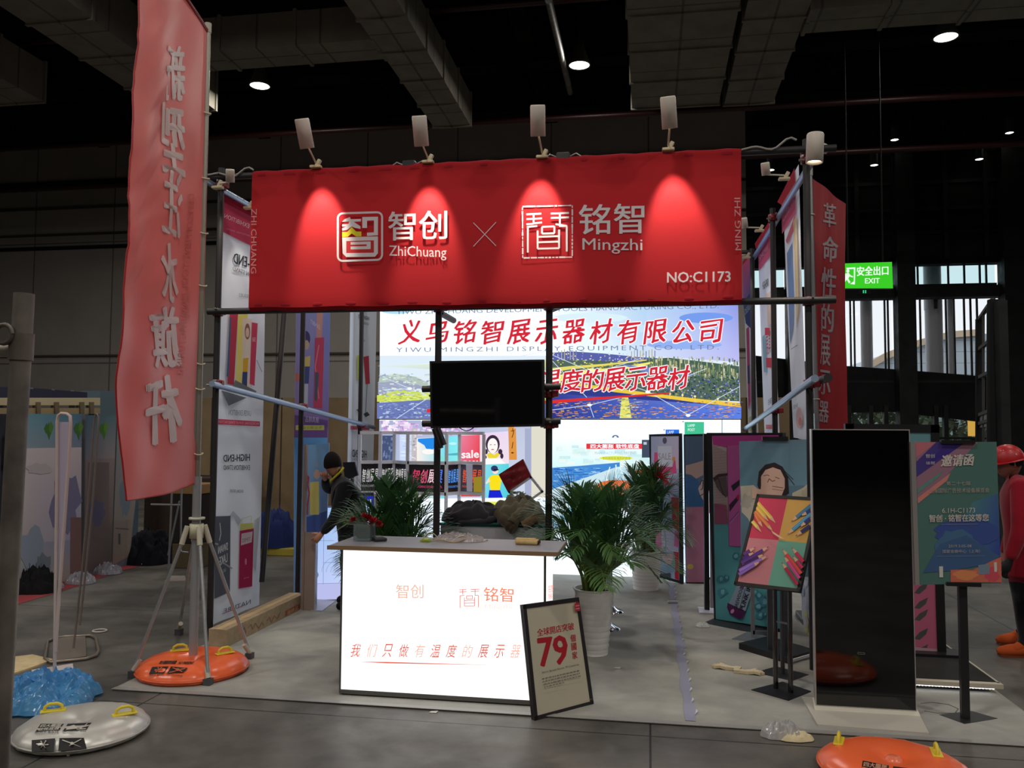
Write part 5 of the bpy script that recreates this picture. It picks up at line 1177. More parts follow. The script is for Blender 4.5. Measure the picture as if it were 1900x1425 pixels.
# ---- folding screens
def panel(q, pl, lab, paint, th=.035):
    P = [pl.px(*a) for a in q]; t = thing('folding_screen', lab, 'display panel', (P[2]+P[3])/2*k((1, 1, 0)), 'tall framed display panels')
    m = MB(); m.slab(P, -pl.n*th, 'plastic', C(26, 26, 30)); bd_ = m.build('frame', t)
    m = MB(); d = Draw(pl.px, m, 'print', .002, .0002); paint(d); m.build('print', bd_); return t
z10 = lambda *p: (1190+p[0]*150/648, 770+p[1]*330/1425); Z = lambda pts: [z10(*p) for p in pts]
def sale(d):
    d.poly(Z([(78, 172), (300, 170), (305, 1325), (115, 1275)]), C(176, 190, 226)); d.quad(Z([(78, 172), (300, 170), (300, 430), (80, 430)]), [C(170, 190, 226), C(206, 206, 236), C(226, 196, 222), C(186, 190, 230)])
    d.ell(*z10(188, 205), 4, 6, C(96, 96, 120)); d.poly(Z([(105, 300), (130, 300), (150, 415), (250, 415), (270, 330), (285, 480), (240, 520), (130, 500), (100, 450)]), C(230, 90, 150)); d.poly(Z([(133, 250), (245, 248), (250, 415), (135, 412)]), C(216, 224, 244)); d.text('SALE', z10(138, 360), z10(238, 358), z10(138, 305), C(176, 170, 176), bold=.015); d.ell(*z10(260, 352), 3, 4, C(226, 160, 90))
    d.poly(Z([(100, 450), (285, 470), (298, 660), (110, 640)]), C(190, 196, 236)); d.poly(Z([(120, 450), (190, 470), (230, 560), (180, 560)]), C(206, 50, 90)); d.poly(Z([(240, 660), (300, 665), (302, 1325), (270, 1310)]), C(196, 40, 56)); d.poly(Z([(112, 900), (170, 870), (240, 870), (300, 940), (298, 1100), (240, 1090), (120, 1110)]), C(214, 206, 240)); d.poly(Z([(112, 920), (160, 900), (170, 1100), (112, 1090)]), C(240, 110, 180)); d.poly(Z([(270, 920), (302, 950), (302, 1060), (262, 1050)]), C(236, 120, 180))
    d.poly(Z([(115, 1130), (270, 1120), (275, 1260), (115, 1265)]), C(146, 176, 200)); d.poly(Z([(150, 1110), (260, 1105), (250, 1190), (200, 1200)]), C(232, 190, 206)); d.poly(Z([(120, 1275), (236, 1265), (240, 1310)]), C(90, 90, 110)); d.path(Z([(180, 900), (200, 1010), (196, 1080)]), .8, C(120, 100, 140))
panel([(1204, 806), (1263, 804), (1266, 1084), (1211, 1068)], vplane((.0, 9.70), (.33, 9.5)), 'folding display panel with a pink SALE bag poster, beside the far palm', sale)
def bluepink(d):
    d.poly(Z([(350, 170), (498, 168), (515, 1340), (360, 1340)]), C(86, 110, 140)); d.poly(Z([(355, 735), (498, 730), (515, 1340), (362, 1340)]), C(176, 116, 146)); d.poly(Z([(355, 405), (430, 385), (495, 365), (498, 480), (440, 510), (400, 480), (355, 470)]), C(186, 160, 158)); d.poly(Z([(355, 480), (450, 520), (495, 640), (495, 735), (357, 738)]), C(60, 104, 156)); d.poly(Z([(455, 590), (498, 500), (500, 690), (470, 640)]), C(196, 176, 176)); d.path(Z([(470, 560), (480, 530), (495, 520), (490, 590), (475, 600)]), 1.4, C(40, 40, 60)); d.path(Z([(465, 650), (500, 630)]), 1.4, C(40, 40, 60)); d.ell(*z10(392, 1215), 6, 5, C(206, 180, 90))
panel([(1268, 806), (1306, 805), (1310, 1084), (1273, 1083)], vplane((.36, 9.55), (.63, 9.58)), 'narrow display panel with blue top and plain pink lower half', bluepink)
t_ = [o for o in bpy.data.objects if o.name.startswith('folding_screen') and o.get('label', '').startswith('narrow')][0]
m = MB(); a, b = vplane((.36, 9.55), (.63, 9.58)).px(1266.6, 806), vplane((.36, 9.55), (.63, 9.58)).px(1269.5, 1080); m.bar(a+k((0, -.002, 0)), b+k((0, -.002, 0)), .022, .02, 'glow', L(214, 236, 255, 1.1)); m.build('glowing_edge', t_)

# ---- floral board behind the kiosk
fb = vplane(fl(1484, 1150), fl(1530, 1235))
t = thing('floral_board', 'pale floral printed board half hidden behind the black kiosk', 'board', fl(1507, 1195))
q = [(1484, 900), (1560, 890), (1560, 1290), (1488, 1160)]
P = [fb.px(*a) for a in q]; P[3][2] = 0.004; P[2][2] = .004
m = MB(); m.slab(P, -fb.n*.02, 'print', C(190, 190, 206)); bd_ = m.build('board', t)
m = MB(); d = Draw(fb.px, m, 'print', .002); rr = random.Random(8)
for i in range(26): d.blob(rr.uniform(1488, 1540), rr.uniform(920, 1190), rr.uniform(2, 5), rr.uniform(4, 12), rr.choice([C(206, 206, 120), C(140, 150, 176), C(216, 216, 226), C(170, 176, 196), C(206, 190, 150)]), i)
m.build('print', bd_)

# ---- dark low platform with a light strip
t = thing('lit_platform', 'low dark platform with cream edge and glowing light strip, right of the kiosk', 'platform', (1.95, 6.4, 0))
m = MB(); m.box((1.80, 6.45, .07), (.86, 1.0, .02), 'matte', C(46, 46, 44)); m.build('top_plate', t)
m = MB(); m.box((1.80, 5.93, .066), (.90, .06, .028), 'plastic', C(206, 196, 176)); m.box((2.235, 6.45, .066), (.02, 1.02, .028), 'plastic', C(206, 196, 176)); m.box((1.80, 6.45, .045), (.84, .98, .03), 'matte', C(60, 58, 54)); m.box((1.8, 6.5, .02), (.8, .9, .04), 'matte', C(50, 50, 50)); m.build('edge_trim', t)
m = MB(); m.box((1.79, 5.945, .044), (.84, .012, .012), 'glow', L(246, 248, 255, 1.9))
for i in range(40): m.box((1.40+i*.0205, 5.936, .044), (.008, .01, .012), 'glow', L(255, 255, 255, 3.5))
m.build('light_strip', t)
m = MB(); m.box((2.232, 6.45, .046), (.008, .9, .01), 'glow', L(255, 226, 170, 1.6)); m.build('side_light_strip', t)

# ---- big framed poster standing on the platform, behind the kiosk
bpY = 6.62; bq = yplane(bpY)
t = thing('framed_poster', 'large black framed poster, teal with pink leaf print, standing behind the kiosk', 'framed poster', (1.75, bpY, .08))
m = MB(); q = [(1568, 786), (1742, 788), (1756, 1232), (1588, 1228)]; P = [bq.px(*a) for a in q]
for p in (P[2], P[3]): p[2] = .081
m.slab(P, (0, .05, 0), 'plastic', C(30, 30, 32)); bd_ = m.build('backing', t)
m = MB(); framed(m, bq, q, .06, .05, 'plastic', C(24, 24, 26)); m.build('frame', t)
m = MB(); d = Draw(bq.px, m, 'print', .002); d.poly([(1576, 796), (1732, 798), (1734, 1000), (1586, 1000)], C(100, 146, 150)); d.poly([(1586, 1000), (1734, 1000), (1748, 1222), (1590, 1222)], C(196, 100, 130))
for y in (1118, 1140, 1175, 1205, 1090): d.poly([(1696, y+10), (1706, y-2), (1722, y-10), (1718, y+2), (1706, y+12)], C(84, 84, 86))
d.poly([(1590, 1190), (1745, 1205), (1748, 1222), (1592, 1222)], C(186, 150, 160)); m.build('print', bd_)
m = MB(); m.box((P[2][0]-.35, bpY, .09), (.9, .2, .02), 'plastic', C(28, 28, 30)); m.build('foot', t)

# ---- invitation poster on a single post
ip = yplane(5.43)
pc = fl(1791, 1336); t = thing('poster_stand', 'teal and violet invitation poster on a single black post, right of the kiosk', 'poster stand', (pc[0], pc[1], 0), 'poster stands on the carpet')
ip = yplane(pc[1]-.03)
m = MB(); bs = [fl(1743, 1329), fl(1790, 1346), fl(1851, 1336), fl(1803, 1322)]; m.slab(bs, (0, 0, .01), 'paint', C(28, 28, 30)); m.build('base_plate', t)
m = MB(); m.bar((pc[0], pc[1], .01), (pc[0], pc[1], 1.62), .045, .035, 'plastic', C(30, 30, 32)); m.build('post', t)
q = [(1690, 821), (1848, 820), (1857, 1082), (1703, 1085)]
m = MB(); m.slab([ip.px(*a) for a in q], (0, .02, 0), 'plastic', C(120, 122, 126)); m.slab([ip.px(*a, .004) for a in ((1689, 820), (1698, 820), (1706, 1085), (1698, 1085))], (0, .026, 0), 'metal', C(176, 172, 170)); bd_ = m.build('board', t)
m = MB(); d = Draw(ip.px, m, 'print', .002, .0002); z11 = lambda *p: (1690+p[0]*180/884, 810+p[1]*290/1425); Z = lambda pts: [z11(*p) for p in pts]
TE, PU = C(78, 116, 110), C(70, 56, 130)
d.poly(Z([(40, 50), (780, 48), (822, 1335), (78, 1350)]), TE); d.quad(Z([(560, 600), (790, 520), (815, 1100), (300, 1150)]), [C(80, 130, 140), C(66, 100, 150), C(56, 70, 160), C(90, 140, 140)])
d.poly(Z([(40, 50), (610, 50), (350, 330), (60, 600)]), C(150, 110, 130)); d.poly(Z([(40, 50), (230, 50), (50, 190)]), C(190, 110, 120)); d.poly(Z([(230, 50), (480, 50), (260, 220), (50, 370), (48, 230)]), PU); d.poly(Z([(330, 50), (500, 50), (330, 170), (130, 260)]), C(60, 44, 130)); d.poly(Z([(55, 480), (300, 300), (250, 370), (60, 520)]), C(96, 140, 130)); d.poly(Z([(60, 560), (360, 330), (330, 400), (64, 610)]), C(206, 130, 120))
d.blob(*z11(520, 880), 60, 26, C(62, 84, 150), 3, 24, .15); d.blob(*z11(420, 1000), 38, 30, C(70, 110, 146), 4, 24, .15); d.poly(Z([(110, 1240), (260, 980), (500, 900), (810, 1090), (700, 1160), (380, 1220)]), C(66, 96, 140))
d.poly(Z([(360, 1215), (480, 1210), (560, 1215), (820, 1095), (825, 1330), (360, 1325)]), C(206, 110, 90)); d.blob(*z11(500, 1260), 22, 9, C(220, 140, 90), 6); d.blob(*z11(740, 1260), 14, 14, C(206, 80, 96), 7); d.poly(Z([(610, 1170), (710, 1160), (715, 1250), (615, 1255)]), C(120, 140, 156)); d.poly(Z([(255, 1182), (290, 1182), (292, 1282), (258, 1282)]), C(206, 206, 196)); d.poly(Z([(755, 1145), (780, 1145), (782, 1232), (758, 1232)]), C(206, 206, 196))
wt = C(206, 196, 190)
d.text('邀请函', z11(272, 275), z11(560, 262), z11(272, 170), wt, bold=.03, shear=.05); d.text('智创', z11(133, 195), z11(215, 193), z11(133, 160), wt); d.text('铭智', z11(135, 255), z11(215, 253), z11(135, 228), wt); d.text('第二十七届', z11(320, 445), z11(538, 443), z11(320, 408), C(176, 160, 150)); d.text('上海国际广告技术设备展览会', z11(160, 515), z11(712, 508), z11(160, 472), C(176, 160, 150)); d.text('6.1H-C1173', z11(282, 696), z11(582, 692), z11(282, 652), wt); d.text('智创 · 铭智在这等您', z11(165, 778), z11(705, 770), z11(165, 712), wt, bold=.02); d.line(*z11(270, 800), *z11(605, 796), .6, C(150, 150, 160)); d.text('2019.3.05-08', z11(340, 1010), z11(548, 1008), z11(340, 985), C(170, 170, 170)); d.text('国家会展中心（上海）', z11(285, 1062), z11(625, 1058), z11(285, 1030), C(170, 170, 170)); d.line(*z11(230, 1090), *z11(665, 1085), .5, C(140, 140, 150))
m.build('print', bd_)
for u, v in ((1776, 820), (1787, 1084)):
    m = MB(); p = ip.px(u, v); m.box((p[0], p[1]-.002, p[2]), (.19, .03, .022), 'plastic', C(22, 22, 24)); m.build('clip', t)
m = MB(); pts = [fl(*p, .006) for p in ((1708, 1306), (1730, 1304), (1760, 1308), (1778, 1316), (1772, 1324), (1740, 1324), (1715, 1320))]; m.tube(pts, .005, 'plastic', C(60, 60, 60), 6)
tag(m.build('power_cable', origin=fl(1740, 1315)), 'dark cable lying in a loop behind the kiosk foot', 'cable')
# ================================================================ palms
def palm(c, pot, top, spread, lab, seed, nf=26, potcol=C(232, 230, 225), stemh=.45):
    """areca palm in a ribbed pot; pot = (r_bottom, r_top, height)"""
    c = k((c[0], c[1], 0.0)); t = thing('potted_palm', lab, 'plant', c, 'potted palms on the stand')
    rb, rt_, ph = pot; rnd = random.Random(seed)
    prof = [(0, 0), (rb, 0), (rb+.004, .012)]
    n = 11
    for i in range(n):
        s0 = (i+.15)/n; s1 = (i+.6)/n; s2 = (i+.98)/n
        for s, o in ((s0, .0), (s1, .006), (s2, .0)): prof.append((rb+(rt_-rb)*s+o, ph*s))
    prof += [(rt_+.012, ph*.985), (rt_+.014, ph), (rt_-.006, ph), (rt_-.012, ph-.03), (0, ph-.035)]
    m = MB(); m.lathe(prof, 'ceramic', potcol, 36, at=c); pt_ = m.build('pot', t)
    m = MB(); m.lathe([(0, ph-.028), (rt_-.014, ph-.03)], 'matte', C(50, 40, 32), 20, at=c); m.build('soil', pt_)
    stems = MB(); leaf = MB(); H = top-ph
    for f in range(nf):
        a = 2*math.pi*(f*.381966+rnd.uniform(-.04, .04)); q = (f+.5)/nf                 # inner fronds stand, outer ones arch over
        reach = spread*(.18+.85*q**.8)*rnd.uniform(.8, 1.12); rise = H*(1.0-.62*q**1.6)*rnd.uniform(.86, 1.05); droop = H*.32*q*rnd.uniform(.6, 1.3)
        r0 = rnd.uniform(.0, rt_*.55); b0 = c+k((r0*math.cos(a), r0*math.sin(a), ph-.03)); dr = k((math.cos(a), math.sin(a), 0))
        N_ = 26; pts = []
        for i in range(N_+1):
            s = i/N_; x = reach*(s**1.5); z_ = rise*(1-(1-s)**1.7) - droop*max(0, s-.45)**2*3.2
            pts.append(b0+dr*x+k((0, 0, z_)))
        stems.tube(pts[::2], [.0075*(1-.8*i/N_)+.0012 for i in range(0, N_+1, 2)], 'leaf', C(110, 130, 60), 5, caps=False)
        side = k((-math.sin(a), math.cos(a), 0)); ln = (.22+.17*spread)*rnd.uniform(.85, 1.15)
        g = rnd.choice(((58, 100, 56), (72, 114, 62), (48, 84, 50), (84, 120, 66), (60, 100, 66))); col = C(*g)
        for i in range(int(N_*.30), N_):
            for half in ((0, .5) if i % 3 == 0 else (0,)):
              s = (i+half)/N_; p = pts[i]+(pts[i+1]-pts[i])*half; d = pts[i+1]-pts[i]; d = d/np.linalg.norm(d)
              prof_l = math.sin(math.pi*min(1, (s-.28)/.72*.86+.12))**.7
              upn = np.cross(side, d); 
              for sg in (-1, 1):
                L_ = ln*prof_l*rnd.uniform(.85, 1.1); w = .0075*rnd.uniform(.8, 1.2)
                o = side*sg*.62+d*(.7+.5*s)+upn*.25*(1 if upn[2] > 0 else -1); o /= np.linalg.norm(o)
                wv = np.cross(o, upn); wv /= np.linalg.norm(wv)
                p1 = p+o*L_*.45; p2 = p+o*L_*.8+k((0, 0, -.05*L_)); p3 = p+o*L_+k((0, 0, -.16*L_))
                leaf.add([p-wv*w*.4, p+wv*w*.4, p1+wv*w, p1-wv*w, p2+wv*w*.7, p2-wv*w*.7, p3], [(0, 1, 2, 3), (3, 2, 4, 5), (5, 4, 6)], 'leaf', col)
    for i in range(14):
        a = rnd.uniform(0, 6.28); r = rnd.uniform(0, rt_*.6); b = c+k((r*math.cos(a), r*math.sin(a), ph-.03)); stems.tube([b, b+k((r*.5*math.cos(a), r*.5*math.sin(a), stemh*.5)), b+k((r*1.2*math.cos(a), r*1.2*math.sin(a), stemh))], [.012, .009, .007], 'leaf', C(92, 116, 50), 6, caps=False)
    stems.build('stems', t); leaf.build('foliage', t); return t
palm((-.42, 6.45), (.10, .15, .50), 1.30, .62, 'large areca palm in a white ribbed pot, beside the counter', 11, 38)
palm((-.04, 9.15), (.13, .17, .42), 1.34, .52, 'areca palm in a white ribbed pot, before the SALE bag panel', 12, 30)
palm((-2.12, 6.75), (.12, .15, .42), 1.26, .55, 'areca palm behind the counter, between the man and the scaffold post', 13, 32)
# flat gift ribbon bow stuck in the far palm
b = aY(1222, 885, 9.05); m = MB()
for i in range(9):
    a = math.radians(-30+i*22); m.slab([b+k((.01*math.cos(a+1.6), 0, .01*math.sin(a+1.6))), b-k((.01*math.cos(a+1.6), 0, .01*math.sin(a+1.6))), b+k((.2*math.cos(a), .02*math.sin(i), .2*math.sin(a)))], (0, .004, 0), 'satin', C(206, 30, 56))
tag(m.build('palm_ribbon', origin=b), 'red fan of ribbon leaves stuck in the top of the far palm', 'ribbon')

# ================================================================ on the counter
cz = CZ+.0115
def ct(u, v): return on_counter(u, v)
def on_counter(u, v): return fl(u, v, cz)
p = ct(676, 1003); t = thing('flower_vase', 'square glass vase of moss, red flowers and grass blades on the counter', 'vase', p)
m = MB(); s = .055; hgt = .105
for dx, dy, sx, sy in ((0, -s, 2*s, .004), (0, s, 2*s, .004), (-s, 0, .004, 2*s), (s, 0, .004, 2*s)): m.box(p+k((dx, dy, hgt/2+.008)), (sx, sy, hgt), 'clear', C(220, 230, 232))
m.box(p+k((0, 0, .006)), (.115, .115, .012), 'clear', C(230, 236, 238)); gl_ = m.build('glass', t)
m = MB(); m.rbox(p+k((0, 0, .06)), (.095, .095, .09), .02, 'matte', C(62, 66, 34)); m.build('moss', gl_)
m = MB(); rnd = random.Random(2)
for (dx, dz, r) in ((-.075, .125, .03), (.03, .14, .035), (.07, .12, .036), (.1, .105, .03), (.0, .155, .028)):
    for j in range(26):
        a, b_ = rnd.uniform(0, 6.28), rnd.uniform(-.4, 1.4); o = k((math.cos(a)*math.cos(b_), math.sin(a)*math.cos(b_), math.sin(b_)))*r; w = k((-math.sin(a), math.cos(a), .3))*r*.4; cc = p+k((dx, -.01, dz)); m.add([cc+o*.2-w*.4, cc+o*.2+w*.4, cc+o+w, cc+o-w], [(0, 1, 2, 3)], 'leaf', C(*rnd.choice(((170, 20, 34), (140, 14, 28), (190, 36, 44)))))
m.build('flowers', t)
m = MB()
for dx, dz, ex, ez in ((-.02, .11, -.2, .12), (-.02, .1, -.22, .04), (-.02, .1, -.24, .09), (0, .12, -.08, .22), (.02, .12, .02, .24), (-.02, .1, -.16, .17)):
    a = p+k((dx, 0, dz)); b = p+k((ex, -.02, ez)); mid = (a+b)/2+k((0, 0, .04)); w = k((0, 0, .006)); m.add([a-w, a+w, mid+w, mid-w, b], [(0, 1, 2, 3), (3, 2, 4)], 'leaf', C(120, 130, 110))
m.build('grass_blades', t)
p = ct(702, 1003); m = MB(); m.rbox(p+k((0, 0, .012)), (.085, .13, .024), .008, 'plastic', C(40, 40, 44), rz=.6); m.rbox(p+k((.002, 0, .025)), (.05, .08, .006), .002, 'plastic', C(90, 92, 96), rz=.6)
tag(m.build('card_reader', origin=p), 'small black gadget lying on the counter beside the vase', 'gadget')
p = ct(790, 1005); m = MB(); m.rbox(p+k((0, 0, .006)), (.07, .05, .012), .004, 'clear', C(220, 236, 150)); m.rbox(p+k((.005, -.01, .016)), (.035, .03, .012), .004, 'plastic', C(206, 214, 80)); tag(m.build('tape_roll_pack', origin=p), 'small yellow green packet on the counter near the scaffold post', 'packet')
p = ct(850, 1003); t = thing('plastic_wrap', 'crumpled clear plastic wrapping with strings on the counter middle', 'wrapping', p)
from mathutils import noise as _nz
def crumple(cx, cy, sx, sy, amp, z0, seed, fine=1.0):
    """height field of a crumpled sheet or bag: sharp folds over a rounded heap"""
    o = Vector((seed*3.7, seed*1.3, seed*.9)); S_ = 3.2*fine
    def f(a, b):
        u, v = (a-.5)*2, (b-.5)*2; r = math.hypot(u, v); th = math.atan2(v, u)
        q = max(abs(u), abs(v)); 
        if r > 1e-6: u, v = u*q/r, v*q/r                                   # square grid -> disc
        edge = 1+.16*_nz.noise(Vector((math.cos(th)*1.7, math.sin(th)*1.7, seed)))+.07*_nz.noise(Vector((math.cos(th)*5, math.sin(th)*5, seed+4)))
        P = Vector((u*S_*sx, v*S_*sy, 0))/max(sx, sy)+o
        n = 1-abs(_nz.noise(P))*2.0; n2 = 1-abs(_nz.noise(P*2.3+Vector((5, 2, 1))))*2.0; n3 = _nz.noise(P*5.1)
        d = max(0, 1-q**2.2)
        h = d**.6*(.42+.34*n+.22*n2+.10*n3)+.06*d*n3
        w = _nz.noise_vector(P*1.3)*.10
        return k((cx+u*sx*.5*edge+w[0]*sx*d, cy+v*sy*.5*edge+w[1]*sy*d, z0+max(.002, amp*h)))
    return f
m = MB(); m.grid(crumple(p[0], p[1], .36, .2, .06, cz, 4, 1.6), 40, 26, 'foil', C(214, 206, 206), smooth=False); m.build('film', t)
m = MB()
for a, b, h in (((782, 1004), (815, 1003), .05), ((838, 1006), (880, 1005), .035)):
    A, B = ct(*a), ct(*b); m.tube([A+(B-A)*s+k((0, 0, h*math.sin(math.pi*s)+.004)) for s in np.linspace(0, 1, 14)], .0035, 'plastic', C(206, 200, 176), 6)
m.build('string', t); m = MB(); m.tube([ct(800, 1009)+(ct(905, 1004)-ct(800, 1009))*s+k((0, .01*math.sin(9*s), .012+.01*math.sin(12*s))) for s in np.linspace(0, 1, 20)], .004, 'plastic', C(176, 150, 110), 6); m.build('string', t)
p = ct(978, 1010); m = MB(); m.rbox(p+k((0, 0, .017)), (.15, .08, .032), .012, 'card', C(206, 176, 120), rz=-.06); m.rbox(p+k((.078, -.004, .016)), (.012, .06, .024), .005, 'card', C(70, 44, 40), rz=-.06); m.rbox(p+k((-.01, .005, .035)), (.13, .05, .006), .002, 'card', C(216, 190, 136), rz=-.1)
tag(m.build('cloth_bundle', origin=p), 'folded tan paper bundle near the right end of the counter', 'bundle')

# ================================================================ back table with coats
TYB = 7.25; A = aY(815, 978, 7.0); B = aY(1012, 980, 7.0)
t = thing('glass_table', 'grey display table with a thick glass top, behind the scaffold posts', 'table', ((A[0]+B[0])/2+.1, 7.25, 0))
tx0, tx1 = A[0], B[0]+.02; tz = .90
m = MB(); m.box(((tx0+tx1)/2, 7.28, tz-.01), (tx1-tx0, .56, .02), 'clear', C(170, 210, 206)); m.box(((tx0+tx1)/2, 7.005, tz-.01), (tx1-tx0, .01, .02), 'plastic', C(40, 74, 72)); m.build('glass_top', t)
m = MB(); m.box(((tx0+tx1)/2, 7.28, tz-.075), (tx1-tx0-.02, .54, .105), 'paint', C(196, 198, 206)); m.build('cabinet_frame', t)
m = MB(); m.box(((tx0+tx1)/2, 7.03, tz-.143), (tx1-tx0-.04, .02, .028), 'glow', L(240, 246, 255, 1.1)); m.build('light_strip', t)
m = MB(); m.box(((tx0+tx1)/2, 7.3, .37), (tx1-tx0-.04, .48, .74), 'paint', C(150, 152, 160)); m.build('cabinet', t)
def coat(c, sx, sy, hz, col, col2, lab, seed, name='coat', rz=0.0, sleeve=None):
    rr = random.Random(seed); ph = [rr.uniform(0, 6.28) for _ in range(8)]
    t = thing(name, lab, 'coat', c, 'coats heaped on the glass table'); ca, sa = math.cos(rz), math.sin(rz)
    def f(a, b):
        th = 2*math.pi*a; q = b; r = math.sin(q*math.pi/2)
        rr_ = r*(1+.13*math.sin(3*th+ph[0])+.08*math.sin(7*th+ph[1])+.05*math.sin(12*th+ph[2]))
        z_ = hz*max(0, math.cos(q*math.pi/2))**.6*(1+.22*math.sin(2*th+ph[3])*q+.14*math.sin(5*th+9*q+ph[4])+.08*math.sin(11*th-7*q+ph[5]))
        x, y = sx*rr_*math.cos(th), sy*rr_*math.sin(th)
        return k((c[0]+x*ca-y*sa, c[1]+x*sa+y*ca, c[2]+max(.003, z_)))
    m = MB(); m.grid(f, 72, 22, 'cloth', col); m.build('body', t)
    for i, s_ in enumerate(sleeve or ()):
        m = MB(); pts, rad, cc = s_
        def wr(j): return rad*(1+.10*math.sin(j*1.9+i)+.05*math.sin(j*3.7))
        # resample
        P = []; 
        for a_, b_ in zip(pts[:-1], pts[1:]):
            for s in np.linspace(0, 1, 7)[:-1]: P.append(k(a_)*(1-s)+k(b_)*s)
        P.append(k(pts[-1])); m.tube(P, [wr(j) for j in range(len(P))], 'cloth', cc, 14); m.build('sleeve', t)
    return t
def bt(u, v, Y=7.1): return aY(u, v, Y)
c1 = bt(880, 970, 7.2); c1[2] = tz
coat(c1, .31, .18, .155, C(44, 42, 48), None, 'black coat lying folded on the glass table, beside the scaffold post', 3, sleeve=(([bt(930, 958), bt(900, 968, 7.05), bt(850, 972, 7.02)], .03, C(48, 46, 52)),))
c2 = bt(966, 968, 7.2); c2[2] = tz
coat(c2, .22, .2, .20, C(92, 88, 70), None, 'olive green winter coat heaped on the glass table, with hanging sleeve', 5, sleeve=(([bt(985, 940), bt(960, 958, 7.0), bt(950, 972, 6.95)], .048, C(92, 86, 68)), ([bt(925, 952), bt(945, 976, 6.95), bt(955, 984, 6.93)], .045, C(70, 60, 44)), ([bt(995, 960, 7.0), bt(970, 975, 6.98)], .038, C(130, 106, 80))))
c3 = bt(958, 928, 7.45); t = thing('cauliflower_bloom', 'pale green ruffled flower cluster behind the olive coat', 'flower', k((c3[0], 7.45, tz)))
m = MB(); m.tube([k((c3[0], 7.45, tz)), c3], .02, 'leaf', C(130, 150, 110), 8); m.build('stalk', t)
m = MB(); rr = random.Random(6)
for _ in range(46):
    a, b_ = rr.uniform(0, 6.28), rr.uniform(-.5, 1.5); o = k((math.cos(a)*math.cos(b_)*.1, math.sin(a)*math.cos(b_)*.06, math.sin(b_)*.07)); q = c3+o; u_ = k((rr.uniform(-1, 1), rr.uniform(-1, 1), rr.uniform(-1, 1)))*.024; v_ = k((rr.uniform(-1, 1), rr.uniform(-1, 1), rr.uniform(-1, 1)))*.024; m.add([q-u_, q+v_, q+u_, q-v_], [(0, 1, 2, 3)], 'leaf', C(190, 206, 176))
m.build('petals', t)

# tilted display square, red cloth above and open white frame below
TQ = yplane(7.85); z12 = lambda *p: (860+p[0]*180/1509, 860+p[1]*170/1425)
t = thing('tilted_sign_frame', 'tilted square sign frame, red cloth in one half, standing on the table corner', 'sign frame', k((TQ.px(*z12(900, 560))[0], 7.85, 0)))
q = [z12(548, 170), z12(925, -70), z12(1050, 190), z12(690, 440)]
m = MB(); P = [TQ.px(*a) for a in q]; m.slab([p+k((0, .01, 0)) for p in P], (0, .02, 0), 'satin', (.30, .012, .022, 1)); 
def red_f(a, b):
    p = (P[0]*(1-a)+P[1]*a)*(1-b)+(P[3]*(1-a)+P[2]*a)*b; e = math.sin(math.pi*a)*math.sin(math.pi*b); return p+k((0, -.012-.022*e*(math.sin(8*a+3*b)+.6*math.sin(13*b-6*a)), 0))
m.grid(red_f, 22, 18, 'satin', (.42, .02, .03, 1)); m.build('red_cloth', t)
m = MB(); framed(m, TQ, q, .014, .03, 'plastic', C(44, 40, 48)); m.build('dark_frame', t)
q2 = [z12(690, 440), z12(1050, 190), z12(1250, 440), z12(900, 690)]
m = MB(); framed(m, TQ, q2, .022, .03, 'paint', C(226, 232, 240)); m.build('silver_frame', t)
m = MB(); b0 = TQ.px(*z12(900, 640)); m.tube([k((b0[0], 7.85, 0)), k((b0[0], 7.85, b0[2]+.03))], .018, 'metal', C(180, 184, 190), 10); m.lathe([(.0, .02), (.16, .015), (.165, 0)], 'metal', C(160, 160, 166), 24, at=(b0[0], 7.85, 0)); m.build('stand', t)

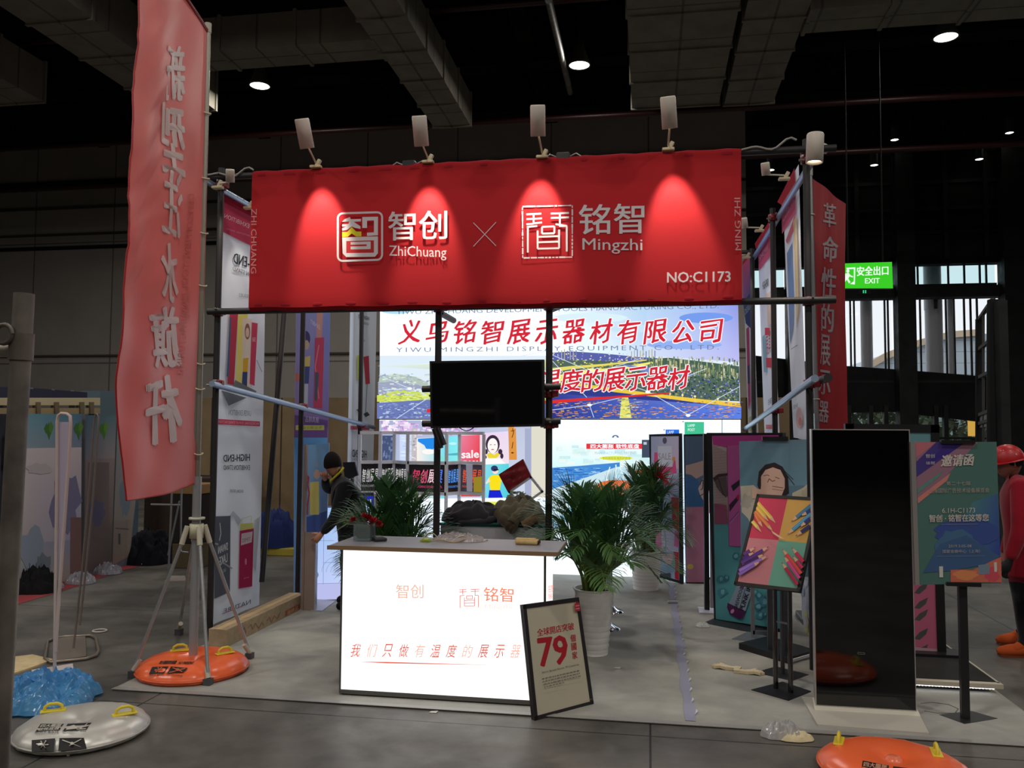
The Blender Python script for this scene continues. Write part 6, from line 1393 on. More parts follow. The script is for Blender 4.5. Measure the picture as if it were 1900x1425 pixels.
# accordion display of aluminium frames with dark name panels
t = thing('folding_display', 'zigzag aluminium display frame with dark panels of coloured Chinese lettering', 'display', (aY(800, 960, 9.1)[0], 9.1, 0))
xs = [(668, 9.05), (706, 9.15), (732, 9.3), (757, 9.1), (829, 9.1), (853, 9.3), (898, 9.15)]
top_v, mid_v, b1, b2_ = 806, 862, 866, 900
cols = [C(206, 200, 206), C(190, 190, 196), None, C(214, 60, 96), C(90, 130, 226), C(226, 110, 70)]
segs = []
def V(u, y, v): return aY(u, v, y)
for i, (u, y) in enumerate(xs):
    a = V(u, y, 806); m = MB(); m.box((a[0], y, a[2]/2), (.035, .03, a[2]), 'paint', C(232, 236, 244)); m.build('post', t)
for (u0, y0), (u1, y1), cl, sgn in zip(xs[:-1], xs[1:], ('g', 'g', 'x', 'c', 'b', 'r'), (1, 1, 1, 1, 1, 1)):
    a, b = V(u0, y0, 806), V(u1, y1, 806)
    m = MB()
    for z_ in (1.665, 1.33, .985): m = MB(); m.bar(k((a[0], y0, z_)), k((b[0], y1, z_)), .03, .035, 'paint', C(232, 236, 244)); m.build('rail', t)
    pl = vplane((a[0], y0), (b[0], y1)); m = MB()
    P = [k((a[0], y0, 1.31)), k((b[0], y1, 1.31)), k((b[0], y1, 1.0)), k((a[0], y0, 1.0))]
    pcol = C(44, 38, 42) if cl != 'r' else C(120, 116, 128)
    m.slab([p-pl.n*.004 for p in P], -pl.n*.008, 'plastic', pcol); d = Draw(lambda s, r, e=0: P[0]*(1-s)*(1-r)+P[1]*s*(1-r)+P[2]*s*r+P[3]*(1-s)*r+pl.n*e, m, 'glow', .001)
    for j, ch in enumerate('智创展具'):
        c_ = {'g': L(196, 196, 196), 'x': L(205, 205, 205), 'c': [L(240, 60, 110), L(240, 90, 130), L(245, 205, 215), L(90, 130, 250)][j], 'b': L(90, 160, 250), 'r': L(226, 90, 60)}[cl]
        d.text(ch, (.12+j*.2, .66), (.28+j*.2, .66), (.15+j*.2, .18), c_, bold=.02, shear=.1)
    d.text('ZHICHUANG EXHIBIT TOOL', (.12, .84), (.9, .84), (.12, .76), {'g': L(150, 150, 150), 'x': L(150, 150, 150), 'c': L(220, 70, 120), 'b': L(90, 150, 230), 'r': L(206, 90, 60)}[cl])
    if cl == 'r': d.poly([(.6, .45), (.95, .4), (.95, .98), (.6, .98)], L(150, 130, 40)); d.poly([(.28, .0), (.55, 0), (.55, .98), (.32, .98)], L(130, 126, 140))
    m.build('name_panel', t)

# blue rimmed light box at the left of the palm and the lit drawing beside the man
gy = 8.05; gq = yplane(gy)
t = thing('blue_rim_lightbox', 'small backlit panel with bright blue rim, just right of the man', 'light box', k((gq.px(683, 970)[0], gy, 0)))
m = MB(); P = [gq.px(*a) for a in ((668, 919), (694, 919), (694, 1060), (668, 1060))]; P[2][2] = P[3][2] = .02; m.slab(P, (0, .06, 0), 'paint', C(150, 154, 166)); m.build('frame', t)
m = MB(); d = Draw(gq.px, m, 'glow', .002); d.rect(669, 921, 693, 1060, L(20, 30, 226, 1.0)); d.poly([(669, 929), (690, 926), (690, 1060), (669, 1060)], L(176, 206, 240)); d.rect(669, 914, 693, 919, C(30, 36, 60), fin='print'); m.build('panel', t)
ly = 7.95; lq = yplane(ly)
t = thing('drawing_lightbox', 'bright backlit panel with pale line drawings, beside the man and counter', 'light box', k((lq.px(600, 1112)[0], ly, 0)))
m = MB(); P = [lq.px(*a) for a in ((580, 940), (664, 940), (664, 1113), (580, 1115))]; P[2][2] = P[3][2] = .03; m.slab(P, (0, .08, 0), 'paint', C(160, 164, 176)); m.build('frame', t)
m = MB(); d = Draw(lq.px, m, 'glow', .002, .0004); d.quad([(582, 942), (662, 942), (662, 1111), (582, 1113)], [L(150, 190, 240), L(186, 206, 250), L(206, 216, 250), L(196, 206, 250)]); lc = L(120, 140, 190)
d.poly([(582, 1083), (662, 1081), (662, 1111), (582, 1113)], L(186, 190, 236))
for a in ((601, 990, 600, 1084), (582, 1083, 662, 1081), (582, 1003, 620, 1003), (600, 1044, 660, 1042), (616, 1066, 660, 1070)): d.line(*a, .8, lc)
for r in (14, 22, 30): d.path([(628+r*math.cos(a), 1062-r*math.sin(a)) for a in np.linspace(1.4, 3.1, 9)], .6, lc)
d.path([(584+7*math.cos(a), 1066+6*math.sin(a)) for a in np.linspace(-2.2, 1.9, 12)], 3, L(110, 120, 140)); d.rect(585, 1010, 589, 1024, L(150, 160, 190)); d.path([(584, 1040), (588, 1050)], 1, lc); m.build('drawing', t)

# picture board the man is holding on a brown upright stand
hy = 7.45; hq = yplane(hy)
t = thing('upright_sign_stand', 'flat brown upright sign post on a pale grey base plate, beside the cardboard box', 'sign stand', k((hq.px(573, 1122)[0], 7.45, 0)))
pA = hq.px(564, 825); pB = hq.px(583, 1120)
pC = hq.px(570, 988); pD = hq.px(566, 990); pE = hq.px(562, 900); pF = hq.px(567, 900); m = MB(); m.box(((pD[0]+pB[0])/2, 7.47, pC[2]/2), (pB[0]-pD[0], .04, pC[2]), 'paint', C(150, 132, 122)); m.box((pB[0]+.004, 7.47, pC[2]/2), (.008, .05, pC[2]), 'metal', C(200, 204, 216)); m.build('post', t); m = MB(); m.box(((pE[0]+pF[0])/2, 7.47, pA[2]/2), (pF[0]-pE[0], .04, pA[2]), 'paint', C(150, 132, 122)); m.build('side_strip', t)
bs = [fl(553, 1133), fl(598, 1136), fl(623, 1117), fl(572, 1115)]; m = MB(); m.slab(bs, (0, 0, .015), 'plastic', C(176, 178, 190)); m.build('base_plate', t)
hy2 = 7.84; hq2 = yplane(hy2)
t = thing('picture_board', 'blue picture board of a figure in a yellow shirt, held by the man', 'picture board', hq2.px(600, 990))
m = MB(); q = [(567, 826), (611, 822), (606, 988), (567, 990)]; m.slab([hq2.px(*a) for a in q], (0, .012, 0), 'plastic', C(150, 160, 180)); bd_ = m.build('board', t)
m = MB(); d = Draw(hq2.px, m, 'print', .001, .0002); d.quad(q, [C(130, 180, 226), C(120, 176, 230), C(110, 140, 206), C(120, 156, 214)]); d.poly([(567, 960), (607, 948), (606, 988), (567, 990)], C(70, 96, 170)); d.poly([(575, 895), (592, 893), (592, 955), (575, 955)], C(214, 206, 120)); d.ell(588, 880, 6, 9, C(206, 176, 166)); d.poly([(584, 866), (588, 852), (593, 866)], C(150, 170, 206)); d.path([(573, 885), (571, 900), (574, 915), (571, 935), (570, 955)], 2.6, C(176, 60, 90)); d.ell(571, 886, 2.5, 4, C(200, 50, 76)); m.build('print', bd_)

# tilted black screen edge behind the man
t = yplane(8.3); m = MB(); m.slab([t.px(*a) for a in ((636, 858), (658, 857), (664, 882), (640, 892))], (0, .03, 0), 'plastic', C(22, 22, 26)); 
p = t.px(652, 880); m.tube([k((p[0], 8.33, 0)), k((p[0], 8.33, p[2]))], .02, 'metal', C(90, 90, 96), 8); m.box((p[0], 8.33, .01), (.3, .25, .02), 'plastic', C(60, 60, 64))
tag(m.build('small_monitor', origin=(p[0], 8.33, 0)), 'dark tilted monitor on a thin stand, just behind the shoulder of the man', 'monitor')
# bar stool bases beside the counter: mirror steel discs
for i, (u, v, r) in enumerate(((1132, 1136, .13), (1124, 1168, .13))):
    p = fl(u, v, 0); t = thing('bar_stool', ['chrome bar stool, the farther of two behind the large palm', 'chrome bar stool, the closer of two behind the large palm'][i], 'stool', p, 'chrome bar stools')
    m = MB(); m.lathe([(r, 0), (r, .006), (r*.8, .03), (.06, .05), (.03, .08)], 'chrome', C(206, 210, 220), 32, at=p); m.build('base', t)
    m = MB(); m.tube([p+k((0, 0, .04)), p+k((0, 0, .58))], .024, 'chrome', C(206, 210, 220), 14); m.build('column', t)
    m = MB(); m.lathe([(0, .58), (.17, .58), (.19, .61), (.17, .64), (0, .645)], 'plastic', C(226, 226, 230), 28, at=p); m.build('seat', t)
# ================================================================ people
def skinned(joints, edges, root):
    names = list(joints); me = bpy.data.meshes.new('sk')
    me.from_pydata([tuple(joints[n][0]) for n in names], [(names.index(a), names.index(b)) for a, b in edges], [])
    o = bpy.data.objects.new('sk', me); COL.objects.link(o)
    md = o.modifiers.new('s', 'SKIN'); md.use_smooth_shade = True
    for n, sv in zip(names, me.skin_vertices[0].data):
        r = joints[n][1]; sv.radius = (r, r) if not hasattr(r, '__len__') else r
        sv.use_root = (n == root)
    s2 = o.modifiers.new('u', 'SUBSURF'); s2.levels = 2; s2.render_levels = 2
    dg = bpy.context.evaluated_depsgraph_get(); ev = o.evaluated_get(dg); m = ev.to_mesh()
    vs = [k(v.co) for v in m.vertices]; fs = [list(p.vertices) for p in m.polygons]
    ev.to_mesh_clear(); bpy.data.objects.remove(o); bpy.data.meshes.remove(me)
    return vs, fs
def add_body(mb, joints, edges, root, segs):
    """segs: (joint a, joint b, finish, colour); each face takes the colour of the limb it belongs to"""
    vs, fs = skinned(joints, edges, root); groups = {}
    S_ = [(k(joints[a][0]), k(joints[b][0]), max(np.ravel(joints[a][1]).max(), .02), f, c) for a, b, f, c in segs]
    for f in fs:
        p = sum(vs[i] for i in f)/len(f); best = None
        for a, b, r, fin, c in S_:
            ab = b-a; t_ = max(0, min(1, ((p-a) @ ab)/max(1e-9, ab @ ab))); dd = np.linalg.norm(p-a-ab*t_)/r
            if best is None or dd < best[0]: best = (dd, fin, c)
        groups.setdefault((best[1], best[2]), []).append(f)
    for (fin, c), ff in groups.items(): mb.add(vs, ff, fin, c, smooth=True)
def head(mb, c, fwd, up, skin, size=1.0, eyes=True):
    f = k(fwd)/np.linalg.norm(fwd); u = k(up)/np.linalg.norm(up); s = np.cross(f, u); s /= np.linalg.norm(s); u = np.cross(s, f)
    def P(a, b):
        th = 2*math.pi*a; ph = math.pi*(b-.5); x, y, z_ = math.cos(ph)*math.cos(th), math.cos(ph)*math.sin(th), math.sin(ph)   # x forward
        X, Y, Z_ = .096*x, .074*y, .118*z_
        if z_ < 0: X = X*(1+.18*z_*(-1 if x > 0 else .8))+ (.012*-z_ if x > 0 else 0); Y *= 1+.32*z_
        n = math.exp(-((y/.16)**2+((z_+.12)/.2)**2))*(x > 0); X += .026*n
        for sy in (-.42, .42): X -= .012*math.exp(-(((y-sy)/.2)**2+((z_-.1)/.13)**2))*(x > 0)
        X += .006*math.exp(-((y/.3)**2+((z_+.5)/.08)**2))*(x > 0)
        return c+(f*X+s*Y+u*Z_)*size
    mb.grid(P, 36, 26, 'skin', skin)
    for sy in (-1, 1):     # ears
        e = c+(s*.076*sy-f*.004+u*-.005)*size
        M = Matrix(((s[0], f[0], u[0], e[0]), (s[1], f[1], u[1], e[1]), (s[2], f[2], u[2], e[2]), (0, 0, 0, 1)))
        mb.lathe([(0, -.03*size), (.012*size, -.022*size), (.017*size, .006*size), (.012*size, .026*size), (0, .032*size)], 'skin', skin, 12, M=M @ Matrix.Diagonal((.5, 1, 1, 1)))
    if eyes:
        for sy in (-.031, .031):
            e = c+(f*.083+s*sy+u*.012)*size; mb.add([e-s*.013*size, e-u*.006*size+f*.003, e+s*.013*size, e+u*.006*size+f*.003], [(0, 1, 2, 3)], 'plastic', C(40, 30, 28))
            b = c+(f*.089+s*sy+u*.033)*size; mb.bar(b-s*.016*size, b+s*.016*size, .006, .006, 'matte', C(30, 24, 22))
        e = c+(f*.094+u*-.058)*size; mb.bar(e-s*.02*size, e+s*.02*size, .006, .006, 'skin', C(150, 84, 76))
    return f, s, u
finish('skin', 0.5, spec=0.35)
def hair_cap(mb, c, f, s, u, col, size=1.0, back=1.0, lift=.010):
    def P(a, b):
        th = 2*math.pi*a; x, y = math.cos(th), math.sin(th); low = -.05 if x > .5 else (-.30*back if x < -.2 else -.30*back+(x+.2)/.7*(.30*back-.05)); z0 = math.asin(max(-.98, min(.98, low+ (.40 if x > .5 else 0))))
        ph = math.pi/2+(z0-math.pi/2)*b; X, Y, Z_ = (.096+lift)*math.cos(ph)*x-.004, (.074+lift)*math.cos(ph)*y, (.118+lift)*math.sin(ph)
        j = 1+.015*math.sin(23*th)*math.sin(9*ph)
        return c+(f*X+s*Y+u*Z_)*size*j
    mb.grid(P, 36, 14, 'matte', col)
def hand(mb, wrist, d, pn, thumb, skin, size=1.0, curl=.5, spread=.2):
    """palm and five fingers; d = pointing direction, pn = palm normal, thumb = side the thumb is on"""
    d = k(d)/np.linalg.norm(d); pn = k(pn)-d*(k(pn) @ d); pn /= np.linalg.norm(pn); sd = np.cross(d, pn)
    if sd @ k(thumb) < 0: sd = -sd
    mb.tube([wrist-d*.01, wrist+d*.03*size, wrist+d*.07*size, wrist+d*.092*size], [.024*size, .031*size, .036*size, .026*size], 'skin', skin, 12)
    for i, (o, ln) in enumerate(((.028, .068), (.01, .078), (-.009, .072), (-.026, .056))):
        b = wrist+d*.085*size+sd*o*size; p = [b]; ang = 0; dd = d+sd*(o*spread*6); dd /= np.linalg.norm(dd)
        for j, fr in enumerate((.45, .32, .23)):
            ang += curl*(.5+.35*j); p.append(p[-1]+(dd*math.cos(ang)+pn*math.sin(ang))*ln*fr*size)
        mb.tube(p, [.0095*size, .009*size, .008*size, .006*size], 'skin', skin, 8)
    b = wrist+d*.03*size+sd*.028*size; p = [b, b+(sd*.7+d*.6+pn*.2)*.034*size, b+(sd*.75+d*1.0+pn*.5)*.052*size]; mb.tube(p, [.012*size, .0105*size, .007*size], 'skin', skin, 8)

# ---- man setting up the picture board
MY = 7.62
def J(u, v, Y): return aY(u, v, Y)
skn = C(206, 150, 124); jk = C(30, 31, 38); tr = C(30, 30, 36)
pel = J(653, 1012, MY); g0 = k((pel[0], MY, 0))
t = thing('person', 'man in black jacket with yellow lanyard, bending to hold the blue picture board', 'person', g0)
Jn = {'pelvis': (pel, .155), 'waist': (J(655, 985, MY), .15), 'chest': (J(648, 935, MY-.02), .172), 'upper': (J(637, 906, MY-.04), .13), 'neck': (J(627, 886, MY-.05), .056), 'skull': (J(621, 872, MY-.05), .055),
      'shl': (J(640, 905, MY-.19), .085), 'ell': (J(622, 962, MY-.27), .062), 'wrl': (J(597, 990, MY-.26), .042),
      'shr': (J(628, 903, MY+.12), .08), 'elr': (J(606, 908, MY+.10), .056), 'wrr': (J(603, 888, MY-.06), .038),
      'hpl': (J(654, 1030, MY-.10), .115), 'knl': (k((pel[0]-.02, MY-.12, .48)), .072), 'anl': (k((pel[0]+.06, MY-.12, .09)), .048), 'tol': (k((pel[0]-.10, MY-.13, .04)), .042),
      'hpr': (J(652, 1030, MY+.10), .115), 'knr': (k((pel[0]-.1, MY+.12, .48)), .072), 'anr': (k((pel[0]-.04, MY+.14, .09)), .048), 'tor': (k((pel[0]-.2, MY+.14, .04)), .042)}
Ed = [('pelvis', 'waist'), ('waist', 'chest'), ('chest', 'upper'), ('upper', 'neck'), ('neck', 'skull'), ('upper', 'shl'), ('shl', 'ell'), ('ell', 'wrl'), ('upper', 'shr'), ('shr', 'elr'), ('elr', 'wrr'), ('pelvis', 'hpl'), ('hpl', 'knl'), ('knl', 'anl'), ('anl', 'tol'), ('pelvis', 'hpr'), ('hpr', 'knr'), ('knr', 'anr'), ('anr', 'tor')]
Sg = [(a, b, 'cloth', jk) for a, b in Ed[:3]] + [('upper', 'neck', 'cloth', jk), ('neck', 'skull', 'skin', skn)] + [(a, b, 'cloth', jk) for a, b in Ed[5:11]] + [(a, b, 'cloth', tr) for a, b in Ed[11:14]] + [('anl', 'tol', 'matte', C(24, 24, 26))] + [(a, b, 'cloth', tr) for a, b in Ed[15:18]] + [('anr', 'tor', 'matte', C(24, 24, 26))]
m = MB(); add_body(m, Jn, Ed, 'pelvis', Sg)
hc = J(617, 862, MY-.07); f, s, u = head(m, hc, (-.66, .70, -.16), (-.16, .0, 1), skn, .96)
hand(m, Jn['wrl'][0], J(584, 1004, MY-.24)-Jn['wrl'][0], (-.3, 1, .2), (0, .2, 1), skn, .95, .45)
hand(m, Jn['wrr'][0], J(600, 873, MY-.16)-Jn['wrr'][0], (.2, -1, 0), (1, 0, .2), skn, .95, .7)
m.build('body', t)
m = MB(); hair_cap(m, hc, f, s, u, C(26, 22, 22), .97, 1.0); m.build('hair', t)
m = MB(); pts = [J(637, 868, MY-.12), J(634, 873, MY-.15), J(626, 881, MY-.16), J(618, 888, MY-.15), J(613, 893, MY-.12)]
m.tube(pts, .011, 'plastic', C(214, 206, 40), 6); m.build('lanyard', t)

# ---- worker with the red helmet at the right edge
WYY = 6.95
rdj = C(150, 20, 40); dk = C(26, 24, 28)
pw = J(1899, 1030, WYY); t = thing('person', 'worker in red helmet and red coat walking left at the picture edge', 'person', k((pw[0], WYY, 0)))
fA = fl(1893, 1196); fB = fl(1899, 1219)
Jn = {'pelvis': (J(1900, 1030, WYY), .15), 'waist': (J(1901, 985, WYY), .15), 'chest': (J(1899, 930, WYY), .175), 'upper': (J(1894, 900, WYY), .14), 'neck': (J(1882, 884, WYY), .062), 'skull': (J(1876, 872, WYY), .06),
      'shl': (J(1896, 905, WYY-.17), .085), 'ell': (J(1893, 985, WYY-.24), .065), 'wrl': (J(1873, 1040, WYY-.22), .046),
      'shr': (J(1892, 905, WYY+.17), .085), 'elr': (J(1880, 980, WYY+.22), .062), 'wrr': (J(1864, 1030, WYY+.18), .044),
      'hem': (J(1902, 1095, WYY), .17),
      'knl': (k((fA[0]+.0, WYY-.10, .46)), .075), 'anl': (k((fA[0]+.02, fA[1]-.02, .10)), .05), 'tol': (k((fA[0]-.10, fA[1]-.02, .045)), .03),
      'knr': (k((fB[0]+.02, WYY+.08, .46)), .075), 'anr': (k((fB[0]+.02, fB[1], .10)), .05), 'tor': (k((fB[0]-.10, fB[1]-.02, .045)), .03)}
Ed = [('pelvis', 'waist'), ('waist', 'chest'), ('chest', 'upper'), ('upper', 'neck'), ('neck', 'skull'), ('upper', 'shl'), ('shl', 'ell'), ('ell', 'wrl'), ('upper', 'shr'), ('shr', 'elr'), ('elr', 'wrr'), ('pelvis', 'hem'), ('hem', 'knl'), ('knl', 'anl'), ('anl', 'tol'), ('hem', 'knr'), ('knr', 'anr'), ('anr', 'tor')]
sh = C(190, 84, 40)
Sg = [(a, b, 'cloth', rdj) for a, b in Ed[:4]] + [('neck', 'skull', 'skin', C(150, 100, 84))] + [(a, b, 'cloth', rdj) for a, b in Ed[5:12]] + [('hem', 'knl', 'cloth', dk), ('knl', 'anl', 'cloth', dk), ('anl', 'tol', 'matte', sh), ('hem', 'knr', 'cloth', dk), ('knr', 'anr', 'cloth', dk), ('anr', 'tor', 'matte', sh)]
m = MB(); add_body(m, Jn, Ed, 'pelvis', Sg)
hc = J(1871, 858, WYY); f, s, u = head(m, hc, (-1, -.1, -.22), (-.2, 0, 1), C(160, 108, 90), .98)
hand(m, Jn['wrl'][0], J(1862, 1062, WYY-.2)-Jn['wrl'][0], (1, .3, .2), (0, 1, .3), C(34, 32, 34), 1.0, .6); hand(m, Jn['wrr'][0], J(1858, 1050, WYY+.16)-Jn['wrr'][0], (1, -.3, .2), (0, -1, .3), C(150, 100, 84), 1.0, .6)
m.build('body', t)
m = MB(); hair_cap(m, hc, f, s, u, C(26, 22, 22), .98, .9); m.build('hair', t)
m = MB(); c = hc+u*.02
Q = lambda a, b: (lambda th, ph: c+f*(.122*math.cos(ph)*math.cos(th)*(1.0))+s*(.104*math.cos(ph)*math.sin(th))+u*(.12*math.sin(ph)+.0))(2*math.pi*a, math.pi/2*(1-b))
m.grid(Q, 32, 12, 'plastic', C(176, 16, 26))
m.grid(lambda a, b: c+f*((.118+.03*b*(1+.8*max(0, math.cos(2*math.pi*a))))*math.cos(2*math.pi*a))+s*((.10+.022*b)*math.sin(2*math.pi*a))-u*(.012*b), 32, 2, 'plastic', C(170, 16, 26))
rr = random.Random(3)
for _ in range(16):
    a, b = rr.random(), rr.uniform(.2, .85); p = Q(a, b); n_ = (p-c)/np.linalg.norm(p-c); w = np.cross(n_, u); w /= np.linalg.norm(w)+1e-6; z_ = np.cross(w, n_); r = .004; m.add([p+n_*.002-w*r, p+n_*.002-z_*r, p+n_*.002+w*r, p+n_*.002+z_*r], [(0, 1, 2, 3)], 'print', C(226, 206, 206))
m.build('helmet', t)
for q_ in (Jn['anl'][0], Jn['anr'][0]):
    m = MB(); z0 = k((q_[0], q_[1], 0)); m.tube([z0+k((.075, 0, .05)), z0+k((.05, 0, .055)), z0+k((-.03, 0, .055)), z0+k((-.11, 0, .045)), z0+k((-.18, 0, .036)), z0+k((-.205, 0, .03))], [.03, .05, .05, .046, .036, .015], 'matte', sh, 14)
    m.box(z0+k((-.06, 0, .008)), (.26, .085, .016), 'plastic', C(120, 60, 34)); m.build('shoe', t)

# ================================================================ the left edge: neighbour's stand and loose things
# ---- close steel scaffold upright
UY = 2.2
a = aY(45, 545, UY); b = aY(-30, 1900, UY); b = b + (b-a)*0; b[2] = 0
t = thing('steel_upright', 'grimy steel scaffold post close at the picture edge, with a side coupling', 'scaffold post', b)
m = MB(); m.tube([b, a], .0285, 'steel', C(120, 112, 104), 20); m.build('tube', t)
m = MB(); c1 = b+(a-b)*((aY(36, 650, UY)[2])/a[2]); m.tube([c1-k((.02, .0, 0)), c1+k((-.7, .1, .01))], .02, 'steel', C(150, 140, 128), 14); m.build('side_tube', t)
m = MB(); m.tube([c1-(a-b)/np.linalg.norm(a-b)*.03, c1+(a-b)/np.linalg.norm(a-b)*.05], .034, 'steel', C(110, 100, 92), 18); cc = c1+k((-.03, -.035, .045)); m.tube([cc+k((.028*math.cos(x), 0, .028*math.sin(x))) for x in np.linspace(0, 6.283, 17)], .007, 'steel', C(100, 92, 84), 8); m.build('coupling', t)

# ---- printed scenic boards of the neighbouring stand
sx = xplane(-6.4)
def scenic(q, lab, paint):
    P = [sx.px(*a) for a in q]; P[2][2] = .005; P[3][2] = .005
    t = thing('scenic_board', lab, 'scenery board', (P[2]+P[3])/2, 'scenic printed boards of the next stand')
    m = MB(); m.slab(P, (-.05, 0, 0), 'print', C(110, 112, 120)); bd_ = m.build('board', t)
    m = MB(); d = Draw(sx.px, m, 'print', .002, .0004); paint(d); m.build('print', bd_)
TEA, LAV, ROK = C(120, 170, 184), C(214, 198, 198), C(170, 154, 142)
def leaves(d, x, y):
    for i, (dx, dy, l) in enumerate(((0, 0, 34), (4, -2, 26), (-4, 2, 20))): d.poly([(x+dx, y+dy), (x+dx+5, y+dy+l*.4), (x+dx+1-i, y+dy+l), (x+dx-5, y+dy+l*.5)], C(70, 120, 50) if i != 1 else C(96, 140, 60))
def pa_(d):
    d.quad([(30, 768), (152, 768), (151, 830), (32, 832)], [TEA, C(84, 124, 150), C(130, 140, 160), C(150, 170, 176)]); d.quad([(32, 832), (151, 830), (150, 1000), (34, 1010)], [C(220, 206, 204), LAV, C(170, 164, 192), C(196, 184, 184)]); d.quad([(34, 1010), (150, 1000), (149, 1078), (36, 1099)], [C(170, 170, 182), C(150, 150, 180), ROK, C(180, 180, 168)])
    leaves(d, 90, 783); leaves(d, 145, 783); d.blob(120, 930, 26, 60, C(130, 124, 156), 2); d.blob(60, 1020, 22, 40, C(150, 160, 176), 3); d.rect(130, 960, 150, 1078, C(130, 100, 96)); d.blob(80, 1050, 14, 24, C(120, 130, 140), 4); d.blob(70, 870, 24, 10, C(196, 186, 186), 5)
    for x in (54, 66, 75): d.line(x, 1045, x-1, 1075, 1, C(70, 76, 80))
scenic([(30, 768), (152, 768), (149, 1078), (36, 1099)], 'printed cloud and castle board of the next stand, beside the white narrow sign', pa_)
def pb_(d):
    d.quad([(160, 770), (216, 771), (213, 850), (158, 852)], [C(76, 110, 126), C(90, 120, 130), C(150, 140, 142), C(120, 118, 130)]); d.quad([(158, 852), (213, 850), (206, 1050), (155, 1064)], [C(130, 116, 116), C(140, 126, 124), C(96, 88, 84), C(110, 96, 96)]); leaves(d, 192, 783); d.rect(163, 858, 202, 1000, C(110, 98, 98)); d.blob(180, 950, 14, 24, C(96, 90, 116), 6)
scenic([(158, 770), (216, 771), (206, 1050), (155, 1064)], 'printed dim rock board of the next stand, behind the thin leaning frame', pb_)
def pc_(d): d.quad([(218, 772), (268, 773), (240, 1032), (208, 1049)], [C(130, 140, 146), C(150, 150, 156), C(150, 136, 126), C(140, 124, 116)]); d.blob(232, 920, 10, 40, C(116, 130, 146), 7); d.line(214, 980, 238, 982, 2, C(100, 96, 96)); d.rect(219, 990, 223, 1010, C(90, 86, 90))
scenic([(218, 772), (268, 773), (240, 1032), (208, 1049)], 'pale printed board of the next stand, partly behind the red flag', pc_)
sx2 = xplane(-6.9)
m = MB(); P = [sx2.px(*a) for a in ((-60, 738), (186, 738), (186, 752), (-60, 752))]; m.slab(P, (-.15, 0, 0), 'paint', C(206, 190, 150)); P = [sx2.px(*a) for a in ((-60, 757), (186, 757), (186, 768), (-60, 768))]; m.slab(P, (-.1, 0, 0), 'paint', C(170, 150, 110))
for u in (66, 100, 147, 165): q = [sx2.px(*a) for a in ((u, 746), (u+7, 746), (u+7, 768), (u, 768))]; m.slab([p+k((.02, 0, 0)) for p in q], (-.06, 0, 0), 'paint', C(120, 106, 84))
for u in (40, 180):
    p = sx2.px(u, 755); m.box((p[0]-.05, p[1], p[2]/2), (.08, .08, p[2]), 'paint', C(120, 110, 90))
tag(m.build('cream_beam', origin=(-6.9, sx2.px(60, 750)[1], 0)), 'cream coloured beam frame over the scenic boards of the next stand', 'beam')
sx3 = xplane(-7.4); m = MB(); P = [sx3.px(*a) for a in ((-60, 716), (50, 719), (162, 728), (162, 738), (-60, 738))]; m.slab(P, (-.2, 0, 0), 'paint', C(44, 46, 74)); 
p = sx3.px(150, 735); m.box((p[0]-.1, p[1], p[2]/2), (.08, .08, p[2]), 'paint', C(60, 60, 70)); p = sx3.px(20, 735); m.box((p[0]-.1, p[1], p[2]/2), (.08, .08, p[2]), 'paint', C(60, 60, 70))
for u in (55, 95, 130): P = [sx3.px(*a, .004) for a in ((u, 719+(u-55)*.06), (u+6, 719.5+(u-55)*.06), (u+6, 722+(u-55)*.06), (u, 721.5+(u-55)*.06))]; m.slab(P, (.003, 0, 0), 'paint', C(120, 120, 140))
tag(m.build('blue_header', origin=(-7.4, sx3.px(60, 735)[1], 0)), 'dark blue header board above the cream beam of the next stand', 'header board')
m = MB(); P = [sx3.px(*a) for a in ((186, 725), (262, 727), (262, 800), (186, 800))]; P[2][2] = P[3][2] = 0; m.slab(P, (-.3, 0, 0), 'paint', C(96, 118, 132)); tag(m.build('blue_grey_booth_wall', origin=(-7.4, sx3.px(220, 780)[1], 0)), 'blue grey upright wall panel, half hidden behind the red flag', 'wall panel')
m = MB(); P = [fl(u, v, .003) for u, v in ((30, 1122), (90, 1104), (160, 1082), (215, 1062), (300, 1040), (345, 1030), (260, 1026), (150, 1058), (30, 1095))]; m.add(P, [list(range(9))], 'cloth', C(150, 20, 34)); tag(m.build('red_carpet', origin=fl(160, 1080)), 'strip of red carpet along the scenic boards of the next stand', 'carpet')
def lump(c, sx_, sy_, hz, fin, col, seed):
    m = MB(); m.grid(crumple(c[0], c[1], sx_, sy_, hz, 0.004, seed), 46, 40, fin, col, smooth=fin != 'foil'); return m
p = fl(275, 1040); tag(lump(p, 1.0, .8, .42, 'matte', C(18, 20, 30), 3).build('black_bag', origin=p), 'big black plastic bag lying on the red carpet, left of the flag pole', 'bag')
p = fl(62, 1098); tag(lump(p, .5, .4, .28, 'matte', C(20, 20, 22), 9).build('black_bag', origin=p), 'small black bag at the foot of the scenic board, by the steel post', 'bag')
for i, (u, v, lab) in enumerate(((150, 1082, 'crumpled silver foil scrap on the red carpet, behind the thin frame'), (200, 1064, 'crumpled silver foil scrap at the foot of the pale board'), (88, 1092, 'crumpled silver foil scrap beside the small black bag'))):
    p = fl(u, v); tag(lump(p, .34, .26, .14, 'foil', C(190, 190, 200), 20+i).build('foil_scrap', origin=p), lab, 'foil', 'silver foil scraps')
p = fl(238, 1046); m = MB(); m.tube([fl(225, 1045, .02), fl(264, 1047, .02)], .012, 'plastic', C(226, 220, 216), 8); tag(m.build('white_rod', origin=p), 'short white rod lying on the red carpet before the black bag', 'rod')

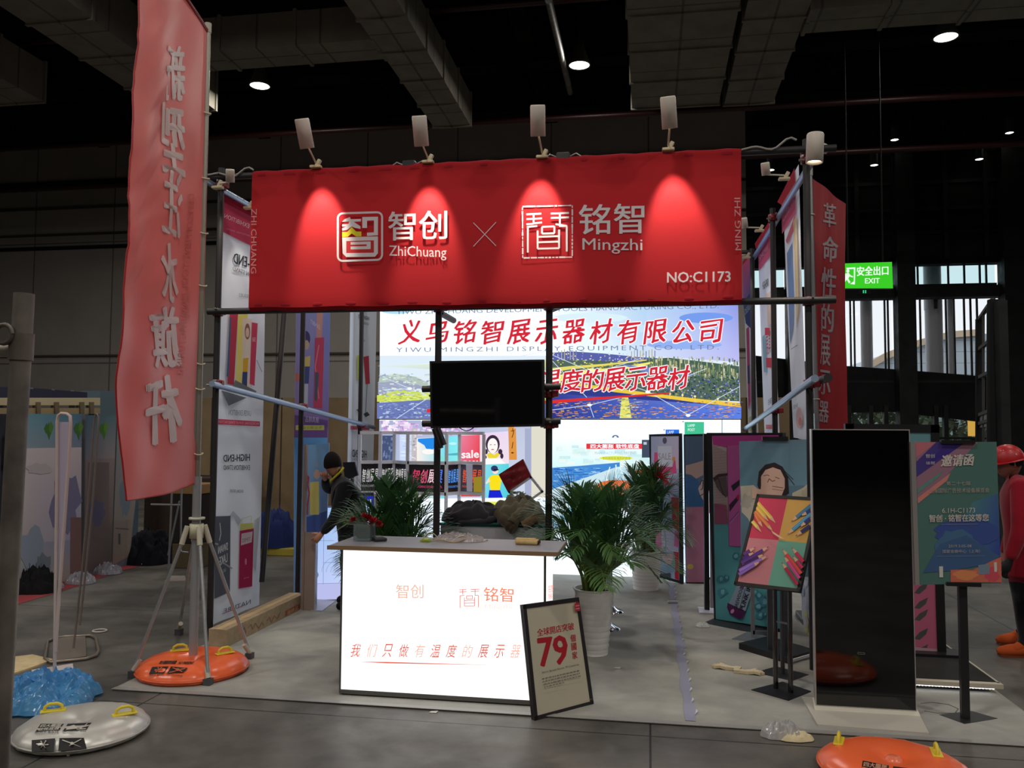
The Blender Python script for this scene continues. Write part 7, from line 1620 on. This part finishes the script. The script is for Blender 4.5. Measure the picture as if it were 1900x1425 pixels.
# ---- tall narrow sign frames on plates
def loop_sign(px, Y, lab, col, fabric, cat='sign frame', rad=.011):
    pl = yplane(Y); P = [pl.px(*a) for a in px]; g = P[-1].copy(); g[2] = 0
    t = thing('loop_sign_frame', lab, cat, k((P[0][0], Y, 0)), 'narrow loop sign frames')
    m = MB(); m.tube(P, rad, 'plastic', col, 10); m.build('loop', t)
    if fabric:
        m = MB(); m.slab([pl.px(*a, -.004) for a in fabric], (0, .006, 0), 'sheer', C(206, 196, 214)); m.build('fabric', t)
    return t
t = loop_sign(((101, 1272), (103, 1100), (105, 960), (106, 830), (106, 782), (108, 771), (114, 767), (124, 768), (130, 772), (131, 785), (129, 830), (120, 960), (110, 1100), (103, 1210)), 5.06, 'narrow white sign with rounded top seen edge-on, on a white plate', C(206, 190, 186), ((109, 783), (128, 783), (119, 960), (106, 1180)))
m = MB(); m.slab([fl(58, 1246), fl(82, 1308), fl(143, 1301), fl(135, 1234)], (0, 0, .012), 'paint', C(196, 186, 184)); m.build('base_plate', t)
t = loop_sign(((136, 1207), (152, 1060), (166, 900), (174, 790), (176, 774), (179, 767), (183, 772), (182, 800), (172, 930), (158, 1070), (148, 1160)), 5.84, 'thin grey leaning sign frame seen edge-on, on a looped base', C(120, 110, 104), None, rad=.008)
m = MB(); m.slab([fl(108, 1184), fl(104, 1228), fl(160, 1220), fl(158, 1180)], (0, 0, .012), 'metal', C(150, 140, 128)); m.build('base_plate', t)
m = MB(); m.tube([fl(u, v, .014) for u, v in ((100, 1185), (88, 1190), (83, 1222), (95, 1229), (160, 1222), (178, 1216), (183, 1208), (178, 1184), (168, 1179), (120, 1181), (100, 1185))], .012, 'metal', C(150, 140, 128), 8); m.build('base_loop', t)
p = fl(185, 1172); m = MB(); m.tube([p+k((.055*math.cos(x), .05*math.sin(x), .008)) for x in np.linspace(0, 6.283, 25)], .007, 'plastic', C(206, 200, 190), 8); tag(m.build('white_ring', origin=p), 'small white ring lying on the dark floor, behind the looped base', 'ring')
m = MB(); P = [fl(u, v) for u, v in ((20, 1254), (20, 1222), (60, 1217), (98, 1226), (62, 1240))]; m.slab(P, (0, 0, .012), 'card', C(206, 186, 144)); tag(m.build('beige_board', origin=P[0]), 'beige flat board on the floor beside the steel post', 'board')
p = fl(66, 1312); t2 = MB(); cr = crumple(p[0]-.04, p[1]+.10, .68, .64, .19, .014, 31, .9); t2.grid(cr, 70, 64, 'bluefilm', C(96, 170, 226), smooth=False)
finish('bluefilm', 0.22, spec=0.6, trans=0.35)
tag(t2.build('blue_film', origin=p), 'heap of crumpled blue plastic film behind the silver base', 'plastic film')

# ---- dim things behind the flag foot
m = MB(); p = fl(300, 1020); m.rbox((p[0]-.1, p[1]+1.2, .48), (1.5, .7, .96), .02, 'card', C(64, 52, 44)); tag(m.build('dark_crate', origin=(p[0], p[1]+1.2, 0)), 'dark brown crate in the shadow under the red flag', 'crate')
t = thing('tube_trolley', 'pale thin tube frame standing on a flat plate, behind the flag pole', 'tube frame', fl(326, 1080))
yy = float(fl(326, 1080)[1]); m = MB()
for a, b in (((319, 905), (312, 1076)), ((333, 930), (312, 1030)), ((337, 900), (335, 1020)), ((280, 936), (335, 937))): m.tube([aY(*a, yy), aY(*b, yy)], .011, 'metal', C(150, 150, 150), 8)
m.tube([aY(335, 1020, yy), aY(338, 1024, yy), aY(350, 1025, yy)], .011, 'metal', C(150, 150, 150), 8); m.build('frame', t)
m = MB(); m.slab([fl(305, 1080), fl(345, 1079), fl(343, 1070), fl(316, 1070)], (0, 0, .012), 'paint', C(170, 160, 150)); m.build('plate', t)
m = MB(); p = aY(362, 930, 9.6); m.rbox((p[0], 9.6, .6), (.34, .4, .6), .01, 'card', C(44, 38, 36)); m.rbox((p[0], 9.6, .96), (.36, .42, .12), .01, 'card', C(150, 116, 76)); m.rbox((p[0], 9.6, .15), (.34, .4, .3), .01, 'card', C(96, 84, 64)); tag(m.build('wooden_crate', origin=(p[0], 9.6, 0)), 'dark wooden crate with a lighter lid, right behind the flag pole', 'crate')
p = fl(515, 1030); t = thing('blue_sack', 'dark blue tarpaulin sack on a yellow pallet, seen between the side banners', 'sack', k((p[0], 10.9, 0)))
m = MB(); m.rbox((p[0]-.2, 10.9, .05), (.9, .6, .10), .01, 'paint', C(176, 160, 60)); m.build('pallet', t); m = MB(); m.grid(crumple(p[0]-.2, 10.9, .95, .7, .55, .1, 41), 30, 20, 'matte', C(34, 46, 96)); m.build('sack', t)
m = MB(); m.grid(crumple(p[0]+.35, 11.2, .7, .5, .62, .002, 43), 24, 18, 'card', C(150, 120, 84)); tag(m.build('brown_paper_heap', origin=(p[0]+.35, 11.2, 0)), 'heap of brown packing paper beside the blue sack', 'paper')

# ---- long cardboard box
t = thing('long_carton', 'long low cardboard carton with red brown stamps, along the side banners', 'carton', (-3.32, 6.8, 0))
m = MB(); m.rbox((-3.315, 6.83, .075), (.155, 1.48, .135), .003, 'card', C(166, 146, 118)); m.box((-3.315, 6.83, .1432), (.05, 1.48, .001), 'plastic', C(206, 176, 130)); ct_ = m.build('carton', t)
xb = Plane((-3.2372, 6.8, .07), (1, 0, 0)); m = MB(); d = Draw(xb.px, m, 'print', .0006, .0002)
d.poly([(529, 1134), (556, 1120), (556, 1129), (529, 1144)], C(150, 80, 60)); d.text('易碎品', (533, 1142), (553, 1131), (533, 1134), C(206, 160, 120), bold=.02)
for pts in ([(460, 1165), (466, 1158), (468, 1168), (474, 1156), (480, 1166), (486, 1154), (489, 1160)], [(494, 1152), (500, 1145), (503, 1155), (508, 1142), (514, 1148), (520, 1136)], [(448, 1176), (453, 1164), (456, 1174)]): d.path(pts, .9, C(140, 84, 60))
m.build('print', ct_)

# ---- loose things on the carpet
def glove(u, v, rz, lab, col, sc=1.0, flip=1):
    p = fl(u, v, .009); t = thing('work_glove', lab, 'glove', p, 'gloves dropped on the carpet'); ca, sa = math.cos(rz), math.sin(rz)
    pts = [(-.10, -.03), (-.06, -.04), (0, -.045), (.03, -.06), (.06, -.075), (.068, -.06), (.045, -.035), (.06, -.035), (.115, -.04), (.12, -.025), (.065, -.015), (.13, -.012), (.135, .005), (.066, .006), (.125, .016), (.125, .03), (.062, .027), (.10, .045), (.095, .057), (.04, .045), (-.02, .045), (-.10, .035)]
    m = MB(); P = [p+k(((x*ca-y*flip*sa)*sc, (x*sa+y*flip*ca)*sc, .004+.006*math.sin(31*x))) for x, y in pts]
    m.slab([q+k((0, 0, .018)) for q in P], (0, 0, -.018), 'cloth', col); m.build('hand', t)
    m = MB(); a, b = p+k((-.1*ca*sc, -.1*sa*sc, .012)), p+k((-.155*ca*sc, -.155*sa*sc, .012)); m.bar(a, b, .075*sc, .022, 'cloth', tuple(x*.92 for x in col[:3])+(1,)); m.build('cuff', t)
glove(1345, 1241, math.pi-.25, 'beige work glove on the carpet, the one farther from the stands', C(206, 190, 156), .72)
glove(1392, 1250, -.15, 'beige work glove on the carpet, touching the bare dark base plate', C(210, 194, 160), .72, -1)
p = fl(1304, 1163, .008); m = MB(); m.grid(crumple(p[0], p[1], .12, .08, .05, .009, 51), 14, 10, 'cloth', C(214, 214, 210), smooth=False); tag(m.build('tissue', origin=p), 'crumpled white tissue on the carpet before the tall can panel', 'tissue')
p = fl(1462, 1371); t = thing('bagged_glove', 'tan glove in a clear plastic bag on the floor before the kiosk', 'bag', p)
m = MB(); m.grid(crumple(p[0]+.03, p[1]-.01, .22, .10, .06, .004, 53), 20, 14, 'cloth', C(214, 200, 160)); m.build('glove', t); m = MB(); m.grid(crumple(p[0]-.03, p[1]+.02, .24, .14, .11, .003, 54), 22, 14, 'foil', C(216, 216, 216), smooth=False); m.build('plastic_bag', t)
m = MB()
for i in range(40):
    y0, y1 = 5.06+i*.11, 5.06+(i+1)*.11; w = .03+.006*math.sin(i*1.3); x_ = .232+.004*math.sin(i*.9); m.add([k((x_-w, y0, .011)), k((x_+w, y0, .011)), k((x_+w*1.0, y1, .011)), k((x_-w, y1, .011))], [(0, 1, 2, 3)], 'plastic', C(150, 150, 170))
    if i % 2: m.add([k((x_+w-.01, y0, .0115)), k((x_+w+.012, y0+.03, .024)), k((x_+w+.006, y1, .0115))], [(0, 1, 2)], 'foil', C(226, 226, 236))
m.box((.232, 7.3, .0095), (.05, 4.4, .002), 'plastic', C(146, 148, 168))
tag(m.build('floor_tape', origin=(.232, 7.3, .008)), 'strip of shiny grey tape running straight back over the carpet', 'tape')
p = fl(1248, 1119, .011); m = MB(); m.rbox(p+k((0, 0, .012)), (.10, .03, .022), .008, 'plastic', C(196, 196, 200), rz=.15); tag(m.build('tape_knot', origin=p), 'knotted scrap of tape lying across the long floor tape', 'tape scrap')
for i, (u, v) in enumerate(((804, 1322), (1145, 1240))):
    p = fl(u, v, .009 if i else 0); m = MB(); m.slab([p+k((-.025, -.01, .001)), p+k((.02, -.012, .002)), p+k((.028, .008, .008)), p+k((-.015, .014, .002))], (0, 0, .0015), 'card', C(206, 204, 198)); tag(m.build('paper_scrap', origin=p), ['white paper scrap on the floor before the bright counter', 'white paper scrap on the carpet by the large palm pot'][i], 'paper')
